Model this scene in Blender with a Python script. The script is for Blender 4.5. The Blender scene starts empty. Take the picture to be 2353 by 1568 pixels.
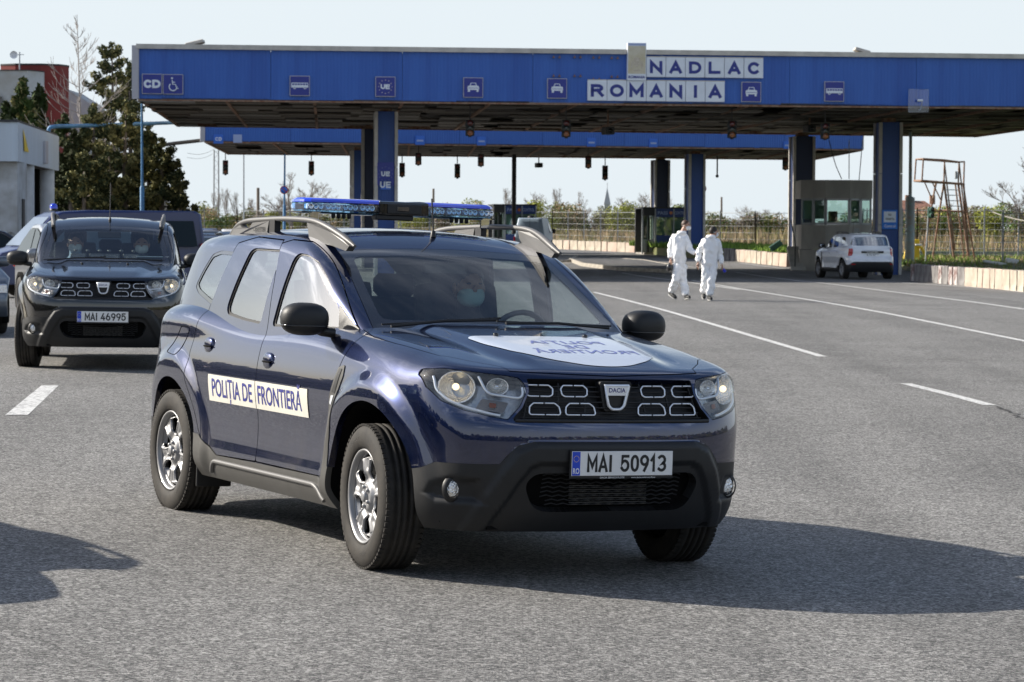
import bpy, bmesh, math, random
import numpy as np
from mathutils import Vector, Matrix
random.seed(7); rng = np.random.default_rng(7)
SC = bpy.context.scene
COL = SC.collection
R = math.radians

# ---------------------------------------------------------------- camera, sky, sun, exposure
FPX, HOR, CROLL, CAMZ = 6067.0, 548.1, 0.0045, 1.56       # focal length and horizon row for a 2353 x 1568 picture
PITCH = math.atan((784.0 - HOR) / FPX)
cam_d = bpy.data.cameras.new('camera'); cam = bpy.data.objects.new('camera', cam_d); COL.objects.link(cam)
cam_d.sensor_width = 36.0; cam_d.lens = 36.0 * FPX / 2353.0
cam_d.clip_start = 0.1; cam_d.clip_end = 6000
cam.location = (0, 0, CAMZ)
cam.rotation_euler = (Matrix.Rotation(R(90) - PITCH, 3, 'X') @ Matrix.Rotation(CROLL, 3, 'Z')).to_euler()
cam_d.dof.use_dof = True; cam_d.dof.focus_distance = 12.0; cam_d.dof.aperture_fstop = 14.0
SC.camera = cam
SUNV = Vector((-1.62, 0.52, 1.0)).normalized()            # towards the sun
sun_el = math.asin(SUNV.z); sun_az = math.atan2(SUNV.x, SUNV.y)
w = bpy.data.worlds.new('World'); SC.world = w; w.use_nodes = True
nt = w.node_tree; nt.nodes.clear()
def wn(t): return nt.nodes.new(t)
sky = wn('ShaderNodeTexSky'); sky.sky_type = 'NISHITA'; sky.sun_disc = False
sky.sun_elevation = sun_el; sky.sun_rotation = sun_az; sky.altitude = 100
sky.air_density = 1.0; sky.dust_density = 2.5; sky.ozone_density = 3.5
# thin streaky spring clouds, laid over the sky by direction
tc = wn('ShaderNodeTexCoord'); sep = wn('ShaderNodeSeparateXYZ'); nt.links.new(tc.outputs['Generated'], sep.inputs[0])
zz = wn('ShaderNodeMath'); zz.operation = 'MAXIMUM'; zz.inputs[1].default_value = 0.0; nt.links.new(sep.outputs[2], zz.inputs[0])
za = wn('ShaderNodeMath'); za.operation = 'ADD'; za.inputs[1].default_value = 0.12; nt.links.new(zz.outputs[0], za.inputs[0])
vd = wn('ShaderNodeVectorMath'); vd.operation = 'DIVIDE'; nt.links.new(tc.outputs['Generated'], vd.inputs[0]); nt.links.new(za.outputs[0], vd.inputs[1])
mp = wn('ShaderNodeMapping'); mp.inputs['Rotation'].default_value = (0, 0, R(35)); mp.inputs['Scale'].default_value = (0.7, 1.9, 0.4)
nt.links.new(vd.outputs[0], mp.inputs[0])
cn = wn('ShaderNodeTexNoise'); cn.inputs['Scale'].default_value = 0.9; cn.inputs['Detail'].default_value = 9; cn.inputs['Roughness'].default_value = 0.62
cn.inputs['Distortion'].default_value = 0.35
nt.links.new(mp.outputs[0], cn.inputs['Vector'])
cr = wn('ShaderNodeMapRange'); cr.interpolation_type = 'SMOOTHSTEP'; cr.inputs[1].default_value = 0.50; cr.inputs[2].default_value = 0.72; cr.inputs[4].default_value = 0.75
nt.links.new(cn.outputs['Fac'], cr.inputs[0])
lo_ = wn('ShaderNodeMapRange'); lo_.interpolation_type = 'SMOOTHSTEP'; lo_.inputs[1].default_value = 0.11; lo_.inputs[2].default_value = 0.26; nt.links.new(sep.outputs[2], lo_.inputs[0])
cf = wn('ShaderNodeMath'); cf.operation = 'MULTIPLY'; nt.links.new(cr.outputs[0], cf.inputs[0]); nt.links.new(lo_.outputs[0], cf.inputs[1])
mx = wn('ShaderNodeMix'); mx.data_type = 'RGBA'
nt.links.new(cf.outputs[0], mx.inputs[0]); nt.links.new(sky.outputs[0], mx.inputs[6])
cm = wn('ShaderNodeVectorMath'); cm.operation = 'MULTIPLY_ADD'; cm.inputs[1].default_value = (1.6, 1.5, 1.4); cm.inputs[2].default_value = (12.5, 12.8, 13.2)
nt.links.new(sky.outputs[0], cm.inputs[0]); nt.links.new(cm.outputs[0], mx.inputs[7])
# low haze whitens the sky towards the horizon all the way round
hz = wn('ShaderNodeMapRange'); hz.interpolation_type = 'SMOOTHSTEP'; hz.inputs[1].default_value = 0.08; hz.inputs[2].default_value = 0.34; hz.inputs[3].default_value = 0.95; hz.inputs[4].default_value = 0.0
nt.links.new(sep.outputs[2], hz.inputs[0])
mh = wn('ShaderNodeMix'); mh.data_type = 'RGBA'; mh.blend_type = 'LIGHTEN'; nt.links.new(hz.outputs[0], mh.inputs[0]); nt.links.new(mx.outputs[2], mh.inputs[6])
mh.inputs[7].default_value = (6.75, 7.40, 7.80, 1)
bg = wn('ShaderNodeBackground'); bg.inputs[1].default_value = 0.078
wo = wn('ShaderNodeOutputWorld'); nt.links.new(mh.outputs[2], bg.inputs[0]); nt.links.new(bg.outputs[0], wo.inputs[0])
sd = bpy.data.lights.new('sun', 'SUN'); sun = bpy.data.objects.new('sun', sd); COL.objects.link(sun)
sd.energy = 5.0; sd.angle = R(0.5); sd.color = (1.0, 0.93, 0.82)
sun.rotation_euler = SUNV.to_track_quat('Z', 'Y').to_euler(); sun.location = (-20, 8, 40)
SC.view_settings.view_transform = 'Standard'; SC.view_settings.look = 'None'
SC.view_settings.exposure = 0.66; SC.view_settings.gamma = 1.0; SC.view_settings.use_curve_mapping = False
SC.cycles.max_bounces = 8; SC.cycles.transparent_max_bounces = 16; SC.cycles.caustics_reflective = False; SC.cycles.caustics_refractive = False

# ---------------------------------------------------------------- ground height and placing helpers
def sst(a, b, x):
    t = np.clip((np.asarray(x, float) - a) / (b - a), 0, 1); return t * t * (3 - 2 * t)
def gz(x, y):
    b = 0.115 * sst(14.5, 26, y) + 0.065 * sst(26, 60, y) + np.interp(y, [88, 95, 200, 240], [0, 0.035, 1.08, 1.25])
    c = np.interp(y, [0, 14, 27, 50, 60], [0.0285, 0.0285, 0.014, 0.0015, 0.0])
    return b - c * np.clip(x, -14, 14)
def pix(px, py, dep):
    """world point seen at (px, py) of a 2353 px wide frame, dep metres away"""
    a0, b0 = px - 1176.5, py - 784.0
    a = (a0 + CROLL * b0) / FPX; b = -(b0 - CROLL * a0) / FPX
    c, s = math.cos(PITCH), math.sin(PITCH)
    v = (a, c + b * s, -s + b * c); k = dep / v[1]
    return Vector((v[0] * k, dep, CAMZ + v[2] * k))
def gnd(px, py):
    """ground point seen at (px, py)"""
    dep = 60.0
    lo, hi = 3.0, 400.0
    for _ in range(50):
        dep = 0.5 * (lo + hi); p = pix(px, py, dep)
        if p.z > gz(p.x, p.y): lo = dep
        else: hi = dep
    return Vector((p.x, p.y, float(gz(p.x, p.y))))

# ---------------------------------------------------------------- object helpers
def props(o, label=None, cat=None, group=None, kind=None, category=None):
    cat = cat or category
    for k, v in (('label', label), ('category', cat), ('group', group), ('kind', kind)):
        if v: o[k] = v
    return o
def thing(name, label, cat, loc=(0, 0, 0), rz=0.0, group=None):
    o = bpy.data.objects.new(name, None); COL.objects.link(o); o.empty_display_size = 0.2
    o.location = loc; o.rotation_euler = (0, 0, rz)
    return props(o, label, cat, group)
def link(name, me, parent=None, mats=None):
    o = bpy.data.objects.new(name, me); COL.objects.link(o)
    if parent is not None: o.parent = parent
    if mats is not None:
        for m in (mats if isinstance(mats, (list, tuple)) else [mats]): me.materials.append(m)
    return o
def copy_tree(o, parent=None, swap=None, skip=()):
    c = o.copy(); COL.objects.link(c); c.parent = parent
    if swap and o.type == 'MESH':
        for i, m in enumerate(o.data.materials):
            if m and m.name in swap:
                c.material_slots[i].link = 'OBJECT'; c.material_slots[i].material = swap[m.name]
    for ch in list(KIDS.get(o.name, [])):
        if ch.name.split('.')[0] in skip: continue
        copy_tree(ch, c, swap, skip)
    return c
KIDS = {}
def index_kids():
    KIDS.clear()
    for o in bpy.data.objects:
        if o.parent: KIDS.setdefault(o.parent.name, []).append(o)

class MB:
    """collects simple solids in a bmesh; build() links them as one object"""
    def __init__(s): s.v = []; s.f = []; s.sm = []; s.mi = []; s.m = 0
    def add(s, vs, fs, smooth=False):
        k = len(s.v); s.v += [tuple(map(float, p)) for p in vs]
        for f in fs: s.f.append(tuple(i + k for i in f)); s.sm.append(smooth); s.mi.append(s.m)
        return s
    def box(s, c, d, rz=0.0, rot=None):
        hx, hy, hz = d[0] / 2, d[1] / 2, d[2] / 2
        M = rot if rot is not None else Matrix.Rotation(rz, 3, 'Z')
        vs = [Vector(c) + M @ Vector((x, y, z)) for x in (-hx, hx) for y in (-hy, hy) for z in (-hz, hz)]
        return s.add(vs, [(0, 1, 3, 2), (4, 6, 7, 5), (0, 4, 5, 1), (2, 3, 7, 6), (0, 2, 6, 4), (1, 5, 7, 3)])
    def bbox(s, c, d, b=0.01, rz=0.0, rot=None, seg=1):
        """box with bevelled edges"""
        bm = bmesh.new(); bmesh.ops.create_cube(bm, size=1.0)
        bmesh.ops.scale(bm, vec=d, verts=bm.verts)
        bmesh.ops.bevel(bm, geom=list(bm.edges), offset=b, segments=seg, affect='EDGES', profile=0.7)
        M = rot if rot is not None else Matrix.Rotation(rz, 3, 'Z')
        bm.verts.index_update()
        vs = [Vector(c) + M @ v.co for v in bm.verts]; fs = [[v.index for v in f.verts] for f in bm.faces]
        bm.free(); return s.add(vs, fs)
    def tube(s, pts, r, n=8, cap=True, smooth=True, flat=None):
        pts = [Vector(p) for p in pts]; rr = r if isinstance(r, (list, tuple)) else [r] * len(pts)
        vs = []; up = None
        for i, p in enumerate(pts):
            a = pts[max(i - 1, 0)]; b = pts[min(i + 1, len(pts) - 1)]; t = (b - a).normalized()
            if up is None:
                up = Vector((0, 0, 1)) if abs(t.z) < 0.9 else Vector((1, 0, 0))
            x = t.cross(up); x.normalize(); y = x.cross(t); up = y
            for k in range(n):
                an = 2 * math.pi * k / n; ry = rr[i] * (flat if flat else 1)
                vs.append(p + x * math.cos(an) * rr[i] + y * math.sin(an) * ry)
        fs = []
        for i in range(len(pts) - 1):
            for k in range(n):
                k2 = (k + 1) % n; fs.append((i * n + k, i * n + k2, (i + 1) * n + k2, (i + 1) * n + k))
        s.add(vs, fs, smooth)
        if cap:
            s.add([vs[k] for k in range(n)], [tuple(range(n))[::-1]])
            s.add([vs[(len(pts) - 1) * n + k] for k in range(n)], [tuple(range(n))])
        return s
    def bar(s, a, b, r, n=6): return s.tube([a, b], r, n)
    def prism(s, poly, ax, lo, hi):
        """extrude a 2D polygon; ax = 'x','y','z' is the extrusion axis"""
        def P(u, v, t): return {'x': (t, u, v), 'y': (u, t, v), 'z': (u, v, t)}[ax]
        n = len(poly); vs = [P(u, v, lo) for u, v in poly] + [P(u, v, hi) for u, v in poly]
        fs = [tuple(range(n))[::-1], tuple(range(n, 2 * n))] + [(i, (i + 1) % n, n + (i + 1) % n, n + i) for i in range(n)]
        return s.add(vs, fs)
    def lathe(s, prof, c=(0, 0, 0), ax='z', n=24, smooth=True):
        """prof: list of (radius, height along axis)"""
        vs = []; m = len(prof)
        for k in range(n):
            an = 2 * math.pi * k / n; ca, sa = math.cos(an), math.sin(an)
            for r, h in prof:
                p = {'z': (r * ca, r * sa, h), 'y': (r * ca, h, r * sa), 'x': (h, r * ca, r * sa)}[ax]
                vs.append((p[0] + c[0], p[1] + c[1], p[2] + c[2]))
        fs = []
        for k in range(n):
            k2 = (k + 1) % n
            for j in range(m - 1): fs.append((k * m + j, k2 * m + j, k2 * m + j + 1, k * m + j + 1))
        return s.add(vs, fs, smooth)
    def ellip(s, c, r, n=16, m=10, e=1.0, rot=None):
        vs = []; fs = []
        f = lambda t: math.copysign(abs(t) ** e, t)
        for j in range(m + 1):
            ph = -math.pi / 2 + math.pi * j / m
            for k in range(n):
                th = 2 * math.pi * k / n
                p = Vector((r[0] * f(math.cos(ph)) * f(math.cos(th)), r[1] * f(math.cos(ph)) * f(math.sin(th)), r[2] * f(math.sin(ph))))
                if rot is not None: p = rot @ p
                vs.append(Vector(c) + p)
        for j in range(m):
            for k in range(n):
                k2 = (k + 1) % n; fs.append((j * n + k, j * n + k2, (j + 1) * n + k2, (j + 1) * n + k))
        return s.add(vs, fs, True)
    def mesh(s, name):
        me = bpy.data.meshes.new(name); me.from_pydata(s.v, [], s.f); me.update()
        me.polygons.foreach_set('use_smooth', s.sm)
        if any(s.mi): me.polygons.foreach_set('material_index', s.mi)
        bm = bmesh.new(); bm.from_mesh(me); bmesh.ops.recalc_face_normals(bm, faces=bm.faces); bm.to_mesh(me); bm.free()
        return me
    def build(s, name, mat, parent=None, **kw):
        o = link(name, s.mesh(name), parent, mat)
        return props(o, **kw)

# ---------------------------------------------------------------- materials
def mat(name, col, rough=0.6, metal=0.0, coat=0.0, var=0.0, scale=8.0, bump=0.0, bscale=None, spec=0.5, coat_rough=0.03, col2=None, trans=0.0, alpha=1.0, ior=1.5, emit=None, detail=4.0, stretch=None, thr=(0.35, 0.65)):
    m = bpy.data.materials.new(name); m.use_nodes = True; t = m.node_tree; b = t.nodes['Principled BSDF']
    c4 = tuple(col) + (1,) if len(col) == 3 else col
    b.inputs['Base Color'].default_value = c4; b.inputs['Roughness'].default_value = rough
    b.inputs['Metallic'].default_value = metal; b.inputs['Coat Weight'].default_value = coat; b.inputs['Coat Roughness'].default_value = coat_rough
    b.inputs['Specular IOR Level'].default_value = spec; b.inputs['Transmission Weight'].default_value = trans
    b.inputs['Alpha'].default_value = alpha; b.inputs['IOR'].default_value = ior
    if emit: b.inputs['Emission Color'].default_value = tuple(emit[:3]) + (1,); b.inputs['Emission Strength'].default_value = emit[3]
    if var > 0 or col2 or bump > 0:
        tcn = t.nodes.new('ShaderNodeTexCoord'); mpn = t.nodes.new('ShaderNodeMapping'); t.links.new(tcn.outputs['Object'], mpn.inputs[0])
        if stretch: mpn.inputs['Scale'].default_value = stretch
        nz = t.nodes.new('ShaderNodeTexNoise'); nz.inputs['Scale'].default_value = scale; nz.inputs['Detail'].default_value = detail; nz.inputs['Roughness'].default_value = 0.6
        t.links.new(mpn.outputs[0], nz.inputs['Vector'])
        mr = t.nodes.new('ShaderNodeMapRange'); mr.inputs[1].default_value = thr[0]; mr.inputs[2].default_value = thr[1]; t.links.new(nz.outputs['Fac'], mr.inputs[0])
        mxn = t.nodes.new('ShaderNodeMix'); mxn.data_type = 'RGBA'
        lo = col2 if col2 else tuple(x * (1 - var) for x in c4[:3]); hi = c4[:3] if col2 else tuple(min(1, x * (1 + var)) for x in c4[:3])
        mxn.inputs[6].default_value = tuple(lo[:3]) + (1,); mxn.inputs[7].default_value = tuple(hi[:3]) + (1,)
        t.links.new(mr.outputs[0], mxn.inputs[0]); t.links.new(mxn.outputs[2], b.inputs['Base Color'])
        if bump > 0:
            n2 = t.nodes.new('ShaderNodeTexNoise'); n2.inputs['Scale'].default_value = bscale or scale * 6; n2.inputs['Detail'].default_value = 3
            t.links.new(mpn.outputs[0], n2.inputs['Vector'])
            bp = t.nodes.new('ShaderNodeBump'); bp.inputs['Strength'].default_value = bump; bp.inputs['Distance'].default_value = 0.02
            t.links.new(n2.outputs['Fac'], bp.inputs['Height']); t.links.new(bp.outputs[0], b.inputs['Normal'])
    return m
def glassmat(name, tint, rough=0.0, ior=1.5, boost=0.0, clear=1.0):
    """thin sheet glass: mirror by fresnel, tinted see-through otherwise"""
    m = bpy.data.materials.new(name); m.use_nodes = True; t = m.node_tree; t.nodes.clear()
    o = t.nodes.new('ShaderNodeOutputMaterial'); tr = t.nodes.new('ShaderNodeBsdfTransparent'); gl = t.nodes.new('ShaderNodeBsdfGlossy')
    tr.inputs[0].default_value = tuple(tint) + (1,); gl.inputs['Roughness'].default_value = rough; gl.inputs['Color'].default_value = (1, 1, 1, 1)
    fr = t.nodes.new('ShaderNodeFresnel'); ge = t.nodes.new('ShaderNodeNewGeometry')   # same mirror strength from either side of the thin pane
    im = t.nodes.new('ShaderNodeMapRange'); im.inputs[3].default_value = ior; im.inputs[4].default_value = 1.0 / ior
    t.links.new(ge.outputs['Backfacing'], im.inputs[0]); t.links.new(im.outputs[0], fr.inputs[0])
    ad = t.nodes.new('ShaderNodeMath'); ad.operation = 'MULTIPLY_ADD'; ad.inputs[1].default_value = 1.0 - boost; ad.inputs[2].default_value = boost; ad.use_clamp = True
    t.links.new(fr.outputs[0], ad.inputs[0])
    mi = t.nodes.new('ShaderNodeMixShader'); t.links.new(ad.outputs[0], mi.inputs[0]); t.links.new(tr.outputs[0], mi.inputs[1]); t.links.new(gl.outputs[0], mi.inputs[2])
    t.links.new(mi.outputs[0], o.inputs[0]); return m
def paint(name, col, flake=0.3):
    m = mat(name, col, rough=0.35, metal=0.0, coat=1.0, coat_rough=0.012, spec=0.12)
    b = m.node_tree.nodes['Principled BSDF']; t = m.node_tree; N = t.nodes.new; Lk = t.links.new
    # road film on the lower flanks: speckle that thins out upwards
    tcn = N('ShaderNodeTexCoord'); se = N('ShaderNodeSeparateXYZ'); Lk(tcn.outputs['Object'], se.inputs[0])
    hz_ = N('ShaderNodeMapRange'); hz_.inputs[1].default_value = 0.36; hz_.inputs[2].default_value = 0.80; hz_.inputs[3].default_value = 0.75; hz_.inputs[4].default_value = 0.0; Lk(se.outputs[2], hz_.inputs[0])
    nd = N('ShaderNodeTexNoise'); nd.inputs['Scale'].default_value = 5.0; nd.inputs['Detail'].default_value = 9; nd.inputs['Roughness'].default_value = 0.75; Lk(tcn.outputs['Object'], nd.inputs['Vector'])
    nr_ = N('ShaderNodeMapRange'); nr_.inputs[1].default_value = 0.42; nr_.inputs[2].default_value = 0.70; Lk(nd.outputs['Fac'], nr_.inputs[0])
    ml = N('ShaderNodeMath'); ml.operation = 'MULTIPLY'; Lk(hz_.outputs[0], ml.inputs[0]); Lk(nr_.outputs[0], ml.inputs[1])
    mc = N('ShaderNodeMix'); mc.data_type = 'RGBA'; mc.inputs[6].default_value = tuple(col) + (1,); mc.inputs[7].default_value = (.10, .092, .08, 1); Lk(ml.outputs[0], mc.inputs[0]); Lk(mc.outputs[2], b.inputs['Base Color'])
    cw = N('ShaderNodeMath'); cw.operation = 'MULTIPLY_ADD'; cw.inputs[1].default_value = -0.7; cw.inputs[2].default_value = 1.0; Lk(ml.outputs[0], cw.inputs[0]); Lk(cw.outputs[0], b.inputs['Coat Weight'])
    if max(col) < .2:
        b.inputs['Roughness'].default_value = 0.24
        mt_ = N('ShaderNodeMath'); mt_.operation = 'MULTIPLY_ADD'; mt_.inputs[1].default_value = -0.8; mt_.inputs[2].default_value = 0.8; Lk(ml.outputs[0], mt_.inputs[0]); Lk(mt_.outputs[0], b.inputs['Metallic'])
    b.inputs['Coat IOR'].default_value = 1.80
    return m
M = {}
M['paint_navy'] = paint('paint_navy', (0.0055, 0.0140, 0.064))
M['paint_black'] = paint('paint_black', (0.010, 0.010, 0.012))
M['paint_white'] = paint('paint_white', (0.78, 0.80, 0.84))
M['paint_silver'] = mat('paint_silver', (0.30, 0.31, 0.33), 0.35, 0.6, coat=1.0)
M['paint_blue'] = mat('paint_blue', (0.010, 0.022, 0.10), 0.35, coat=0.5)
M['ink_sky_sheen'] = mat('ink_sky_sheen', (0.15, 0.18, 0.42), 0.4)  # paler than the navy ink: sky reflection on the hood put into the colour
M['paint_grey'] = mat('paint_grey', (0.10, 0.12, 0.15), 0.35, 0.5, coat=1.0)
M['plastic'] = mat('plastic', (0.012, 0.0125, 0.0135), 0.5, var=0.15, scale=5, bump=0.08, bscale=900, spec=0.45)
M['plastic_dark'] = mat('plastic_dark', (0.009, 0.009, 0.010), 0.5)
M['plastic_grey'] = mat('plastic_grey', (0.085, 0.083, 0.078), 0.42, metal=0.25, var=0.08, scale=9)
M['rail'] = mat('rail', (0.13, 0.128, 0.126), 0.5, metal=0.15, bump=0.03, bscale=700)
M['rubber'] = mat('rubber', (0.018, 0.0175, 0.017), 0.75, col2=(0.045, 0.040, 0.034), scale=14, bump=0.1, bscale=160, spec=0.3, thr=(0.3, 0.75))
M['black_gloss'] = mat('black_gloss', (0.006, 0.006, 0.007), 0.12, coat=0.6)
M['chrome'] = mat('chrome', (0.78, 0.80, 0.82), 0.07, 1.0)
M['satin'] = mat('satin', (0.80, 0.83, 0.88), 0.30, 0.55)
M['wheel_silver'] = mat('wheel_silver', (0.30, 0.30, 0.305), 0.42, 0.45, coat=0.15)
M['liner'] = mat('liner', (0.006, 0.006, 0.006), 0.95, spec=0.1)
M['seat'] = mat('seat', (0.022, 0.023, 0.026), 0.8, var=0.2, scale=20)
M['trim'] = mat('trim', (0.09, 0.09, 0.088), 0.8)
M['glass'] = glassmat('glass', (0.86, 0.95, 0.93), ior=1.6, boost=0.02)
M['glass_side'] = glassmat('glass_side', (0.70, 0.80, 0.80), ior=2.2, boost=0.25)
M['glass_lamp'] = glassmat('glass_lamp', (0.97, 0.98, 0.98), ior=1.45)
M['frit'] = mat('frit', (0.006, 0.006, 0.008), 0.25, coat=1.0, coat_rough=0.01)
M['plate'] = mat('plate', (0.78, 0.78, 0.77), 0.4)
M['plate_blue'] = mat('plate_blue', (0.01, 0.06, 0.55), 0.4)
M['ink'] = mat('ink', (0.008, 0.008, 0.009), 0.5)
M['ink_navy'] = mat('ink_navy', (0.025, 0.03, 0.20), 0.45)
M['sticker'] = mat('sticker', (0.62, 0.60, 0.53), 0.4, var=0.05, scale=12)
M['sticker_white'] = mat('sticker_white', (0.56, 0.62, 0.72), 0.30, coat=0.4)
M['amber'] = mat('amber', (0.55, 0.12, 0.02), 0.2, coat=0.5)
M['lamp_red'] = mat('lamp_red', (0.45, 0.01, 0.015), 0.2, coat=0.8)
M['yellow'] = mat('yellow', (0.80, 0.55, 0.03), 0.5)
M['white'] = mat('white', (0.78, 0.79, 0.80), 0.5)
M['skin'] = mat('skin', (0.42, 0.24, 0.17), 0.5, var=0.08, scale=30)
M['mask'] = mat('mask', (0.45, 0.66, 0.68), 0.7)
M['mask_white'] = mat('mask_white', (0.75, 0.77, 0.78), 0.7)
M['cloth_dark'] = mat('cloth_dark', (0.016, 0.018, 0.025), 0.85)
M['cloth_blue'] = mat('cloth_blue', (0.35, 0.45, 0.60), 0.85)
M['hair'] = mat('hair', (0.02, 0.014, 0.010), 0.6, var=0.3, scale=60)
M['hair_brown'] = mat('hair_brown', (0.06, 0.03, 0.018), 0.55, var=0.3, scale=60)
M['led_glass'] = glassmat('led_glass', (0.60, 0.82, 1.0), ior=1.5, boost=0.10)
M['led_blue'] = mat('led_blue', (0.01, 0.06, 0.75), 0.12, coat=1.0)
M['paper'] = mat('paper', (0.7, 0.75, 0.78), 0.7)

# ---------------------------------------------------------------- numpy surface kit: implicit hulls, clipping, draping
class TM:
    def __init__(s, V, N, F): s.V = V; s.N = N; s.F = F
    def copy(s): return TM(s.V.copy(), s.N.copy(), s.F.copy())
def spline(xs, ys):
    xs = np.array(xs, float); ys = np.array(ys, float); n = len(xs); h = np.diff(xs)
    A = np.zeros((n, n)); b = np.zeros(n); A[0, 0] = A[-1, -1] = 1
    for i in range(1, n - 1):
        A[i, i - 1] = h[i - 1]; A[i, i] = 2 * (h[i - 1] + h[i]); A[i, i + 1] = h[i]
        b[i] = 6 * ((ys[i + 1] - ys[i]) / h[i] - (ys[i] - ys[i - 1]) / h[i - 1])
    m = np.linalg.solve(A, b)
    def f(x):
        x = np.asarray(x, float); xc = np.clip(x, xs[0], xs[-1]); i = np.clip(np.searchsorted(xs, xc) - 1, 0, n - 2)
        d = xc - xs[i]; hh = h[i]; a = (m[i + 1] - m[i]) / (6 * hh); bb = m[i] / 2
        c = (ys[i + 1] - ys[i]) / hh - hh * (2 * m[i] + m[i + 1]) / 6
        y = ((a * d + bb) * d + c) * d + ys[i]
        s0 = (ys[1] - ys[0]) / h[0] - h[0] * (2 * m[0] + m[1]) / 6; s1 = (ys[-1] - ys[-2]) / h[-1] + h[-1] * (2 * m[-1] + m[-2]) / 6
        return y + np.where(x < xs[0], (x - xs[0]) * s0, 0) + np.where(x > xs[-1], (x - xs[-1]) * s1, 0)
    return f
def smax(a, b, k):
    h = np.maximum(k - np.abs(a - b), 0) / k; return np.maximum(a, b) + h * h * k * 0.25
def pip(poly, x, y):
    """signed distance to polygon, negative inside"""
    P = np.array(poly, float); Q = np.roll(P, -1, 0); d2 = np.full(x.shape, 1e9); ins = np.zeros(x.shape, bool)
    for (ax, ay), (bx, by) in zip(P, Q):
        ex, ey = bx - ax, by - ay; wx, wy = x - ax, y - ay
        t = np.clip((wx * ex + wy * ey) / (ex * ex + ey * ey + 1e-12), 0, 1)
        d2 = np.minimum(d2, (wx - ex * t) ** 2 + (wy - ey * t) ** 2)
        c = ((ay <= y) & (by > y)) | ((by <= y) & (ay > y))
        with np.errstate(divide='ignore', invalid='ignore'):
            xi = ax + (y - ay) * ex / (ey if ey != 0 else 1e-12)
        ins ^= c & (x < xi)
    d = np.sqrt(d2); return np.where(ins, -d, d)
def pline(pts, x, y):
    P = np.array(pts, float); d2 = np.full(x.shape, 1e9)
    for (ax, ay), (bx, by) in zip(P[:-1], P[1:]):
        ex, ey = bx - ax, by - ay; wx, wy = x - ax, y - ay
        t = np.clip((wx * ex + wy * ey) / (ex * ex + ey * ey + 1e-12), 0, 1)
        d2 = np.minimum(d2, (wx - ex * t) ** 2 + (wy - ey * t) ** 2)
    return np.sqrt(d2)
def rounded(poly, r, n=5):
    """round polygon corners with radius-like cut r"""
    P = [Vector(p).to_2d() for p in poly]; out = []
    for i, p in enumerate(P):
        a = P[i - 1]; b = P[(i + 1) % len(P)]; ra = min(r, (a - p).length * 0.45); rb = min(r, (b - p).length * 0.45)
        s = p + (a - p).normalized() * ra; e = p + (b - p).normalized() * rb
        for k in range(n + 1):
            t = k / n; q = s * (1 - t) ** 2 + p * 2 * t * (1 - t) + e * t * t; out.append((q.x, q.y))
    return out
def clip(m, f):
    """keep where f >= 0"""
    if len(m.F) == 0: return m
    f = np.where(np.abs(f) < 1e-7, 1e-7, f); s = f[m.F] > 0; c = s.sum(1)
    keep = m.F[c == 3]; V = [m.V]; N = [m.N]; nv = len(m.V); new = []
    cache_a = []; 
    def cut(a, b):
        nonlocal nv
        lo = np.minimum(a, b); hi = np.maximum(a, b); t = (f[lo] / (f[lo] - f[hi]))[:, None]
        V.append(m.V[lo] * (1 - t) + m.V[hi] * t); n = m.N[lo] * (1 - t) + m.N[hi] * t
        N.append(n / np.maximum(np.linalg.norm(n, axis=1, keepdims=True), 1e-9)); i = np.arange(nv, nv + len(a)); nv += len(a); return i
    for cnt, tgt in ((1, True), (2, False)):
        T = m.F[c == cnt]; S = s[c == cnt]
        for k in range(3):
            sel = S[:, k] == tgt; t = T[sel]
            if len(t) == 0: continue
            a, b, d = t[:, k], t[:, (k + 1) % 3], t[:, (k + 2) % 3]
            ab = cut(a, b); ad = cut(a, d)
            if cnt == 1: new.append(np.stack([a, ab, ad], 1))
            else: new.append(np.stack([ab, b, d], 1)); new.append(np.stack([ab, d, ad], 1))
    F = np.concatenate([keep] + new) if new else keep
    return weld(TM(np.concatenate(V), np.concatenate(N), F))
def weld(m, tol=1e-5):
    if len(m.F) == 0: return m
    used, inv = np.unique(m.F, return_inverse=True); V = m.V[used]; N = m.N[used]; F = inv.reshape(-1, 3)
    key = np.round(V / tol).astype(np.int64); _, idx, inv = np.unique(key, axis=0, return_index=True, return_inverse=True); inv = inv.reshape(-1)
    F = inv[F]; ok = (F[:, 0] != F[:, 1]) & (F[:, 1] != F[:, 2]) & (F[:, 0] != F[:, 2])
    return TM(V[idx], N[idx], F[ok])
def split(m, f): return clip(m, -f), clip(m, f)        # (inside f<0, outside f>0)
def join(*ms):
    ms = [m for m in ms if m is not None and len(m.F)]; V = []; N = []; F = []; k = 0
    if not ms: return TM(np.zeros((0, 3)), np.zeros((0, 3)), np.zeros((0, 3), int))
    for m in ms: V.append(m.V); N.append(m.N); F.append(m.F + k); k += len(m.V)
    return TM(np.concatenate(V), np.concatenate(N), np.concatenate(F))
def mirrored(m):
    s = np.array([1, -1, 1.0]); return TM(m.V * s, m.N * s, m.F[:, ::-1])
def both(m): return weld(join(m, mirrored(m)))
def offset(m, d): return TM(m.V + m.N * d, m.N, m.F)
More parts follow.
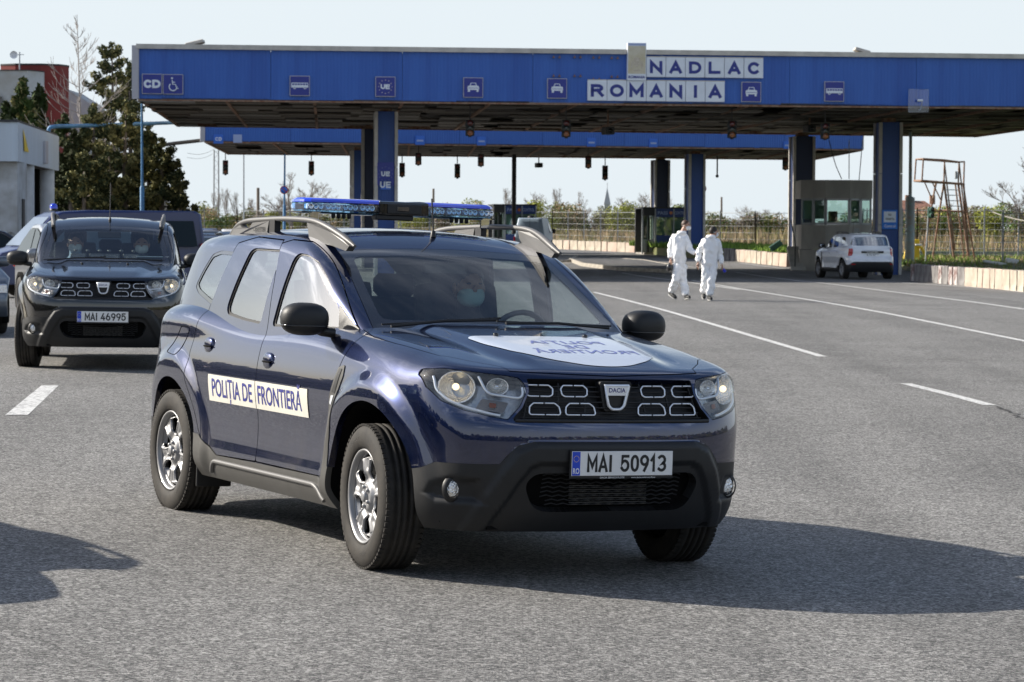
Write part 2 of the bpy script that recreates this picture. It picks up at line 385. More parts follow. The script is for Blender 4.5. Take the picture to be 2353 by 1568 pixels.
def rim(m, depth, d2=None):
    """skirt of the boundary, pushed inwards along the normals"""
    if len(m.F) == 0: return m
    E = np.concatenate([m.F[:, [0, 1]], m.F[:, [1, 2]], m.F[:, [2, 0]]]); key = np.sort(E, 1)
    _, first, cnt = np.unique(key, axis=0, return_index=True, return_counts=True); B = E[first[cnt == 1]]
    a, b = m.V[B[:, 0]], m.V[B[:, 1]]; na, nb = m.N[B[:, 0]], m.N[B[:, 1]]
    a2, b2 = a - na * depth, b - nb * depth; n = np.cross(b - a, na); n /= np.maximum(np.linalg.norm(n, axis=1, keepdims=True), 1e-9)
    k = len(B); V = np.concatenate([a, b, b2, a2]); N = np.concatenate([n] * 4); i = np.arange(k)
    F = np.concatenate([np.stack([i + k, i, i + 3 * k], 1), np.stack([i + k, i + 3 * k, i + 2 * k], 1)])
    return TM(V, N, F)
def panel(m, depth=0.02): return join(m, rim(m, depth))
def tm_obj(name, m, material, parent=None, **kw):
    me = bpy.data.meshes.new(name); nV, nF = len(m.V), len(m.F)
    me.vertices.add(nV); me.vertices.foreach_set('co', m.V.astype(np.float32).ravel())
    me.loops.add(nF * 3); me.loops.foreach_set('vertex_index', m.F.astype(np.int32).ravel())
    me.polygons.add(nF); me.polygons.foreach_set('loop_start', np.arange(nF, dtype=np.int32) * 3); me.polygons.foreach_set('loop_total', np.full(nF, 3, np.int32))
    me.polygons.foreach_set('use_smooth', np.ones(nF, bool)); me.update(calc_edges=True); me.validate()
    if nV and len(me.vertices) == nV: me.normals_split_custom_set_from_vertices(m.N.astype(np.float32))
    return props(link(name, me, parent, material), **kw)
def grid_faces(nu, nv):
    i = np.arange(nu - 1)[:, None] * nv + np.arange(nv - 1)[None, :]; i = i.ravel()
    return np.concatenate([np.stack([i, i + nv, i + nv + 1], 1), np.stack([i, i + nv + 1, i + 1], 1)])
def grad(g, P, e=1e-3):
    n = np.stack([g(P + np.eye(3)[k] * e) - g(P - np.eye(3)[k] * e) for k in range(3)], -1)
    return n / np.maximum(np.linalg.norm(n, axis=-1, keepdims=True), 1e-9)
def cast(g, A, B, it=26):
    lo = np.zeros(A.shape[:-1]); hi = np.ones(A.shape[:-1])
    for _ in range(it):
        t = 0.5 * (lo + hi); v = g(A + (B - A) * t[..., None]); lo = np.where(v < 0, t, lo); hi = np.where(v < 0, hi, t)
    return A + (B - A) * (0.5 * (lo + hi))[..., None]
def hull(g, x0, x1, yw, zlo, zc, nf=(52, 44, 200, 30, 44), nv1=34, nv2=60, nb=28, R_=1.6, bulge=1.2):
    """half hull (y>0) of implicit g<0, cast from an inner rectangle x1..x0 (front..rear), half width yw, height zc"""
    a, b, c, d, e = nf
    ys = yw * np.linspace(0, 1, a) ** 0.9
    ax = [np.full(a, x1)]; ay = [ys]; dx = [np.ones(a)]; dy = [ys * 0.55]
    th = np.linspace(math.atan(0.55 * yw), math.pi / 2, b)[1:]
    ax.append(np.full(b - 1, x1)); ay.append(np.full(b - 1, yw)); dx.append(np.cos(th)); dy.append(np.sin(th))
    sx = np.linspace(x1, x0, c)[1:]; ax.append(sx); ay.append(np.full(c - 1, yw)); dx.append(np.zeros(c - 1)); dy.append(np.ones(c - 1))
    th = np.linspace(math.pi / 2, math.pi - math.atan(0.55 * yw), d)[1:]
    ax.append(np.full(d - 1, x0)); ay.append(np.full(d - 1, yw)); dx.append(np.cos(th)); dy.append(np.sin(th))
    ye = yw * np.linspace(1, 0, e)[1:]; ax.append(np.full(e - 1, x0)); ay.append(ye); dx.append(-np.ones(e - 1)); dy.append(ye * 0.55)
    ax, ay, dx, dy = map(np.concatenate, (ax, ay, dx, dy)); ln = np.hypot(dx, dy); dx /= ln; dy /= ln; nu = len(ax)
    z1 = np.linspace(zlo, zc, nv1); ph = np.linspace(0, math.pi / 2, nv2)[1:]
    A = np.zeros((nu, nv1 + nv2 - 1, 3)); D = np.zeros_like(A)
    A[..., 0] = ax[:, None]; A[..., 1] = ay[:, None]; A[:, :nv1, 2] = z1; A[:, nv1:, 2] = zc
    cs = np.concatenate([np.ones(nv1), np.cos(ph)]); sn = np.concatenate([np.zeros(nv1), np.sin(ph)])
    D[..., 0] = dx[:, None] * cs; D[..., 1] = dy[:, None] * cs; D[..., 2] = sn[None, :]
    P = cast(g, A, A + D * R_); m1 = TM(P.reshape(-1, 3), grad(g, P).reshape(-1, 3), grid_faces(nu, nv1 + nv2 - 1))
    X = np.linspace(x1, x0, c); Y = ys; A = np.zeros((c, a, 3)); A[..., 0] = X[:, None]; A[..., 1] = Y[None, :]; A[..., 2] = zc
    B = A.copy(); B[..., 2] += R_; P = cast(g, A, B); m2 = TM(P.reshape(-1, 3), grad(g, P).reshape(-1, 3), grid_faces(c, a))
    m = join(m1, m2)
    # orient faces by the normals
    fn = np.cross(m.V[m.F[:, 1]] - m.V[m.F[:, 0]], m.V[m.F[:, 2]] - m.V[m.F[:, 0]]); flip = (fn * m.N[m.F[:, 0]]).sum(1) < 0
    m.F[flip] = m.F[flip][:, ::-1]; return weld(m)

# flat lettering -------------------------------------------------------------
def _txt(s, bold=0.0):
    cu = bpy.data.curves.new('lettering', 'FONT'); cu.body = s; cu.size = 1.0; cu.offset = bold; cu.align_x = 'CENTER'; cu.resolution_u = 3
    ob = bpy.data.objects.new('lettering', cu); me = bpy.data.meshes.new_from_object(ob)
    V = np.array([v.co[:2] for v in me.vertices]).reshape(-1, 2); F = [tuple(p.vertices) for p in me.polygons]
    bpy.data.objects.remove(ob); bpy.data.curves.remove(cu); bpy.data.meshes.remove(me); return V, F
_cap = _txt('H')[0]; CAPH = _cap[:, 1].max(); 
def text2d(s, h, w=None, bold=0.0):
    """centred flat lettering of cap height h (and total width w): V (n,2), tris"""
    V, F = _txt(s, bold); V = V.copy(); V[:, 1] -= CAPH / 2; V[:, 0] -= 0.5 * (V[:, 0].max() + V[:, 0].min())
    k = h / CAPH; wx = np.ptp(V[:, 0]); V[:, 1] *= k; V[:, 0] *= (w / wx if w else k); 
    T = []
    for f in F:
        for i in range(1, len(f) - 1): T.append((f[0], f[i], f[i + 1]))
    return V, np.array(T, int)
def poly2d(pts):
    bm = bmesh.new(); vs = [bm.verts.new((p[0], p[1], 0)) for p in pts]; bm.faces.new(vs); bmesh.ops.triangulate(bm, faces=bm.faces)
    bm.verts.index_update(); V = np.array([v.co[:2] for v in bm.verts]); F = np.array([[v.index for v in f.verts] for f in bm.faces]); bm.free(); return V, F
def slice2d(V, F, step, axis):
    """cut a flat mesh into strips so that it can bend"""
    m = TM(np.c_[V, np.zeros(len(V))], np.tile([0, 0, 1.0], (len(V), 1)), F)
    lo, hi = V[:, axis].min(), V[:, axis].max(); c = lo + step
    out = []; 
    while c < hi:
        a, m = split(m, m.V[:, axis] - c); out.append(a); c += step
    out.append(m); m = weld(join(*out)); return m.V[:, :2], m.F

# stroke lettering for plates and signs: each glyph is a set of pen lines in a 1 x 1 box
def _arc(cx, cy, rx, ry, a0, a1, n=8):
    return [(cx + rx * math.cos(R(a0 + (a1 - a0) * i / n)), cy + ry * math.sin(R(a0 + (a1 - a0) * i / n))) for i in range(n + 1)]
GLY = {
 'M': [[(0, 0), (0, 1), (.5, .28), (1, 1), (1, 0)]], 'A': [[(0, 0), (.5, 1), (1, 0)], [(.17, .27), (.83, .27)]], 'I': [[(.5, 0), (.5, 1)]],
 'O': [_arc(.5, .5, .5, .5, 90, 450, 22)], '0': [_arc(.5, .62, .5, .38, 0, 180, 8) + _arc(.5, .38, .5, .38, 180, 360, 8) + [(1, .62)]],
 'N': [[(0, 0), (0, 1), (1, 0), (1, 1)]], 'D': [[(0, 0), (0, 1), (.4, 1)] + _arc(.4, .5, .6, .5, 90, -90, 10)[1:] + [(0, 0)]],
 'L': [[(0, 1), (0, 0), (.95, 0)]], 'C': [_arc(.52, .5, .50, .5, 48, 312, 16)],
 'R': [[(0, 0), (0, 1), (.55, 1)] + _arc(.55, .76, .40, .24, 90, -90, 8)[1:] + [(0, .52)], [(.52, .52), (1, 0)]],
 '5': [[(.9, 1), (.12, 1), (.05, .52)] + _arc(.45, .34, .50, .34, 130, -150, 12)], '1': [[(.12, .72), (.62, 1), (.62, 0)]],
 '9': [_arc(.5, .70, .48, .30, 0, 360, 14), [(.98, .70), (.90, .42), (.50, 0)]], '6': [_arc(.5, .30, .48, .30, 0, 360, 14), [(.02, .30), (.10, .58), (.50, 1)]],
 '3': [_arc(.45, .73, .46, .27, 140, -80, 9) + _arc(.45, .27, .50, .27, 90, -140, 10)[1:]], '4': [[(.98, .25), (0, .25), (.62, 1)], [(.74, .5), (.74, -.0)]],
 'U': [[(0, 1), (0, .38)] + _arc(.5, .38, .5, .38, 180, 360, 8) + [(1, 1)]], 'E': [[(.9, 1), (0, 1), (0, 0), (.9, 0)], [(0, .51), (.8, .51)]],
 'P': [[(0, 0), (0, 1), (.55, 1)] + _arc(.55, .74, .42, .26, 90, -90, 8)[1:] + [(0, .48)]], 'S': [_arc(.5, .75, .44, .25, 40, 250, 9) + _arc(.5, .25, .48, .25, 70, -140, 9)],
 'T': [[(0, 1), (1, 1)], [(.5, 1), (.5, 0)]], 'V': [[(0, 1), (.5, 0), (1, 1)]],
}
GW = {'I': .18, '1': .62, 'M': 1.15, '0': .86, 'O': 1.12}
def ribbon(pts, w):
    """mitred strip round a pen line, its open ends run on by half the pen width"""
    P = [Vector(p) for p in pts]
    if (P[0] - P[-1]).length > 1e-4: P = [P[0] + (P[0] - P[1]).normalized() * w * .5] + P[1:-1] + [P[-1] + (P[-1] - P[-2]).normalized() * w * .5]
    L = []; Rr = []; n = len(P); closed = (P[0] - P[-1]).length < 1e-4
    for i in range(n):
        if closed: a, b = P[i - 1 if i > 0 else n - 2], P[i + 1 if i < n - 1 else 1]
        else: a, b = P[max(i - 1, 0)], P[min(i + 1, n - 1)]
        d0 = (P[i] - a).normalized() if (P[i] - a).length > 1e-6 else (b - P[i]).normalized(); d1 = (b - P[i]).normalized() if (b - P[i]).length > 1e-6 else d0
        n0 = Vector((-d0.y, d0.x)); n1 = Vector((-d1.y, d1.x)); m = n0 + n1; m = m.normalized() if m.length > 1e-3 else n0
        k = min(w / 2 / max(m.dot(n1), 0.3), w * 1.4); L.append(P[i] + m * k); Rr.append(P[i] - m * k)
    return L, Rr
def strokes(s, h, w, gap=0.34, cw=0.60, b=None, place=None, depth=0.002, weight=None):
    """solid stroke letters of height h; place(u, v, t) -> 3D; centred. w = pen width"""
    b = b or MB(); x = 0; items = []
    for ch in s:
        if ch == ' ': x += h * cw * .8; continue
        gw = h * cw * GW.get(ch, 1.0); items.append((ch, x, gw)); x += gw + h * gap * .62 + w * .6
    tot = items[-1][1] + items[-1][2]; j = 0
    for ch, x0, gw in items:
        for pl in GLY[ch]:
            pts = [(x0 - tot / 2 + u * (gw), -h / 2 + w / 2 + v * (h - w)) for u, v in pl]; L, Q = ribbon(pts, w); n = len(L); dd = depth + j % 3 * depth * .06; j += 1
            vs = [place(p.x, p.y, 0) for p in L] + [place(p.x, p.y, 0) for p in Q] + [place(p.x, p.y, dd) for p in L] + [place(p.x, p.y, dd) for p in Q]
            fs = []
            for i in range(n - 1):
                fs += [(2 * n + i, 2 * n + i + 1, 3 * n + i + 1, 3 * n + i), (i, i + 1, 2 * n + i + 1, 2 * n + i), (n + i + 1, n + i, 3 * n + i, 3 * n + i + 1)]
            fs += [(0, 2 * n, 3 * n, n), (n - 1, 2 * n - 1, 4 * n - 1, 3 * n - 1)]
            b.add(vs, fs)
    return b
# ================================================================ compact off-road car (x forward, y left, z up, origin under the front axle)
WB, RO = 2.674, 0.338
_prof = spline([0.20, 0.28, 0.36, 0.44, 0.52, 0.62, 0.70, 0.76, 0.82, 0.88, 0.94, 1.00, 1.07, 1.13, 1.25], [0.80, 0.845, 0.864, 0.860, 0.857, 0.863, 0.874, 0.880, 0.8795, 0.873, 0.861, 0.846, 0.825, 0.802, 0.75])
_plan = spline([-3.45, -3.1, -2.67, -2.0, -1.3, -0.5, 0.0, 0.35, 0.7], [-0.11, -0.035, -0.002, 0.004, 0.0, 0.0, -0.006, -0.035, -0.12])
_haunch = spline([-3.4, -2.9, -2.4, -2.0, -1.2], [1.0, 1.0, 0.7, 0.15, 0.0])
_x0f = spline([0.18, 0.26, 0.34, 0.42, 0.52, 0.62, 0.70, 0.76, 0.84, 0.92, 1.00, 1.10], [0.67, 0.745, 0.79, 0.815, 0.838, 0.842, 0.838, 0.825, 0.80, 0.775, 0.74, 0.66])
_drop = spline([0, 0.2, 0.35, 0.5, 0.6, 0.7, 0.78, 0.84, 0.88, 0.93, 1.1], [0, 0.006, 0.02, 0.052, 0.093, 0.160, 0.240, 0.335, 0.45, 0.66, 1.5])
_x0r = spline([0.18, 0.30, 0.45, 0.60, 0.72, 0.80, 0.95, 1.10, 1.3], [3.30, 3.40, 3.46, 3.475, 3.44, 3.385, 3.37, 3.33, 3.27])
_dropr = spline([0, 0.3, 0.5, 0.65, 0.75, 0.83, 0.9, 1.1], [0, 0.012, 0.045, 0.10, 0.17, 0.28, 0.47, 1.3])
_hood = spline([-3.4, -3.0, -2.5, -1.5, -0.7, -0.5, -0.25, 0, 0.25, 0.45, 0.6, 0.7, 0.78, 0.9], [1.13, 1.17, 1.19, 1.145, 1.145, 1.135, 1.112, 1.084, 1.051, 1.018, 0.99, 0.967, 0.935, 0.85])
UB = [(-.1, .603), (.40, .601), (.465, .572), (.52, .49), (.60, .33), (.64, .20)]
FOGP = [(.63, .485), (.74, .49), (.80, .46), (.82, .40), (.78, .365), (.60, .365)]
def g_low(P):
    x, y, z = P[..., 0], np.abs(P[..., 1]), P[..., 2]
    ys = _prof(z) + _plan(x) + 0.045 * _haunch(x) * sst(0.95, 1.12, z) * (1 - sst(-1.2, -1.1, x))
    for wx in (0.01, -WB):
        r = np.hypot(x - wx, (z - RO)); ys = ys + (0.030 if wx == 0.01 else 0.026) * (1 - sst(0.505, 0.60, r)) * sst(0.20, 0.34, z)
    # door side crease above the sill
    side = y - ys
    xf = _x0f(z) - _drop(y)
    d = pline(UB, y, z); xf = xf + 0.020 * (1 - sst(0.030, 0.062, d)) * (1 - sst(0.66, 0.70, z))
    xf = xf - 0.035 * sst(-0.005, 0.035, -pip(FOGP, y, z))
    front = (x - xf) * 0.85
    rear = (-x - (_x0r(z) - _dropr(y))) * 0.9
    zh = _hood(x) - 0.05 * np.maximum(y - 0.1, 0) ** 2
    ridge = 0.40 + 0.10 * np.clip(-x, -1, 1)
    zh = zh + 0.016 * (1 - sst(ridge - 0.05, ridge + 0.07, y)) * sst(-0.6, -0.45, x) * (1 - sst(0.45, 0.72, x)) - 0.005 * np.exp(-((y - ridge - 0.09) / 0.05) ** 2) * sst(-0.6, -0.3, x) * (1 - sst(0.4, 0.65, x))
    top = z - zh
    k = 0.15 - 0.09 * sst(0.25, 0.65, x)
    return smax(smax(smax(side, front, 0.05), rear, 0.08), top, k)
_gs = spline([0.95, 1.08, 1.20, 1.35, 1.48, 1.56, 1.7], [0.846, 0.816, 0.792, 0.754, 0.713, 0.685, 0.62])
_gp = spline([-3.3, -3.0, -2.6, -2.0, -1.3, -0.95, -0.5], [-0.16, -0.075, -0.025, 0.0, 0.0, -0.015, -0.07])
_roof = spline([-3.4, -3.15, -2.9, -2.5, -2.1, -1.7, -1.4, -1.2, -1.0, -0.8], [1.50, 1.535, 1.562, 1.588, 1.602, 1.605, 1.590, 1.568, 1.533, 1.49])
def g_gh(P):
    x, y, z = P[..., 0], np.abs(P[..., 1]), P[..., 2]
    side = y - (_gs(z) + _gp(x))
    zr = _roof(x) - 0.10 * y * y - 0.010 * np.exp(-((y - 0.50) / 0.03) ** 2) * sst(-2.9, -2.7, x) * (1 - sst(-1.5, -1.35, x))
    top = z - zr
    xw = -0.350 - 0.17 * y * y - (z - 1.125) / 0.53 + 0.10 * np.clip(z - 1.13, 0, .5) * np.clip(1.6 - z, 0, .5) * 2
    ws = (x - xw) * 0.47
    rear = (-x - (3.31 - (z - 1.15) * 0.50 - 0.30 * y * y - 0.55 * np.maximum(y - 0.5, 0) ** 2 + 0.06 * sst(1.46, 1.54, z))) * 0.88
    return smax(smax(smax(side, ws, 0.055), rear, 0.10), top, 0.09)

print('hulls')
LOW = hull(g_low, -2.95, 0.28, 0.42, 0.235, 0.62)
GH = hull(g_gh, -2.55, -1.40, 0.30, 1.00, 1.14, nf=(40, 40, 130, 30, 30), nv1=8, nv2=96, nb=28)
LOW = clip(LOW, np.maximum(g_gh(LOW.V), 1.0 - LOW.V[:, 2]) + 0.004); GH = clip(GH, g_low(GH.V) + 0.004)

def side_pt(x, z, off=0.0, g=None):
    x = np.atleast_1d(np.asarray(x, float)); z = np.atleast_1d(np.asarray(z, float)); x, z = np.broadcast_arrays(x, z)
    A = np.stack([x, np.full(x.shape, 0.15), z], -1); B = A.copy(); B[..., 1] = 1.3
    gg = g or (lambda P: np.minimum(g_low(P), g_gh(P)) if P[..., 2].max() > 1.05 else g_low(P))
    P = cast(gg, A, B); N = grad(gg, P); return P + N * off, N
def front_pt(y, z, off=0.0):
    y = np.atleast_1d(np.asarray(y, float)); z = np.atleast_1d(np.asarray(z, float)); y, z = np.broadcast_arrays(y, z)
    A = np.stack([np.full(y.shape, 0.0), y, z], -1); B = A.copy(); B[..., 0] = 1.2
    P = cast(g_low, A, B); N = grad(g_low, P); return P + N * off, N
def top_pt(x, y, off=0.0, g=None):
    x = np.atleast_1d(np.asarray(x, float)); y = np.atleast_1d(np.asarray(y, float)); x, y = np.broadcast_arrays(x, y)
    A = np.stack([x, y, np.full(x.shape, 0.7)], -1); B = A.copy(); B[..., 2] = 1.9
    P = cast(g or g_low, A, B); N = grad(g or g_low, P); return P + N * off, N
def rear_pt(y, z, off=0.0, g=None):
    y = np.atleast_1d(np.asarray(y, float)); z = np.atleast_1d(np.asarray(z, float)); y, z = np.broadcast_arrays(y, z)
    A = np.stack([np.full(y.shape, -2.3), y, z], -1); B = A.copy(); B[..., 0] = -3.9
    P = cast(g or g_low, A, B); N = grad(g or g_low, P); return P + N * off, N
def drape(V, F, view, off, sgn=1, g=None):
    """lay a flat mesh on the hull. side: V=(x,z); front: V=(y,z); top: V=(x,y)"""
    if view == 'side':
        P, N = side_pt(V[:, 0], V[:, 1], off, g); P[:, 1] *= sgn; N[:, 1] *= sgn
    elif view == 'front': P, N = front_pt(V[:, 0], V[:, 1], off)
    elif view == 'rear': P, N = rear_pt(V[:, 0], V[:, 1], off, g)
    else: P, N = top_pt(V[:, 0], V[:, 1], off, g)
    F = F.copy(); fn = np.cross(P[F[:, 1]] - P[F[:, 0]], P[F[:, 2]] - P[F[:, 0]]); fl = (fn * N[F[:, 0]]).sum(1) < 0
    F[fl] = F[fl][:, ::-1]; return TM(P, N, F)
def drape_line(pts, view, off, n=10, closed=False, sgn=1, g=None):
    P = [Vector(p) for p in pts]; P = P + [P[0]] if closed else P; out = []
    for a, b in zip(P[:-1], P[1:]):
        k = max(1, int((b - a).length / 0.02))
        for i in range(k): out.append(tuple(a.lerp(b, i / k)))
    out.append(tuple(P[-1])); o = np.array(out)
    V = {'side': lambda: side_pt(o[:, 0], o[:, 1], off, g)[0], 'front': lambda: front_pt(o[:, 0], o[:, 1], off)[0], 'top': lambda: top_pt(o[:, 0], o[:, 1], off, g)[0], 'rear': lambda: rear_pt(o[:, 0], o[:, 1], off, g)[0]}[view]()
    if view == 'side': V[:, 1] *= sgn
    return [tuple(p) for p in V]

def wheel_meshes():
    """tyre, rim disc and hub cap; outer face towards +y, centre at origin"""
    t = MB(); r = RO + 0.002
    prof = [(0.2235, -0.070), (0.2245, -0.094), (0.232, -0.1035), (0.262, -0.111), (0.297, -0.109), (0.318, -0.100), (0.331, -0.088)]
    tread = [(0.3385, -0.074)]
    for gy in (-0.045, -0.016, 0.016, 0.045): tread += [(0.3395, gy - 0.006), (0.331, gy - 0.005), (0.331, gy + 0.005), (0.3395, gy + 0.006)]
    tread.append((0.3385, 0.074))
    full = prof + tread + [(a, -b) for a, b in prof[::-1]]
    full = [(0.228, 0.105) if False else q for q in full]
    t.lathe(full, ax='y', n=96); tyre = t.mesh('tyre')
    # shoulder blocks: fine sipes cut as small lugs round the shoulder
    lug = MB()
    for k in range(72):
        a = 2 * math.pi * k / 72
        for s in (-1, 1):
            c = Vector((math.cos(a) * 0.3335, s * 0.0835, math.sin(a) * 0.3335)); M3 = Matrix.Rotation(-a, 3, 'Y')
            lug.box(c, (0.010, 0.026, 0.0195), rot=M3)
    lugs = lug.mesh('tread_lugs')
    # pressed steel disc with five openings
    nr, na = 46, 150; rr = np.linspace(0.004, 0.204, nr); th = np.linspace(0, 2 * math.pi, na + 1)
    Rr, Th = np.meshgrid(rr, th, indexing='ij'); Rr = Rr.ravel(); Th = Th.ravel()
    def openf(r, a):
        a5 = (a + math.pi / 5) % (2 * math.pi / 5) - math.pi / 5; u = r * np.cos(a5) - 0.137; v = r * np.sin(a5)
        wv = 0.045 + 0.32 * u
        return np.sqrt((u / 0.046) ** 2 * np.abs(u / 0.046) + (np.abs(v) / wv) ** 2.4 + 1e-9) - 1.0
    def dep(r, a):
        o = openf(r, a); d = 0.004 - 0.020 * sst(0.055, 0.085, r) + 0.014 * sst(0.085, 0.120, r) - 0.035 * sst(0.178, 0.196, r) + 0.028 * sst(0.196, 0.204, r)
        d = d + 0.007 * np.exp(-((o - 0.22) / 0.22) ** 2) - 0.008 * np.exp(-((o + 0.05) / 0.14) ** 2)
        a5 = (a) % (2 * math.pi / 5) - math.pi / 5
        d = d - 0.010 * np.exp(-(a5 / 0.10) ** 2) * sst(0.11, 0.14, r) * (1 - sst(0.17, 0.19, r))
        return d
    D = dep(Rr, Th); P = np.stack([Rr * np.cos(Th), 0.078 + D, Rr * np.sin(Th)], 1); e = 1e-3
    dr = (dep(Rr + e, Th) - dep(Rr - e, Th)) / (2 * e); dt = (dep(Rr, Th + e) - dep(Rr, Th - e)) / (2 * e) / np.maximum(Rr, 0.02)
    er = np.stack([np.cos(Th), 0 * Th, np.sin(Th)], 1); et = np.stack([-np.sin(Th), 0 * Th, np.cos(Th)], 1)
    N = -er * dr[:, None] - et * dt[:, None]; N[:, 1] += 1; N /= np.linalg.norm(N, axis=1, keepdims=True)
    F = grid_faces(nr, na + 1); m = TM(P, N, F)
    fn = np.cross(m.V[F[:, 1]] - m.V[F[:, 0]], m.V[F[:, 2]] - m.V[F[:, 0]]); m.F[(fn * N[F[:, 0]]).sum(1) < 0] = m.F[(fn * N[F[:, 0]]).sum(1) < 0][:, ::-1]
    m = clip(weld(m), openf(np.hypot(m.V[:, 0], m.V[:, 2])[:0] if False else Rr, Th)) if False else m
    keep = clip(TM(P, N, m.F), openf(Rr, Th)); disc = panel(keep, 0.018)
    lip = MB(); lip.lathe([(0.204, 0.070), (0.207, 0.088), (0.214, 0.096), (0.2195, 0.097), (0.222, 0.090), (0.2215, 0.07)], ax='y', n=72); liplm = lip.mesh('rim_lip')
    hub = MB(); hub.lathe([(0.0, 0.100), (0.022, 0.100), (0.027, 0.096), (0.029, 0.08)], ax='y', n=28)
    for k in range(5):
        a = 2 * math.pi * k / 5 + 0.3; hub.lathe([(0.0, 0.094), (0.0095, 0.094), (0.011, 0.072)], c=(0.046 * math.cos(a), 0, 0.046 * math.sin(a)), ax='y', n=8)
    hubm = hub.mesh('hub_cap')
    back = MB(); back.lathe([(0.0, 0.03), (0.15, 0.03), (0.17, 0.02), (0.2, 0.02), (0.205, -0.09), (0.0, -0.09)], ax='y', n=32); backm = back.mesh('brake_disc')
    return tyre, lugs, disc, liplm, hubm, backm
print('wheels')
TYRE, LUGS, DISC, LIP, HUBM, BRAKE = wheel_meshes()
for me, mm in ((TYRE, 'rubber'), (LUGS, 'rubber'), (LIP, 'wheel_silver'), (HUBM, 'wheel_silver'), (BRAKE, 'liner')): me.materials.append(M[mm])
_disc_me = []
LET_TYRE = None
def ring_text(s, h, rad, a0, y):
    V, F = text2d(s, h, bold=0.0); a = a0 - V[:, 0] / rad; r = rad + V[:, 1]
    P = np.stack([r * np.cos(a), np.full(len(a), y), r * np.sin(a)], 1)
    return TM(P, np.tile([0, 1.0, 0], (len(P), 1)), F[:, ::-1])
def make_wheel(parent, x, y, steer=0.0, spin=0.0):
    s = 1 if y > 0 else -1
    wroot = bpy.data.objects.new('wheel', LIP); COL.objects.link(wroot); wroot.parent = parent
    wroot.location = (x, y, RO); wroot.rotation_euler = (Matrix.Rotation(steer + (0 if s > 0 else math.pi), 3, 'Z') @ Matrix.Rotation(spin, 3, 'Y')).to_euler()
    link('tyre', TYRE, wroot); props(link('tread_lugs', LUGS, wroot), kind='stuff')
    if not _disc_me:
        o = tm_obj('rim', DISC, M['wheel_silver'], wroot); _disc_me.append(o.data)
        lt = join(ring_text('POLARIS 5', 0.017, 0.270, math.pi * 0.5, 0.1115), ring_text('215 65 R16', 0.013, 0.268, -math.pi * 0.45, 0.1115))
        o = tm_obj('lettering', lt, M['plastic_grey'], wroot); _disc_me.append(o.data)
    else: link('rim', _disc_me[0], wroot); link('lettering', _disc_me[1], wroot)
    link('hub_cap', HUBM, wroot); link('brake_disc', BRAKE, wroot)
    return wroot

HEAD = [(.792, .955), (.74, .962), (.64, .952), (.52, .941), (.462, .932), (.443, .905), (.438, .875), (.475, .81), (.532, .752), (.60, .762), (.70, .787), (.77, .822), (.806, .88), (.81, .93)]
GRIL = [(-.5, .938), (.425, .931), (.426, .875), (.462, .805), (.520, .744), (-.5, .738)]
CLAD = [(-.5, .656), (.42, .654), (.49, .634), (.535, .59), (.565, .550), (.78, .545), (.845, .50), (.885, .443), (1.1, .443), (1.1, .05), (-.5, .05)]
HOODTOP = [(-.62, -.1), (-.62, .700), (-.45, .722), (-.22, .755), (0.0, .745), (.20, .722), (.33, .700), (.375, .690), (.40, .66), (.50, .60), (.62, .50), (.95, .42), (.95, -.1)]
INTK = [(-.5, .520), (.405, .512), (.45, .46), (.405, .365), (.35, .335), (-.5, .340)]
FDOOR = [(-1.424, .380), (-1.405, .70), (-1.422, 1.068), (-1.475, 1.30), (-1.552, 1.505), (-1.45, 1.525), (-1.20, 1.516), (-1.04, 1.50), (-.75, 1.42), (-.50, 1.27), (-.34, 1.15), (-.312, 1.085), (-.335, 1.0), (-.37, .92), (-.44, .78), (-.47, .55), (-.487, .380)]
RDOOR = [(-2.155, .43), (-2.22, .49), (-2.32, .64), (-2.405, .76), (-2.421, .90), (-2.37, 1.10), (-2.285, 1.30), (-2.19, 1.500), (-1.95, 1.535), (-1.56, 1.522), (-1.552, 1.505), (-1.475, 1.30), (-1.422, 1.068), (-1.405, .70), (-1.424, .380), (-1.98, .368)]
FWIN = [(-1.372, 1.078), (-1.342, 1.30), (-1.318, 1.43), (-1.27, 1.458), (-1.16, 1.452), (-1.02, 1.418), (-.88, 1.345), (-.76, 1.268), (-.68, 1.20), (-.62, 1.13), (-.62, 1.092), (-.90, 1.085)]
RWIN = [(-1.530, 1.083), (-1.512, 1.30), (-1.492, 1.445), (-1.53, 1.472), (-1.90, 1.475), (-1.955, 1.455), (-2.01, 1.32), (-2.055, 1.20), (-2.068, 1.15), (-2.03, 1.115), (-1.80, 1.095)]
QWIN = [(-2.19, 1.450), (-2.42, 1.455), (-2.555, 1.435), (-2.64, 1.345), (-2.705, 1.252), (-2.62, 1.215), (-2.33, 1.158), (-2.295, 1.175), (-2.24, 1.30)]
SILL = [(-2.36, .47), (-2.20, .462), (-2.12, .415), (-1.98, .366), (-1.42, .374), (-.55, .378), (-.487, .380), (-.470, .55), (-.44, .78), (-.37, .92), (-.305, .935), (-.30, .88), (-.35, .79), (-.385, .68), (-.42, .55), (-.425, .44), (-.30, .43), (-.30, .05), (-2.36, .05)]
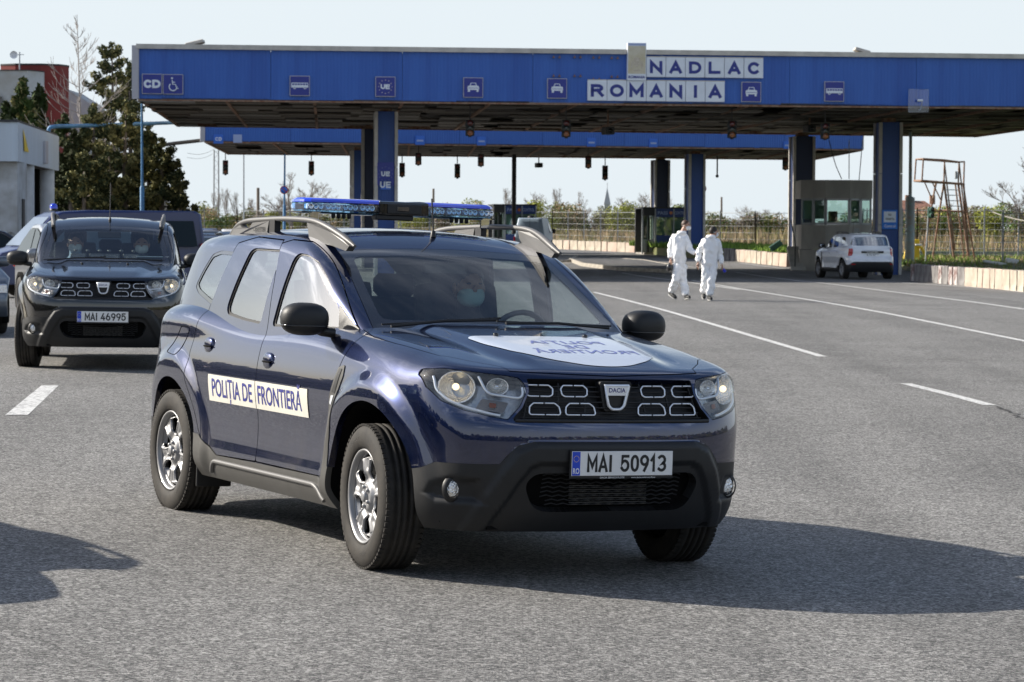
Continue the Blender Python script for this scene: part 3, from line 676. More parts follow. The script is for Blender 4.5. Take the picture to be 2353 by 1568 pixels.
def build_car(name, label, group, paintm, plate_txt, police=False, steer=0.0, spin=0.4, extras=None):
    root = thing(name, label, 'car', group=group)
    pm = M[paintm]
    low, gh = LOW.copy(), GH.copy()
    # wheel arches
    for wx, r in ((0.015, 0.442), (-WB, 0.412)): low = clip(low, np.hypot(low.V[:, 0] - wx, low.V[:, 2] - (RO + (0.005 if wx > 0 else 0))) - r)
    low = clip(low, low.V[:, 2] - 0.24)
    ay = lambda m: np.abs(m.V[:, 1])
    # hood
    f = np.maximum(pip(HOODTOP, low.V[:, 0], ay(low)), np.maximum(0.946 + 0.03 * ay(low) - low.V[:, 2] , -0.62 - low.V[:, 0]))
    hood, low = split(low, f)
    hf = lambda m: np.maximum(pip(HOODTOP, m.V[:, 0], ay(m)), 0.946 + 0.03 * ay(m) - m.V[:, 2])
    hood = clip(hood, -hf(hood) - 0.0022); low = clip(low, hf(low) - 0.0022)
    # headlamps, grille, lower cladding
    f = lambda m: np.maximum(pip(HEAD, ay(m), m.V[:, 2]), 0.12 - m.V[:, 0])
    head, low = split(low, f(low)); low = clip(low, f(low) - 0.003)
    f = lambda m: np.maximum(pip(GRIL, ay(m), m.V[:, 2]), 0.12 - m.V[:, 0])
    gril, low = split(low, f(low))
    f = lambda m: np.maximum(pip(CLAD, ay(m), m.V[:, 2]), 0.12 - m.V[:, 0])
    clad, low = split(low, f(low)); low = clip(low, f(low) - 0.001)
    f = lambda m: np.maximum(pip(rounded(INTK, .04), ay(m), m.V[:, 2]), 0.3 - m.V[:, 0])
    intk, clad = split(clad, f(clad))
    f = lambda m: np.maximum(pip(SILL, m.V[:, 0], m.V[:, 2]), 0.3 - ay(m))
    sill, low = split(low, f(low)); low = clip(low, f(low) - 0.001)
    # rear lower cladding and tail lamps
    f = lambda m: np.maximum(m.V[:, 2] - (0.50 + 0.10 * sst(-3.2, -3.4, m.V[:, 0])), m.V[:, 0] + 2.9)
    rclad, low = split(low, f(low))
    TL = [(.665, 1.06), (.80, 1.05), (.90, 1.03), (.90, .80), (.72, .79), (.675, .86)]
    f = lambda m: np.maximum(pip(rounded(TL, .03), ay(m), m.V[:, 2]), m.V[:, 0] + 3.13)
    tail, low = split(low, f(low)); low = clip(low, f(low) - 0.002)
    # doors
    sidef = lambda m, poly: np.maximum(pip(poly, m.V[:, 0], m.V[:, 2]), np.where((m.V[:, 2] > 1.05) & (m.V[:, 0] > -1.35), .652 + .078 * sst(-1.05, -.45, m.V[:, 0]), .45) - ay(m))
    d1, low = split(low, sidef(low, FDOOR)); d2, low = split(low, sidef(low, RDOOR))
    g1, gh = split(gh, sidef(gh, FDOOR)); g2, gh = split(gh, sidef(gh, RDOOR))
    G = 0.0034
    low = clip(clip(low, sidef(low, FDOOR) - G), sidef(clip(low, sidef(low, FDOOR) - G), RDOOR) - G)
    gh = clip(gh, sidef(gh, FDOOR) - G); gh = clip(gh, sidef(gh, RDOOR) - G)
    d1 = clip(d1, -sidef(d1, FDOOR) - G); g1 = clip(g1, -sidef(g1, FDOOR) - G); d2 = clip(d2, -sidef(d2, RDOOR) - G); g2 = clip(g2, -sidef(g2, RDOOR) - G)
    glass = {}; seal = []
    def window(m, poly, key):
        p = rounded(poly, .03); f = pip(p, m.V[:, 0], m.V[:, 2]); f = np.maximum(f, 0.4 - ay(m))
        ins, out = split(m, f); f2 = pip(p, ins.V[:, 0], ins.V[:, 2]); glass[key] = offset(ins, -0.012)
        return out
    g1 = window(g1, FWIN, 'f'); g2 = window(g2, RWIN, 'r'); gh = window(gh, QWIN, 'q')
    # windscreen
    WS = [(-1.062, -.1), (-1.066, .3), (-1.082, .55), (-1.072, .588), (-.74, .634), (-.42, .678), (-.1, .70), (-.1, -.1)]
    f = lambda m: pip(WS, m.V[:, 0], ay(m))
    ws, gh = split(gh, f(gh)); gh = clip(gh, f(gh) - 0.003)
    RW = [(-.5, 1.47), (.56, 1.455), (.64, 1.37), (.70, 1.19), (.62, 1.15), (-.5, 1.145)]
    f = lambda m: np.maximum(pip(RW, ay(m), m.V[:, 2]), m.V[:, 0] + 2.75)
    rw, gh = split(gh, f(gh))
    # seams: fender/bumper and fuel flap
    f = pline([(.56, .795), (.50, .775), (.42, .735), (.30, .665)], low.V[:, 0], low.V[:, 2]); low = clip(low, np.where(low.V[:, 0] > .2, f, 1) - .002)
    fuel = rounded([(-2.475, 1.030), (-2.615, 1.034), (-2.785, .882), (-2.64, .872), (-2.60, .875)], .03)
    right = low.V[:, 1] > 0
    bump, low = split(low, np.maximum(pip([(.27, .20), (.27, .655), (.42, .733), (.56, .795), (.70, .84), (1.2, .9), (1.2, .2)], low.V[:, 0], low.V[:, 2]), -1))
    tg, low = split(low, np.maximum(low.V[:, 0] + 3.12, 0.62 - low.V[:, 2]))
    # ---- objects
    tm_obj('hood', panel(both(hood), .015), pm, root)
    tm_obj('bumper', panel(both(bump), .03), pm, root)
    tm_obj('fender', panel(both(join(low)), .035), pm, root)
    tm_obj('roof', panel(both(gh), .02), pm, root)
    tm_obj('tailgate', panel(both(tg), .02), pm, root)
    for s in (1, -1):
        mm = (lambda m: m) if s > 0 else mirrored
        for nm, a, b, key in (('front_door', d1, g1, 'f'), ('rear_door', d2, g2, 'r')):
            dr = tm_obj(nm, mm(join(panel(a, .02), panel(b, .022))), pm, root)
            tm_obj('window', mm(glass[key]), M['glass_side'], dr)
            sl = clip(glass[key].copy(), 0.012 + pip(rounded(FWIN if key == 'f' else RWIN, .03), glass[key].V[:, 0], glass[key].V[:, 2]))
            tm_obj('window_seal', mm(offset(sl, .003)), M['plastic_dark'], dr)
        q = glass['q']; tm_obj('quarter_window', mm(offset(q, .006)), M['glass_side'], root)
        sl = clip(q, 0.022 + pip(rounded(QWIN, .03), q.V[:, 0], q.V[:, 2])); tm_obj('window_seal', mm(offset(sl, .010)), M['frit'], root)
        # fuel flap outline (right side only in life; thin groove)
        if s < 0:
            b = MB(); b.tube(drape_line(fuel, 'side', .0005, closed=True, sgn=-1, g=g_low), .0022, 5); b.build('fuel_flap_gap', M['liner'], root)
    tm_obj('front_cladding', panel(both(clad), .05), M['plastic'], root)
    tm_obj('sill_cladding', panel(both(join(offset(sill, .004))), .03), M['plastic_grey'] if police else M['plastic'], root)
    tm_obj('rear_cladding', panel(both(rclad), .03), M['plastic'], root)
    tl = tm_obj('tail_lamp', panel(tail, .02), M['lamp_red'], root); tm_obj('tail_lamp', mirrored(panel(tail, .02)), M['lamp_red'], root)
    # windscreen with dark band
    W = both(ws); wf = np.maximum(pip(rounded([(-.985, -.3), (-.995, .3), (-1.008, .54), (-.72, .585), (-.455, .615), (-.405, .3), (-.40, -.3)], .05), W.V[:, 0], np.abs(W.V[:, 1])), -9)
    wi, wo_ = split(W, wf); wsc = tm_obj('windscreen', wi, M['glass'], root); tm_obj('windscreen_band', panel(wo_, .01), M['frit'], root)
    R2 = both(rw); tm_obj('rear_window', offset(R2, -.004), M['glass_side'], root)
    # grille backing + bars
    gb = both(gril); tm_obj('grille_surround', join(offset(gb, -.055), rim(gb, .06)), M['plastic_dark'], root)
    b = MB()
    for z in (.765, .788, .812, .836, .860, .884, .908):
        yl = .40 + (.90 - z) * .55; b.tube(drape_line([(-yl, z), (yl, z)], 'front', -.022), .0045, 5)
    for y in (-.46, -.30, -.16, .16, .30, .46):
        b.tube(drape_line([(y, .752), (y * .9, .928)], 'front', -.024), .005, 5)
    b.tube(drape_line([(-.50, .747), (.50, .747)], 'front', -.002), .010, 6)
    b.build('grille', M['plastic_dark'], root)
    for row, zc, ys in ((0, .883, (-.385, -.215, .185, .330)), (1, .802, (-.362, -.180, .180, .345))):
        ys = (-.375, -.205, .205, .375) if row == 0 else (-.358, -.185, .185, .358)
        for y in ys:
            hw, hh, c = .066, .0255, .020; s = 1 if y > 0 else -1
            for half in (-1, 1):
                top = [(y + half * .004, zc + hh), (y + half * (hw - .016), zc + hh), (y + half * (hw + (.0 if row == 0 else .004)), zc + hh * .35), (y + half * (hw - .004 + (0 if row == 0 else .012)), zc - hh * .7), (y + half * (hw - .018 + (0 if row == 0 else .02)), zc - hh), (y + half * .004, zc - hh)]
                b = MB(); b.tube(drape_line(rounded_line(top, .005), 'front', -.010), .0038, 6); b.build('chrome_bracket', M['satin'], root)
    # badge
    bd = MB(); sh = [(-.062, .906), (.062, .906), (.040, .815), (.022, .799), (-.022, .799), (-.040, .815)]
    x = float(front_pt(0, .86)[0][0, 0])
    bd.tube([(x + .004, y, z) for y, z in rounded_line(sh[1:] + sh[:1], .01) + [sh[1]]], .0075, 8, flat=1.0)
    bd.prism(rounded([(-.060, .905), (.060, .905), (.050, .862), (-.050, .862)], .006), 'x', x - .012, x + .009); bo = bd.build('badge', M['satin'], root)
    V, F = text2d('DACIA', .019, .086, .02); P = np.stack([np.full(len(V), x + .0098), V[:, 0], V[:, 1] + .886], 1); tm_obj('lettering', TM(P, np.tile([1.0, 0, 0], (len(P), 1)), F), M['ink_navy'], bo)
    b = MB(); b.prism(rounded([(-.085, .925), (.085, .925), (.058, .79), (-.058, .79)], .02), 'x', x - .06, x - .008); b.build('badge_mount', M['plastic_dark'], root)
    # headlamps
    for s in (1, -1):
        mm = (lambda m: m) if s > 0 else mirrored
        hd = tm_obj('headlight', mm(join(offset(head, -.085), rim(head, .085))), M['lamp_inner'], root)
        tm_obj('lens', mm(join(head, rim(head, .012))), M['glass_lamp'], hd)
        def bowl(c, r, dpt, mt, nm, rot=0.0, sq=1.0):
            b = MB(); b.lathe([(0.004, -dpt), (r * .35, -dpt * .93), (r * .7, -dpt * .62), (r * .9, -dpt * .25), (r, 0), (r * 1.02, -.004)], ax='x', n=28)
            Mx = Matrix.Rotation(s * rot, 3, 'Z'); b.v = [tuple(Vector((c[0], s * c[1], c[2])) + Mx @ Vector((p[0], p[1], p[2] * sq))) for p in b.v]
            return b.build(nm, mt, hd)
        bowl((.585, .702, .882), .084, .07, M['chrome_facet'], 'reflector', .45, .86)
        bowl((.688, .548, .892), .050, .05, M['chrome_facet'], 'reflector', .25, .75)
        bu = MB(); bu.ellip((.572, s * .700, .884), (.02, .016, .016), 10, 8); bu.build('bulb', M['lamp_glow'], hd)
        bu = MB(); bu.ellip((.672, s * .548, .890), (.02, .012, .012), 10, 8); bu.build('bulb', M['chrome'], hd)
        cb = MB()
        cb.tube(drape_line(rounded_line([(s * .628, .940), (s * .618, .895), (s * .600, .862), (s * .47, .846), (s * .452, .862), (s * .452, .895)], .02), 'front', -.010), .0062, 6)
        cb.tube(drape_line(rounded_line([(s * .785, .930), (s * .786, .87), (s * .75, .825), (s * .69, .797), (s * .60, .774), (s * .560, .768)], .02), 'front', -.010), .0072, 6)
        cb.build('running_light', M['satin'], hd)
        V, F = poly2d(rounded([(s * .63, .845), (s * .515, .832), (s * .545, .785), (s * .66, .80)], .01)); tm_obj('turn_signal', drape(*slice2d(V, F, .02, 0), 'front', -.035), M['lamp_dark'], hd)
        V, F = poly2d(rounded([(s * .60, .828), (s * .57, .825), (s * .575, .805), (s * .603, .807)], .006)); tm_obj('amber_bulb', drape(V, F, 'front', -.028), M['amber_dim'], hd)
        # fog lamp
        p, n = front_pt(.715, .428); p = p[0]
        b = MB(); b.lathe([(0.0, .012), (.018, .011), (.030, .004), (.033, -.004)], ax='x', n=24); b.v = [(q[0] + p[0] + .006, s * (p[1]) + q[1] * 1.1, p[2] + q[2] * 1.35) for q in b.v]
        fo = b.build('fog_lamp', M['chrome_facet'], root)
        b = MB(); b.lathe([(.034, .012), (.043, .008), (.047, -.012)], ax='x', n=24); b.v = [(q[0] + p[0] + .003, s * (p[1]) + q[1] * 1.1, p[2] + q[2] * 1.35) for q in b.v]; b.build('fog_lamp_ring', M['plastic_dark'], fo)
    # intake
    ib = both(intk); tm_obj('lower_intake', join(offset(ib, -.07), rim(ib, .07)), M['liner'], root)
    b = MB()
    for k in range(8):
        z = .360 + k * .020; yl = .36 if z > .38 else .33
        pts = [(-yl + t * .03, z + .004 * (1 if (t // 1) % 2 else -1)) for t in range(int(2 * yl / .03) + 1)]; b.tube(drape_line(pts, 'front', -.030), .0032, 4)
    b.build('intake_mesh', M['plastic_dark'], root)
    b = MB()
    for k in range(16): b.box((.745, .0, .365 + k * .0095), (.01, .40, .0035))
    b.build('radiator', M['plastic_grey'], root)
    # number plate
    xp = .872; b = MB(); b.bbox((xp - .006, 0, .556), (.012, .532, .130), .004); pf = b.build('plate_frame', M['plastic_dark'], root)
    b = MB(); b.bbox((xp + .002, 0, .561), (.004, .520, .110), .0015); b.build('number_plate', M['plate'], pf)
    b = MB(); b.box((xp + .0046, -.238, .561), (.0012, .040, .106)); b.build('plate_band', M['plate_blue'], pf)
    def fronttext(s, h, w, y, z, bold, mt, nm='lettering'):
        V, F = text2d(s, h, w, bold); P = np.stack([np.full(len(V), xp + .0056), V[:, 0] + y, V[:, 1] + z], 1); return tm_obj(nm, TM(P, np.tile([1.0, 0, 0], (len(P), 1)), F), M[mt], pf)
    a, bnum = plate_txt.split(' ')
    for tx, yc in ((a, -.118), (bnum, .108)):
        strokes(tx, .077, .0125, cw=.46, gap=.20, place=lambda u, v, t: (xp + .0042 + t, yc + u, .561 + v), depth=.0014).build('lettering', M['ink'], pf)
    fronttext('RO', .024, .032, -.238, .528, .02, 'white')
    b = MB()
    for k in range(12):
        an = 2 * math.pi * k / 12; b.box((xp + .0056, -.238 + .0135 * math.cos(an), .582 + .0135 * math.sin(an)), (.0006, .003, .003))
    b.build('star_ring', M['yellow'], pf)
    if police:
        V, F = text2d('DACIA SERVICII FLOTE', .0075, .125, .01); P = np.stack([np.full(len(V), xp + .0012), V[:, 0] - .05, V[:, 1] + .4975], 1); tm_obj('lettering', TM(P, np.tile([1.0, 0, 0], (len(P), 1)), F), M['white'], pf)
        V, F = text2d('www.dacia.ro/servicii-flote', .0065, .125, .008); P = np.stack([np.full(len(V), xp + .0012), V[:, 0] + .11, V[:, 1] + .4975], 1); tm_obj('lettering', TM(P, np.tile([1.0, 0, 0], (len(P), 1)), F), M['white'], pf)
    # door handles
    for s in (1, -1):
        for hx, hz in ((-1.275, .905), (-2.146, .945)):
            p, n = side_pt(hx, hz, 0, g_low); p = p[0]
            b = MB(); b.ellip((hx, s * (p[1] - .004), hz), (.068, .020, .044), 20, 12, .85); b.build('door_handle', pm, root)
            b = MB(); b.ellip((hx, s * (p[1] + .008), hz - .004), (.060, .014, .006), 16, 8, .8); b.build('handle_gap', M['liner'], root)
    # fender vent trim detail with side repeater
    for s in (1, -1):
        V, F = poly2d([(-.322, .915), (-.352, .915), (-.405, .800), (-.37, .795)]); tm_obj('vent_mesh', drape(*slice2d(V, F, .03, 1), 'side', .007, s, g_low), M['plastic_dark'], root)
        V, F = poly2d(rounded([(-.375, .785), (-.41, .785), (-.43, .745), (-.395, .735)], .006)); tm_obj('side_repeater', drape(V, F, 'side', .008, s, g_low), M['satin'], root)
    # mirrors
    for s in (1, -1):
        b = MB(); b.ellip((-.628, s * .945, 1.140), (.088, .118, .080), 28, 16, .78, rot=Matrix.Rotation(s * R(12), 3, 'Z')); mi = b.build('mirror', M['plastic'], root)
        b = MB(); b.tube([(-.60, s * .80, 1.075), (-.61, s * .86, 1.082), (-.62, s * .92, 1.10)], [.035, .034, .028], 12, flat=.7); b.build('mirror_arm', M['plastic_dark'], mi)
        b = MB(); b.ellip((-.628, s * .945, 1.108), (.0895, .1195, .010), 28, 6, .8, rot=Matrix.Rotation(s * R(12), 3, 'Z')); b.build('mirror_trim', M['black_gloss'], mi)
        b = MB(); b.ellip((-.700, s * .945, 1.145), (.006, .095, .058), 24, 8, .7, rot=Matrix.Rotation(s * R(12), 3, 'Z')); b.build('mirror_glass', M['chrome'], mi)
        V, F = poly2d([(-.625, 1.09), (-.45, 1.10), (-.56, 1.150), (-.675, 1.215)]); tm_obj('mirror_triangle', drape(*slice2d(V, F, .04, 0), 'side', .004, s, g_gh), M['plastic'], root)
    # roof rails
    for s in (1, -1):
        y = s * .600
        def ry(x): return s * (.610 - .03 * sst(-1.3, -.9, x) - .02 * sst(-2.2, -2.6, x))
        pts = [(-2.60, 1.538), (-2.52, 1.578), (-2.38, 1.612), (-2.1, 1.628), (-1.8, 1.634), (-1.5, 1.631), (-1.27, 1.614), (-1.12, 1.578), (-1.00, 1.540), (-.90, 1.505)]
        sx = spline([p[0] for p in pts], [p[1] for p in pts]); X = np.linspace(-2.60, -.885, 44)
        b = MB(); b.tube([(x, ry(x), float(sx(x))) for x in X], [float(np.interp(x, [-2.6, -2.45, -1.25, -1.0, -.885], [.011, .017, .017, .019, .009])) for x in X], 14, flat=.85)
        rl = b.build('roof_rail', M['rail'], root)
        for poly, nm in (([(-2.60, 1.51), (-2.50, 1.575), (-2.38, 1.60), (-2.34, 1.585), (-2.22, 1.580), (-2.17, 1.612), (-1.93, 1.622), (-1.965, 1.53)], 'rail_foot'), ([(-1.36, 1.52), (-1.40, 1.615), (-1.26, 1.605), (-1.12, 1.568), (-.99, 1.53), (-.915, 1.50), (-.95, 1.475), (-1.1, 1.50)], 'rail_foot')):
            b = MB(); n = len(poly); vs = [(x, ry(x) - .019, z) for x, z in poly] + [(x, ry(x) + .019, z) for x, z in poly]
            b.add(vs, [tuple(range(n))[::-1], tuple(range(n, 2 * n))] + [(i, (i + 1) % n, n + (i + 1) % n, n + i) for i in range(n)]); b.build(nm, M['rail'], rl)
        b = MB(); b.box((-1.89, ry(-1.89) , 1.585), (.075, .034, .085)); b.build('rail_foot', M['plastic_dark'], rl)
        V, F = text2d('DUSTER', .022, .17, .02); P = np.stack([-2.06 + V[:, 0] * (1 if s < 0 else -1), np.full(len(V), ry(-2.06) + s * .0215), V[:, 1] + 1.578], 1)
        tm_obj('lettering', TM(P, np.tile([0, s * 1.0, 0], (len(P), 1)), F), M['plastic'], rl)
    # wipers, washer nozzles, aerial
    b = MB()
    for x0, y0, x1, y1 in ((-.33, -.62, -.38, -.02), (-.30, -.02, -.38, .60)):
        a = top_pt(x0, y0, .015)[0][0]; e = top_pt(x1, y1, .02)[0][0]; b.tube([tuple(a), tuple((a + e) / 2 + [0, 0, .012]), tuple(e)], .008, 6)
        mid = a * .5 + e * .5; b.tube([tuple(a + [-.02, -.04, .008]), tuple(e + [-.015, .02, .01])], .0045, 5)
    b.build('wiper', M['plastic_dark'], root)
    for y in (-.24, .24):
        p = top_pt(.035, y, .008)[0][0]; b = MB(); b.ellip(tuple(p), (.016, .014, .011), 12, 8); b.build('washer_nozzle', M['black_gloss'], root)
    if police: ax_, az_ = -1.30, None
    p = top_pt(-1.25, 0.02, 0, g_gh)[0][0]
    b = MB(); b.tube([tuple(p), tuple(p + [0, 0, .03]), tuple(p + [0, 0, .035])], [.016, .012, .006], 10); tip = p + ([-.03, 0, .20] if police else [-.12, 0, .42])
    b.tube([tuple(p + [0, 0, .03]), tuple(tip)], .0045, 6); b.build('aerial', M['plastic_dark'], root)
    # inner shell, floor, wheel wells, cabin
    inn = offset(both(join(gh, g1, g2)), -.03); tm_obj('headliner', inn, M['trim'], root)
    b = MB(); b.box((-1.30, 0, .30), (3.7, 1.50, .05)); b.box((.25, 0, .62), (.72, 1.0, .5)); b.box((-.52, 0, .70), (.05, 1.56, .7)); b.box((-3.0, 0, .60), (.55, 1.2, .6))
    b.box((.28, 0, .30), (.80, 1.15, .10)); b.build('underbody', M['liner'], root)
    for wx, r in ((0.015, .455), (-WB, .425)):
        for s in (1, -1):
            b = MB()
            pts = [(wx + r * math.cos(a), RO + r * math.sin(a)) for a in np.linspace(-.15, math.pi + .15, 24)]
            lim = side_pt([p[0] for p in pts], [p[1] for p in pts], -.03, g_low)[0][:, 1]; n = len(pts); vs = [(x, s * .50, z) for x, z in pts] + [(x, s * float(yl), z) for (x, z), yl in zip(pts, lim)]; b.add(vs, [(i, i + 1, n + i + 1, n + i) for i in range(n - 1)])
            b.add([(x, s * .50, z) for x, z in pts], [tuple(range(n))]); b.build('wheel_liner', M['liner'], root)
    b = MB(); b.bbox((-.62, 0, 1.02), (.50, 1.36, .16), .05, seg=3); b.box((-.55, 0, .8), (.3, 1.4, .4)); b.ellip((-.72, .37, 1.09), (.13, .20, .06), 16, 8); b.build('dashboard', M['seat'], root)
    b = MB(); b.box((-.62, 0, .98), (.1, .1, .02))
    ring = [(-.93 + .05 * math.sin(a), .37 + .175 * math.cos(a), 1.02 + .17 * math.sin(a)) for a in np.linspace(0, 2 * math.pi, 25)]
    b = MB(); b.tube(ring, .015, 8, cap=False); b.bar((-.93, .37, 1.02), (-.75, .37, 1.0), .04); b.build('steering_wheel', M['plastic_dark'], root)
    for y in (.37, -.37):
        b = MB(); b.bbox((-1.38, y, .72), (.50, .50, .20), .05, seg=2); b.bbox((-1.64, y, 1.02), (.13, .46, .60), .05, seg=2, rot=Matrix.Rotation(-.22, 3, 'Y')); b.bbox((-1.725, y, 1.375), (.09, .25, .15), .035, seg=2, rot=Matrix.Rotation(-.15, 3, 'Y')); b.build('front_seat', M['seat'], root)
    b = MB(); b.bbox((-2.55, 0, .95), (.16, 1.30, .55), .04, seg=2); b.bbox((-2.25, 0, .70), (.50, 1.30, .2), .04)
    for y in (-.42, 0, .42): b.bbox((-2.60, y, 1.29), (.08, .26, .13), .03)
    b.build('rear_seat', M['seat'], root)
    b = MB(); b.bbox((-1.10, .02, 1.405), (.02, .25, .075), .01); b.bar((-1.08, .02, 1.43), (-1.05, .02, 1.48), .01); b.build('inner_mirror', M['plastic_dark'], root)
    for s in (1, -1): b = MB(); b.bbox((-2.30, s * .76, .27), (.02, .20, .20), .005); b.build('mud_flap', M['plastic_dark'], root)
    if extras: extras(root)
    for s in (1, -1):
        b = MB(); b.tube(drape_line(rounded_line([(-2.08, .275), (-2.02, .335), (-.62, .335), (-.52, .27)], .04), 'side', .006, sgn=s, g=g_low), .013, 8); b.build('sill_moulding', M['rail'] if police else M['plastic'], root)
    # wheels
    for x in (0, -WB):
        for s in (1, -1): make_wheel(root, x, s * .785, steer if x == 0 else 0.0, spin + (0.5 if x else 0))
    if police:
        # side signs, hood shield, light bar
        for s in (1, -1):
            for xa, xb in ((-2.088, -1.417), (-1.409, -.716)):
                V, F = poly2d([(xa, .654), (xb, .654), (xb, .795), (xa, .795)]); V, F = slice2d(*slice2d(V, F, .05, 0), .02, 1)
                tm_obj('side_sign', drape(V, F, 'side', .0035, s, g_low), M['sticker'], root)
            V, F = text2d('POLIȚIA DE', .090, .575, .012); V2, F2 = text2d('FRONTIERĂ', .090, .585, .012)
            for V, F, xc in ((V, F, -1.745 if s < 0 else -1.05), (V2, F2, -1.085 if s < 0 else -1.755)):
                V, F = slice2d(V, F, .025, 1); V = V.copy(); V[:, 0] *= (1 if s < 0 else -1); V[:, 0] += xc; V[:, 1] += .728
                tm_obj('lettering', drape(V, F, 'side', .0050, s, g_low), M['ink_navy'], root)
        sh = rounded([(.03, -.40), (.21, -.385), (.41, -.33), (.545, -.22), (.63, -.06), (.645, 0.05), (.63, .16), (.545, .31), (.41, .41), (.21, .455), (.03, .46)], .05)
        V, F = poly2d(sh); V, F = slice2d(*slice2d(V, F, .03, 0), .03, 1); tm_obj('hood_shield', drape(V, F, 'top', .0022), M['sticker_white'], root)
        for txt, xc, wd in (('POLIȚIA', .20, .40), ('DE', .305, .12), ('FRONTIERĂ', .41, .54)):
            V, F = text2d(txt, .068, wd, .012); V, F = slice2d(V, F, .03, 1); V, F = slice2d(V, F, .04, 0)
            P = np.stack([xc - V[:, 1], -V[:, 0] + .045], 1); tm_obj('lettering', drape(P, F, 'top', .0036), M['ink_sky_sheen'], root)
        light_bar(root)
    return root
def rounded_line(pts, r, n=4):
    P = [Vector(p) for p in pts]; out = [tuple(P[0])]
    for i in range(1, len(P) - 1):
        a, p, b = P[i - 1], P[i], P[i + 1]; ra = min(r, (a - p).length * .45); rb = min(r, (b - p).length * .45)
        s = p + (a - p).normalized() * ra; e = p + (b - p).normalized() * rb
        for k in range(n + 1):
            t = k / n; out.append(tuple(s * (1 - t) ** 2 + p * 2 * t * (1 - t) + e * t * t))
    out.append(tuple(P[-1])); return out
M['amber_dim'] = mat('amber_dim', (0.22, 0.07, 0.03), 0.3)
M['lamp_inner'] = mat('lamp_inner', (0.40, 0.42, 0.45), 0.25, 0.7, bump=.25, bscale=60)
M['led_inner'] = mat('led_inner', (0.50, 0.66, 0.92), 0.35, 0.2)
M['lamp_dark'] = mat('lamp_dark', (0.20, 0.19, 0.19), 0.15, 0.8, bump=0.4, bscale=300)
M['chrome_facet'] = mat('chrome_facet', (0.85, 0.84, 0.82), 0.10, 1.0, bump=0.5, bscale=110)
M['lamp_glow'] = mat('lamp_glow', (0.95, 0.85, 0.65), 0.3, emit=(1.0, 0.78, 0.45, 1.2))
def light_bar(root):
    X, Z, L = -1.72, 1.708, .560
    bar = thing('light_bar', None, None); bar.parent = root; bar.location = (X, 0.0, Z)
    # moulded end lenses: clear blue sides, darker blue lid
    def outline(y0, y1, ins):
        out = []
        ys = [y0, y0 + (y1 - y0) * .5, y1 - .09, y1 - .035, y1 - .008, y1]; dx = [.135, .135, .130, .115, .085, .045]
        return [(d - ins, y - ins * .6) for d, y in zip(dx, ys)] + [(-(d - ins), y - ins * .6) for d, y in zip(dx[::-1], ys[::-1])]
    for s in (1, -1):
        rings = [(.0, -.040, .026), (0, -.022, .006), (0, .012, .0), (0, .020, .0)]
        top = [(0, .020, .0), (0, .032, .004), (0, .041, .022), (0, .043, .05)]
        for rg, nm, mt in ((rings, 'lens', 'led_glass'), (top, 'lens_cover', 'led_blue')):
            b = MB(); vs = []; n = 0
            for _, z, ins in rg:
                o = outline(.145, L, ins); n = len(o); vs += [(x, s * y, z) for x, y in o]
            fs = [(j * n + i, j * n + (i + 1) % n, (j + 1) * n + (i + 1) % n, (j + 1) * n + i) for j in range(len(rg) - 1) for i in range(n)]
            b.add(vs, fs, False)
            if nm == 'lens_cover': b.add(vs[-n:], [tuple(range(n))])
            else: b.add(vs[:n], [tuple(range(n))[::-1]])
            b.build(nm, M[mt], bar)
        for sx in (1, -1):
            for k in range(4):
                yc = s * (.205 + k * .098); b = MB(); b.bbox((sx * .088, yc, -.004), (.05, .088, .030), .004)
                md = b.build('led_module', M['led_inner'], bar)
                for q in (-1, 0, 1):
                    b = MB(); b.lathe([(.003, .114), (.010, .118), (.0135, .124), (.0145, .119)], c=(0, 0, 0), ax='x', n=14); b.v = [(sx * p[0], p[1] + yc + q * .028, p[2] - .004) for p in b.v]; b.build('led_reflector', M['chrome'], md)
        b = MB(); b.box((0, s * .37, -.0335), (.20, .40, .006)); b.build('base_tray', M['plastic_dark'], bar)
        for q in range(4): 
            b = MB(); b.lathe([(0.011, -.036), (.011, -.058), (.006, -.063), (0, -.063)], c=(.10, s * (.30 + q * .03), 0), ax='z', n=10); b.build('bolt', M['plastic_dark'], bar)
        b = MB(); b.bbox((.10, s * .50, -.060), (.012, .055, .055), .004); b.box((.05, s * .50, -.036), (.16, .05, .006)); b.build('mount_bracket', M['chrome'], bar)
    b = MB(); b.bbox((0, 0, .001), (.285, .29, .074), .014, seg=2); hs = b.build('centre_housing', M['black_gloss'], bar)
    b = MB(); b.bbox((.143, .0, -.002), (.012, .20, .050), .005, seg=2); b.build('speaker_grille', M['plastic_dark'], bar)
    b = MB(); b.bbox((.151, -.01, 0), (.006, .070, .026), .002); b.build('camera_window', M['frit'], bar)
    b = MB(); b.bbox((.105, -.05, -.048), (.06, .22, .028), .005); b.build('siren_box', M['plastic_dark'], bar)
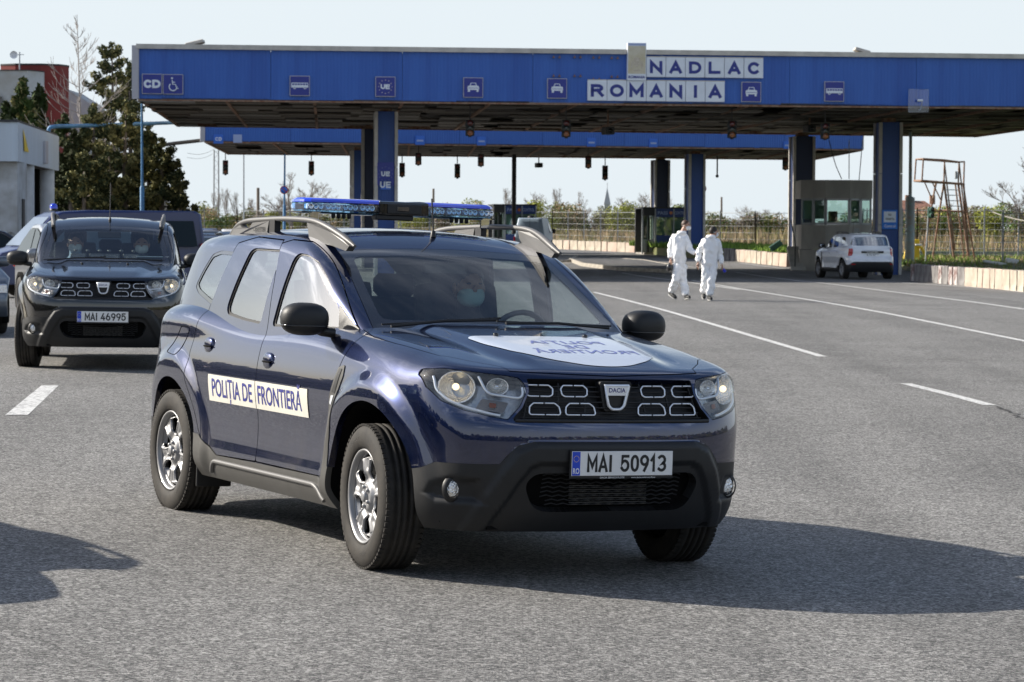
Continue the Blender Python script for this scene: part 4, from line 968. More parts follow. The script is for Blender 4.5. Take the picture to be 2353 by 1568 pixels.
# ================================================================ ground
def asphalt(name, lo, hi, scale=88.0):
    m = bpy.data.materials.new(name); m.use_nodes = True; t = m.node_tree; b = t.nodes['Principled BSDF']; N = t.nodes.new; Lk = t.links.new
    tc = N('ShaderNodeTexCoord')
    v1 = N('ShaderNodeTexVoronoi'); v1.inputs['Scale'].default_value = scale; Lk(tc.outputs['Object'], v1.inputs['Vector'])
    sp = N('ShaderNodeSeparateColor'); Lk(v1.outputs['Color'], sp.inputs[0])
    n1 = N('ShaderNodeTexNoise'); n1.inputs['Scale'].default_value = scale * 1.9; n1.inputs['Detail'].default_value = 2; Lk(tc.outputs['Object'], n1.inputs['Vector'])
    n2 = N('ShaderNodeTexNoise'); n2.inputs['Scale'].default_value = 0.35; n2.inputs['Detail'].default_value = 7; n2.inputs['Roughness'].default_value = 0.6; Lk(tc.outputs['Object'], n2.inputs['Vector'])
    mp = N('ShaderNodeMapping'); mp.inputs['Scale'].default_value = (1.2, 0.05, 1); mp.inputs['Rotation'].default_value = (0, 0, R(-24)); Lk(tc.outputs['Object'], mp.inputs[0])
    n3 = N('ShaderNodeTexNoise'); n3.inputs['Scale'].default_value = 0.9; n3.inputs['Detail'].default_value = 5; Lk(mp.outputs[0], n3.inputs['Vector'])
    pw = N('ShaderNodeMath'); pw.operation = 'POWER'; pw.inputs[1].default_value = 1.7; Lk(sp.outputs[0], pw.inputs[0])
    ad = N('ShaderNodeMath'); ad.operation = 'MULTIPLY_ADD'; ad.inputs[1].default_value = 0.75; Lk(pw.outputs[0], ad.inputs[0])
    sb = N('ShaderNodeMapRange'); sb.inputs[1].default_value = 0.3; sb.inputs[2].default_value = 0.7; sb.inputs[3].default_value = 0.0; sb.inputs[4].default_value = 0.35; Lk(n1.outputs['Fac'], sb.inputs[0]); Lk(sb.outputs[0], ad.inputs[2])
    mx = N('ShaderNodeMix'); mx.data_type = 'RGBA'; mx.inputs[6].default_value = lo + (1,); mx.inputs[7].default_value = hi + (1,); Lk(ad.outputs[0], mx.inputs[0])
    v3 = N('ShaderNodeTexVoronoi'); v3.inputs['Scale'].default_value = 24; Lk(tc.outputs['Object'], v3.inputs['Vector']); s3 = N('ShaderNodeSeparateColor'); Lk(v3.outputs['Color'], s3.inputs[0])
    r3 = N('ShaderNodeMapRange'); r3.inputs[3].default_value = 0.84; r3.inputs[4].default_value = 1.17; Lk(s3.outputs[1], r3.inputs[0])
    m3 = N('ShaderNodeVectorMath'); m3.operation = 'SCALE'; Lk(mx.outputs[2], m3.inputs[0]); Lk(r3.outputs[0], m3.inputs['Scale'])
    # slow patches and driven-on lanes
    a2 = N('ShaderNodeMath'); a2.operation = 'ADD'; Lk(n2.outputs['Fac'], a2.inputs[0]); Lk(n3.outputs['Fac'], a2.inputs[1])
    mr = N('ShaderNodeMapRange'); mr.inputs[1].default_value = 0.7; mr.inputs[2].default_value = 1.3; mr.inputs[3].default_value = 0.76; mr.inputs[4].default_value = 1.20; Lk(a2.outputs[0], mr.inputs[0])
    mu = N('ShaderNodeVectorMath'); mu.operation = 'SCALE'; Lk(m3.outputs[0], mu.inputs[0]); Lk(mr.outputs[0], mu.inputs['Scale'])
    # hairline cracks
    vc = N('ShaderNodeTexVoronoi'); vc.feature = 'DISTANCE_TO_EDGE'; vc.inputs['Scale'].default_value = 0.11
    nw = N('ShaderNodeTexNoise'); nw.inputs['Scale'].default_value = 1.2; nw.inputs['Detail'].default_value = 6; Lk(tc.outputs['Object'], nw.inputs['Vector'])
    av = N('ShaderNodeVectorMath'); av.operation = 'MULTIPLY_ADD'; av.inputs[1].default_value = (0.9, 0.9, 0); Lk(nw.outputs['Color'], av.inputs[0]); Lk(tc.outputs['Object'], av.inputs[2]); Lk(av.outputs[0], vc.inputs['Vector'])
    ck = N('ShaderNodeMapRange'); ck.inputs[1].default_value = 0.0008; ck.inputs[2].default_value = 0.0022; ck.inputs[3].default_value = 0.72; ck.inputs[4].default_value = 1.0; Lk(vc.outputs['Distance'], ck.inputs[0])
    m2 = N('ShaderNodeVectorMath'); m2.operation = 'SCALE'; Lk(mu.outputs[0], m2.inputs[0]); Lk(ck.outputs[0], m2.inputs['Scale'])
    Lk(m2.outputs[0], b.inputs['Base Color']); b.inputs['Roughness'].default_value = 0.78; b.inputs['Specular IOR Level'].default_value = 0.35
    bp = N('ShaderNodeBump'); bp.inputs['Strength'].default_value = 0.9; bp.inputs['Distance'].default_value = 0.010; Lk(ad.outputs[0], bp.inputs['Height']); Lk(bp.outputs[0], b.inputs['Normal'])
    return m
M['asphalt'] = asphalt('asphalt', (0.016, 0.0165, 0.0175), (0.43, 0.42, 0.40))
M['asphalt_dark'] = asphalt('asphalt_dark', (0.05, 0.05, 0.05), (0.24, 0.235, 0.23))
M['road_paint'] = mat('road_paint', (0.66, 0.66, 0.64), 0.6, col2=(0.27, 0.265, 0.26), scale=22, thr=(0.38, 0.52), bump=0.3, bscale=100)
M['kerb'] = mat('kerb', (0.36, 0.33, 0.28), 0.85, var=0.3, scale=5, bump=0.3)
M['grass'] = mat('grass', (0.07, 0.115, 0.022), 0.8, col2=(0.16, 0.135, 0.06), scale=0.9, detail=8, bump=0.5, bscale=12)
M['field'] = mat('field', (0.20, 0.17, 0.10), 0.95, col2=(0.10, 0.12, 0.045), scale=0.06, detail=8)
def sheet(poly, dz, n=1):
    """flat sheet following the ground; poly in world xy"""
    b = MB(); P = [Vector(p) for p in poly]
    b.add([(p.x, p.y, float(gz(p.x, p.y)) + dz) for p in P], [tuple(range(len(P)))]); return b
def ribbon_ground(pts, w, dz):
    b = MB(); P = []
    for a, c in zip(pts[:-1], pts[1:]):
        k = max(1, int((Vector(c) - Vector(a)).length / 1.0))
        for i in range(k): P.append(Vector(a).lerp(Vector(c), i / k))
    P.append(Vector(pts[-1])); ws = w if isinstance(w, (list, tuple)) else (w, w); n = len(P); vs = []
    for i, p in enumerate(P):
        d = (P[min(i + 1, n - 1)] - P[max(i - 1, 0)]); d.z = 0; d.normalize(); q = Vector((-d.y, d.x, 0)); ww = ws[0] + (ws[1] - ws[0]) * i / (n - 1)
        for s in (-.5, .5):
            c = p + q * (s * ww); vs.append((c.x, c.y, float(gz(c.x, c.y)) + dz))
    b.add(vs, [(2 * i, 2 * i + 1, 2 * i + 3, 2 * i + 2) for i in range(n - 1)]); return b
def ground_mesh():
    ys = np.concatenate([[-400, -100, -30, -8, -2], np.linspace(2, 30, 57), np.linspace(31, 60, 30), [65, 75, 82, 88, 90, 92, 96, 105, 120, 135, 150, 165, 180, 190, 200, 210, 220, 235, 250, 300, 400, 700, 1200, 2500, 5000]])
    xs = np.array([-3000, -1000, -400, -150, -60, -30, -20, -14, -11, -8, -5.5, -4, -3, -2, -1, 0, 1, 2, 3, 4, 5.5, 8, 11, 14, 20, 30, 60, 150, 400, 1000, 3000])
    X, Y = np.meshgrid(xs, ys, indexing='ij'); Z = gz(X, Y); n = len(ys)
    v = np.stack([X, Y, Z], -1).reshape(-1, 3); f = [(i * n + j, (i + 1) * n + j, (i + 1) * n + j + 1, i * n + j + 1) for i in range(len(xs) - 1) for j in range(n - 1)]
    b = MB(); b.add(v, f, True); return b
ground_mesh().build('ground', M['asphalt'], kind='structure')
def gp(*pts): return [gnd(x, y) for x, y in pts]
# painted lines
LN = [((( 1365, 672), (1890, 820)), .12), (((1590, 645), (1700, 664), (2353, 784), (2560, 822)), .12), (((1690, 626), (1900, 652), (2353, 711), (2600, 742)), .12),
      (((2080, 882), (2275, 932)), .13), (((1430, 628), (1560, 646), (1700, 666)), .12), (((1235, 585), (1330, 593), (1480, 605), (1640, 618)), .14), (((1420, 629), (1480, 628), (1545, 634)), .10),
      (((1245, 600), (1300, 606), (1330, 606)), .12), (((1700, 605), (1850, 624)), .10), (((2070, 650), (2290, 664), (2353, 672)), .14)]
for i, (pts, wd) in enumerate(LN):
    props(ribbon_ground(gp(*pts), wd, .004).build('road_line', M['road_paint']), kind='structure')
sheet(gp((95, 887), (135, 887), (64, 955), (12, 955)), .004).build('road_line', M['road_paint'], kind='structure')
# darker worn asphalt beyond the booths, field and verge beyond the barriers
def far_sheet(name, pts, dz, m):
    """big sheet split along depth so that it follows the rise of the ground"""
    b = MB(); n = 14
    (x0, y0), (x1, y1), (x2, y2), (x3, y3) = pts; vs = []
    for i in range(n + 1):
        t = i / n
        for u in np.linspace(0, 1, 7):
            xa, ya = x0 + (x3 - x0) * t, y0 + (y3 - y0) * t; xb, yb = x1 + (x2 - x1) * t, y1 + (y2 - y1) * t
            x, y = xa + (xb - xa) * u, ya + (yb - ya) * u; vs.append((x, y, float(gz(x, y)) + dz))
    b.add(vs, [(i * 7 + j, i * 7 + j + 1, (i + 1) * 7 + j + 1, (i + 1) * 7 + j) for i in range(n) for j in range(6)]); return b.build(name, m, kind='structure')
far_sheet('field', [(-300, 182), (2.0, 182), (60, 420), (-500, 420)], .02, M['field'])
far_sheet('field', [(2.0, 182), (18, 150), (300, 260), (60, 420)], .03, M['field'])
far_sheet('field', [(24, 150), (300, 60), (700, 420), (70, 420)], .05, M['field'])
bf = MB(); bf.add([(-3000, 420, 1.50), (3000, 420, 1.50), (3000, 5000, 1.50), (-3000, 5000, 1.50)], [(0, 1, 2, 3)]); bf.build('field', M['field'], kind='structure')

M['crack'] = mat('crack', (.035, .034, .034), .9)
for k, (pts, wd) in enumerate([(((1555, 829), (1800, 826), (2000, 829), (2200, 826), (2353, 831), (2500, 829)), .022), (((1650, 712), (1850, 722), (2040, 733), (2353, 745)), .02), (((0, 905), (60, 899), (130, 903)), .01), (((2290, 935), (2330, 950), (2353, 966), (2420, 985)), .03)]):
    rr = random.Random(k); P = gp(*pts); Q = [P[0]]
    for a, c_ in zip(P[:-1], P[1:]):
        for i in range(1, 9): q = Vector(a).lerp(Vector(c_), i / 8); q.y += rr.uniform(-.05, .05); q.x += rr.uniform(-.05, .05); Q.append(q)
    ribbon_ground(Q, wd, .003).build('crack', M['crack'], kind='structure')
# ================================================================ border crossing canopies, signs, booths
def ribbed(name, col, col2, pitch=0.12, axis='X'):
    m = mat(name, col, 0.45, col2=col2, scale=0.9, detail=6, stretch=(1.0, 1.0, 0.06), thr=(0.30, 0.72)); t = m.node_tree; b = t.nodes['Principled BSDF']
    tc = t.nodes.new('ShaderNodeTexCoord'); wv = t.nodes.new('ShaderNodeTexWave'); wv.wave_type = 'BANDS'; wv.bands_direction = axis; wv.inputs['Scale'].default_value = 1.0 / pitch / 3.14
    t.links.new(tc.outputs['Object'], wv.inputs['Vector']); bp = t.nodes.new('ShaderNodeBump'); bp.inputs['Strength'].default_value = 0.35; bp.inputs['Distance'].default_value = 0.02
    t.links.new(wv.outputs['Fac'], bp.inputs['Height']); t.links.new(bp.outputs[0], b.inputs['Normal']); return m
M['fascia'] = ribbed('fascia', (0.014, 0.074, 0.35), (0.036, 0.145, 0.52))
M['fascia_far'] = ribbed('fascia_far', (0.028, 0.11, 0.43), (0.036, 0.135, 0.48))  # a little paler than the near fascia: distance haze put into the blue
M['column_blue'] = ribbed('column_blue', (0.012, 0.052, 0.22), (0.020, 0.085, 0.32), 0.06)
M['column_shade'] = ribbed('column_shade', (0.006, 0.016, 0.060), (0.009, 0.022, 0.075), 0.06)  # column blue darkened: shade under the canopy put into the colour
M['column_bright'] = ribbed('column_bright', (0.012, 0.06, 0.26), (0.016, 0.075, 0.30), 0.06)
M['edge_trim'] = mat('edge_trim', (0.52, 0.49, 0.44), 0.6, var=0.15, scale=2)
M['rust'] = mat('rust', (0.20, 0.085, 0.045), 0.85, col2=(0.32, 0.23, 0.17), scale=7, bump=0.3)
M['slat_a'] = mat('slat_a', (0.13, 0.115, 0.095), 0.8, col2=(0.075, 0.06, 0.045), scale=1.5, detail=6, stretch=(.4, 4, 1))
M['slat_b'] = mat('slat_b', (0.24, 0.23, 0.21), 0.7, col2=(0.14, 0.12, 0.10), scale=1.5, detail=6, stretch=(.4, 4, 1))
M['slat_c'] = mat('slat_c', (0.06, 0.05, 0.04), 0.9, col2=(0.035, 0.028, 0.022), scale=2)
M['soffit_dark'] = mat('soffit_dark', (0.030, 0.026, 0.022), 0.9)
M['sign_blue'] = mat('sign_blue', (0.016, 0.030, 0.26), 0.35, var=0.06, scale=3)
M['sign_navy'] = mat('sign_navy', (0.022, 0.036, 0.24), 0.45)
M['sign_white'] = mat('sign_white', (0.72, 0.77, 0.84), 0.4, var=0.04, scale=3)
M['sign_pale'] = mat('sign_pale', (0.04, 0.16, 0.62), 0.5)
M['sign_paler'] = mat('sign_paler', (0.35, 0.43, 0.66), 0.6)
M['grey_frame'] = mat('grey_frame', (0.45, 0.44, 0.47), 0.5, 0.2)
M['pole_blue'] = mat('pole_blue', (0.07, 0.21, 0.40), 0.55, var=0.2, scale=3)
M['pole_pale'] = mat('pole_pale', (0.30, 0.42, 0.44), 0.6, col2=(0.34, 0.30, 0.25), scale=4)
M['pole_dark'] = mat('pole_dark', (0.03, 0.03, 0.032), 0.6)
M['pole_grey'] = mat('pole_grey', (0.40, 0.43, 0.46), 0.6)
M['signal_body'] = mat('signal_body', (0.020, 0.022, 0.022), 0.6)
M['signal_green'] = mat('signal_green', (0.02, 0.075, 0.055), 0.5)
M['lens_red'] = mat('lens_red', (0.10, 0.006, 0.006), 0.3, coat=.5)
M['lens_amber'] = mat('lens_amber', (0.30, 0.10, 0.03), 0.3, coat=.5)
M['lens_dark'] = mat('lens_dark', (0.02, 0.03, 0.025), 0.3, coat=.5)
M['booth_grey'] = mat('booth_grey', (0.46, 0.44, 0.40), 0.8, col2=(0.30, 0.29, 0.265), scale=1.4, detail=8, stretch=(1, 1, .35), thr=(.3, .7))
M['booth_metal'] = mat('booth_metal', (0.34, 0.36, 0.37), 0.45, 0.4, var=.12, scale=2)
M['booth_dark'] = mat('booth_dark', (0.035, 0.037, 0.04), 0.6)
M['booth_blue'] = mat('booth_blue', (0.02, 0.05, 0.20), 0.5, var=.1, scale=2)
M['frame_white'] = mat('frame_white', (0.55, 0.53, 0.55), 0.5)
M['glass_booth'] = glassmat('glass_booth', (0.62, 0.74, 0.70), ior=1.5, boost=0.04)
M['blind'] = mat('blind', (0.62, 0.68, 0.62), 0.8)
M['concrete'] = mat('concrete', (0.30, 0.28, 0.25), 0.9, var=0.25, scale=1.5, bump=0.2)

FZ, FT = 6.14, 7.96
def fascia_pt(px, side='front'):
    """point of the front fascia line seen in column px: x, y"""
    if side == 'front': x0, y0, k = -12.5, 88.2, 0.10
    else: x0, y0, k = -14.7, 126.0, 0.217
    a = (px - 1176.5) / FPX; y = (y0 - k * x0) / (1 - k * a); return a * y, y, math.atan(k)
def zof(px, py, dep): return pix(px, py, dep).z
def canopy(name, label, c, zb, zt, fm, nbay, nrow, cols, trim=True, slats=True):
    """c: four corners (front left, front right, rear right, rear left); soffit slats and beams hang below a dark deck"""
    fl, fr, rr, rl = [Vector(p + (0,)) for p in c]; t = thing(name, label, 'canopy', (fl.x, fl.y, 0)); o = Vector((fl.x, fl.y, 0))
    L = lambda p: Vector(p) - o
    def P(u, v, z): a = fl.lerp(fr, u); b = rl.lerp(rr, u); q = a.lerp(b, v); return Vector((q.x - o.x, q.y - o.y, z))
    ang = math.atan2(fr.y - fl.y, fr.x - fl.x); ln = (fr - fl).length
    npan = max(4, int(ln / 4.0))
    for i in range(npan):
        a, b = P(i / npan, 0, 0), P((i + 1) / npan, 0, 0); m = (a + b) / 2; w = (b - a).length
        q = MB(); q.box((0, .03, 0), (w - .012, .06, zt - zb - .16)); f = q.build('fascia_panel', fm, t); f.location = (m.x, m.y, (zb + zt) / 2 - .06); f.rotation_euler = (0, 0, ang)
    for u, nm in ((0, 'left'), (1, 'right')):
        a, b = P(u, 0, 0), P(u, 1, 0); m = (a + b) / 2; q = MB(); q.box((0, 0, 0), (.08, (b - a).length, zt - zb)); f = q.build('end_panel', M['edge_trim'], t); f.location = (m.x, m.y, (zb + zt) / 2); f.rotation_euler = (0, 0, math.atan2(b.y - a.y, b.x - a.x) - R(90))
    q = MB(); a, b = P(0, 0, zt - .06), P(1, 0, zt - .06); q.box(((a.x + b.x) / 2, (a.y + b.y) / 2 - .02, zt - .07), (ln + .1, .20, .16), rz=ang); q.build('edge_trim', M['edge_trim'], t)
    a = P(0, 0, 0); q = MB(); q.box((a.x - .08, a.y - .05, (zb + zt) / 2 - .02), (.22, .10, zt - zb - .04), rz=ang); q.build('edge_trim', M['grey_frame'], t)
    q = MB(); q.add([P(0, .002, zb + .075), P(1, .002, zb + .075), P(1, 1, zb + .075), P(0, 1, zb + .075), P(0, .002, zt - .2), P(1, .002, zt - .2), P(1, 1, zt - .2), P(0, 1, zt - .2)], [(0, 1, 2, 3), (4, 7, 6, 5), (0, 3, 7, 4), (1, 5, 6, 2), (3, 2, 6, 7)]); q.build('roof_deck', M['soffit_dark'], t)
    # long slats in broken lengths
    r = random.Random(5)
    for j in range(nrow):
        v0, v1 = j / nrow, (j + .80) / nrow; u = 0.0; off = r.random() * .5 / nbay
        for i in range(nbay + 1):
            ua, ub = max(0, (i - .5 + r.uniform(-.25, .25)) / nbay), min(1, (i + .5 + r.uniform(-.2, .25)) / nbay)
            if ub <= ua + .002: continue
            dz = r.choice([0, 0, -.02, -.05, .02, -.08]) if slats else 0; z = zb - .0 + dz
            q = MB(); vs = [P(ua, v0, z), P(ub - .002, v0, z), P(ub - .002, v1, z), P(ua, v1, z)]; vs += [p + Vector((0, 0, .05)) for p in vs]
            q.add(vs, [(0, 1, 2, 3), (4, 7, 6, 5), (0, 4, 5, 1), (1, 5, 6, 2), (2, 6, 7, 3), (3, 7, 4, 0)])
            q.build('soffit_slat', M[r.choice(['slat_a', 'slat_a', 'slat_a', 'slat_c', 'slat_b'] if slats else ['slat_a'])], t)
    for i in range(nbay + 1):
        u = min(max(i / nbay, .003), .997); a, b = P(u, .003, zb - .03), P(u, .997, zb - .03); q = MB(); q.box((a + b) / 2, (.10, (b - a).length, .10), rz=math.atan2(b.y - a.y, b.x - a.x) - R(90)); q.build('soffit_beam', M['rust'], t)
    for v in (.002, .998):
        a, b = P(0, v, zb + (.06 if v > .5 else -.03)), P(1, v, zb + (.06 if v > .5 else -.03)); q = MB(); q.box((a + b) / 2, ((b - a).length, .10, .26 if v > .5 else .05), rz=math.atan2(b.y - a.y, b.x - a.x)); q.build('soffit_beam', M['rust'], t)
    for (x, y, mt, w) in cols:
        z0 = float(gz(x, y)) - .05; zz1 = zb - .18; q = MB(); hgt = zz1 - z0
        q.box((0, 0, hgt / 2), (w, w * 1.1, hgt)); cc = q.build('column', M[mt], t); cc.location = (x - o.x, y - o.y, z0); cc.rotation_euler = (0, 0, ang)
        for sx in (-1, 1):
            for sy in (-1, 1):
                for k in range(3):
                    q = MB(); q.box((sx * (w / 2 + .02), sy * (w * .55 + .02), hgt * (k + .5) / 3), (.11, .11, hgt / 3 - .02)); tr = q.build('corner_trim', M['edge_trim'], cc)
        q = MB(); q.box((0, 0, hgt + .06), (w * .6, w * .6, .2)); q.build('column_head', M['rust'], cc)
    return t
front = canopy('border_canopy', 'long near canopy over the lanes with blue fascia carrying the ROMANIA letters', [(-12.5, 88.2), (22.6, 91.7), (20.3, 115.8), (-13.8, 108.5)], FZ, FT, M['fascia'], 12, 13,
    [(14.08, 99.3, 'column_blue', .74), (-4.45, 92.6, 'column_blue', .66), (12.35, 113, 'column_shade', .80), (-5.85, 107.5, 'column_shade', .45)])
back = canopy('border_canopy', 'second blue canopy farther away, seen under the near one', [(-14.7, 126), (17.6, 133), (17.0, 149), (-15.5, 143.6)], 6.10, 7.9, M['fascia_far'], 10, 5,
    [(9.36, 135.9, 'column_bright', .72), (8.15, 146, 'column_shade', .72), (-7.8, 132.6, 'column_blue', .50), (-8.1, 142, 'column_blue', .5)], slats=False)
# things on the roof edge
def roof_hatch(px, py, w, label, tilt):
    x, y, a = fascia_pt(px); y += 1.2; b = MB(); b.bbox((0, 0, .10), (w, .6, .12), .02, rot=Matrix.Rotation(R(tilt), 3, 'Y')); b.box((w * .2 * (1 if tilt < 0 else -1), 0, .0), (w * .5, .4, .1))
    o = b.build('roof_vent', M['edge_trim']); props(o, label, 'roof vent'); o.location = (x, y, FT + .04)
roof_hatch(438, 98, .62, 'tilted metal vent lid on the canopy roof above the wheelchair sign', -14)
roof_hatch(1985, 120, .55, 'low metal vent lid on the canopy roof above the right-hand bus sign', 16)

def face_place(px, py, side='front', dz=0):
    x, y, a = fascia_pt(px, side); return x, y, zof(px, py, y), a, FPX / y
def plate2d(V, F, m, name, parent, off):
    """flat print in the sign plane (x right, z up), facing -y"""
    P = np.stack([V[:, 0], np.full(len(V), -off), V[:, 1]], 1); return tm_obj(name, TM(P, np.tile([0, -1.0, 0], (len(P), 1)), F), m, parent)
def shape2d(pts, m, name, parent, off):
    b = MB(); b.prism([(p[0], p[1]) for p in pts], 'y', -off, -off + .012); return b.build(name, m, parent)
def circ(cx, cy, r, n=18, a0=0, a1=360): return [(cx + r * math.cos(R(a0 + (a1 - a0) * i / n)), cy + r * math.sin(R(a0 + (a1 - a0) * i / n))) for i in range(n + (0 if abs(a1 - a0) == 360 else 1))]
D0 = .11
def sign_box(name, label, px, py, wpx, hpx, side='front', face='sign_blue', frame='grey_frame', depth=.10, group=None, fw=.022, cat='sign'):
    x, y, z, a, s = face_place(px, py, side); w, h = wpx / s, hpx / s
    t = thing(name, label, cat, (x, y, z), a, group)
    b = MB(); b.bbox((0, -depth / 2, 0), (w, depth, h), .006); b.build('casing', M[frame], t)
    b = MB(); b.box((0, -depth - .002, 0), (w - 2 * fw, .008, h - 2 * fw)); b.build('panel', M[face], t)
    return t, w, h
def car_icon(t, w):
    k = w * .60; body = [(-.5, -.10), (-.47, .12), (-.30, .17), (-.22, .40), (.22, .40), (.30, .17), (.47, .12), (.5, -.10), (.44, -.20), (-.44, -.20)]
    shape2d([(x * k, y * k) for x, y in body], M['sign_white'], 'car_symbol', t, D0 + .006)
    for s in (-1, 1): shape2d([(s * .36 * k + x * k, -.26 * k + y * k) for x, y in ((-.09, -.1), (.09, -.1), (.09, .07), (-.09, .07))], M['sign_white'], 'wheel_symbol', t, D0 + .006)
    shape2d([(x * k, y * k) for x, y in ((-.22, .18), (-.17, .35), (.17, .35), (.22, .18))], M['sign_blue'], 'window_symbol', t, D0 + .012)
    shape2d([(x * k, y * k) for x, y in ((-.44, -.06), (.44, -.06), (.44, -.03), (-.44, -.03))], M['sign_blue'], 'bumper_symbol', t, D0 + .012)
def bus_icon(t, w, flip=False):
    k = w * .86; f = -1 if flip else 1
    shape2d([(x * k * f, y * k) for x, y in ((-.49, -.10), (-.49, .15), (-.46, .18), (.46, .18), (.49, .13), (.49, -.10))], M['sign_white'], 'bus_symbol', t, D0 + .006)
    for i in range(6): shape2d([(f * (-.43 + i * .155 + x) * k, y * k) for x, y in ((0, .04), (.115, .04), (.115, .135), (0, .135))], M['sign_blue'], 'window_symbol', t, D0 + .012)
    for cx in (-.30, .30): shape2d([(x * k * f, y * k) for x, y in circ(cx, -.12, .075, 14)], M['sign_white'], 'wheel_symbol', t, D0 + .010); shape2d([(x * k * f, y * k) for x, y in circ(cx, -.12, .035, 10)], M['sign_blue'], 'hub_symbol', t, D0 + .016)
t, w, h = sign_box('lane_sign', 'square blue CD sign at the left end of the fascia', 349.5, 193.5, 46, 46); strokes('CD', h * .42, h * .12, cw=.72, gap=.20, place=lambda u, v, q: (u, -D0 - q, v), depth=.008).build('lettering', M['sign_white'], t)
t, w, h = sign_box('lane_sign', 'square blue wheelchair sign beside the CD sign', 397.5, 194.5, 46, 46)
b = MB(); P3 = lambda u, v: (u * w, -D0 - .006, v * w)
b.tube([P3(.00 + .19 * math.cos(R(a)), -.13 + .19 * math.sin(R(a))) for a in range(130, 385, 17)], .022, 6); b.tube([P3(-.04, .20), P3(-.02, .0), P3(.12, -.01), P3(.20, -.22), P3(.27, -.20)], .022, 6); b.tube([P3(-.03, .10), P3(.10, .10)], .018, 6); b.build('wheelchair_symbol', M['sign_white'], t)
b = MB(); b.ellip(P3(-.05, .30), (.035, .012, .035), 12, 8); b.build('head_symbol', M['sign_white'], t)
t, w, h = sign_box('lane_sign', 'square blue bus sign, left of the two, between the wheelchair and UE signs', 687.5, 198, 46, 46); bus_icon(t, w)
t, w, h = sign_box('lane_sign', 'square blue UE sign ringed by stars above the left column', 883.5, 200, 46, 46)
strokes('UE', h * .24, h * .065, cw=.7, gap=.25, place=lambda u, v, q: (u, -D0 - q, v), depth=.008).build('lettering', M['sign_white'], t)
def star_ring(t, r, m, s=.022, off=D0, parent=None, z=0):
    for k in range(12):
        a = 2 * math.pi * k / 12; shape2d([(r * math.cos(a) + x, z + r * math.sin(a) + y) for x, y in [(s * (1 if i % 2 == 0 else .45) * math.sin(R(36 * i)), s * (1 if i % 2 == 0 else .45) * math.cos(R(36 * i))) for i in range(10)]], m, 'star', t, off + .006)
M['star'] = mat('star', (.70, .66, .52), .5); star_ring(t, h * .33, M['star'])
for px, py, lb in ((1084.5, 202, 'square blue car sign next to the UE sign'), (1276.5, 204, 'square blue car sign just left of the ROMANIA letters'), (1721, 212, 'square blue car sign just right of the ROMANIA letters')):
    t, w, h = sign_box('lane_sign', lb, px, py, 45.5, 46, group='blue car signs on the fascia'); car_icon(t, w)
t, w, h = sign_box('lane_sign', 'square blue bus sign at the right, above the grey booth', 1911, 211, 45.5, 46); bus_icon(t, w)
def letter_sign(name, label, s, px0, px1, pyc0, pyc1, hpx):
    n = len(s); x, y, z, a, sc = face_place((px0 + px1) / 2, (pyc0 + pyc1) / 2); t = thing(name, label, 'sign', (x, y, z), a)
    for i, ch in enumerate(s):
        px = px0 + (px1 - px0) * (i + .5) / n; py = pyc0 + (pyc1 - pyc0) * (i + .5) / n; xi, yi, zi, _, si = face_place(px, py); w = (px1 - px0) / n / si; h = hpx / si
        loc = Matrix.Rotation(-a, 3, 'Z') @ (Vector((xi, yi, zi)) - Vector((x, y, z)))
        b = MB(); b.bbox((loc.x, -.07, loc.z), (w - .008, .14, h), .008); p = b.build('letter_panel', M['sign_white'], t)
        b = MB(); cx, cz = loc.x, loc.z; strokes(ch, h * .62, h * .155, cw=.78, place=lambda u, v, q: (cx + u, -.142 - q, cz + v), depth=.006, b=b); b.build('letter', M['sign_navy'], p)
        b = MB(); b.box((cx, -.12, cz + h / 2 + .015), (w, .03, .03)); b.build('panel_edge', M['edge_trim'], p)
    return t
letter_sign('town_sign', 'upper white panels spelling NADLAC in blue on the fascia', 'NADLAC', 1480, 1748, 155, 158, 45)
letter_sign('country_sign', 'lower white panels spelling ROMANIA in blue on the fascia', 'ROMANIA', 1345.5, 1660, 208.5, 212, 46.5)
# emblem board: faded crest over the country name
x, y, z, a, s = face_place(1457.5, 143); t = thing('emblem_board', 'tall yellowed board with a faded coat of arms above NADLAC sign end', 'sign', (x, y, z), a); w, h = 43.5 / s, 86 / s
M['board_yellow'] = mat('board_yellow', (.52, .46, .30), .5, col2=(.62, .58, .47), scale=2.2, detail=6); M['crest_faded'] = mat('crest_faded', (.60, .55, .46), .5, col2=(.45, .38, .28), scale=14)
b = MB(); b.bbox((0, -.10, 0), (w, .20, h), .01); b.build('casing', M['sign_white'], t)
b = MB(); b.box((0, -.205, .06), (w - .05, .01, h - .34)); b.build('panel', M['board_yellow'], t)
b = MB(); b.box((0, -.205, h / 2 - .055), (w - .05, .01, .07)); b.build('panel', M['sign_paler'], t)
shape2d([(-.10, .12), (-.10, -.08), (-.06, -.15), (0, -.19), (.06, -.15), (.10, -.08), (.10, .12), (0, .15)], M['crest_faded'], 'crest_shield', t, .218)
for s_ in (-1, 1): shape2d([(s_ * .11, .05), (s_ * .20, -.02), (s_ * .21, -.22), (s_ * .17, -.24), (s_ * .12, -.10)], M['crest_faded'], 'crest_supporter', t, .216)
shape2d([(-.13, -.27), (.13, -.27), (.10, -.32), (-.10, -.32)], M['crest_faded'], 'crest_scroll', t, .216)
V, F = text2d('ROMANIA', .085, w * .88, .03); V = V + np.array([0, -h / 2 + .12]); plate2d(V, F, M['sign_navy'], 'lettering', t, .208)
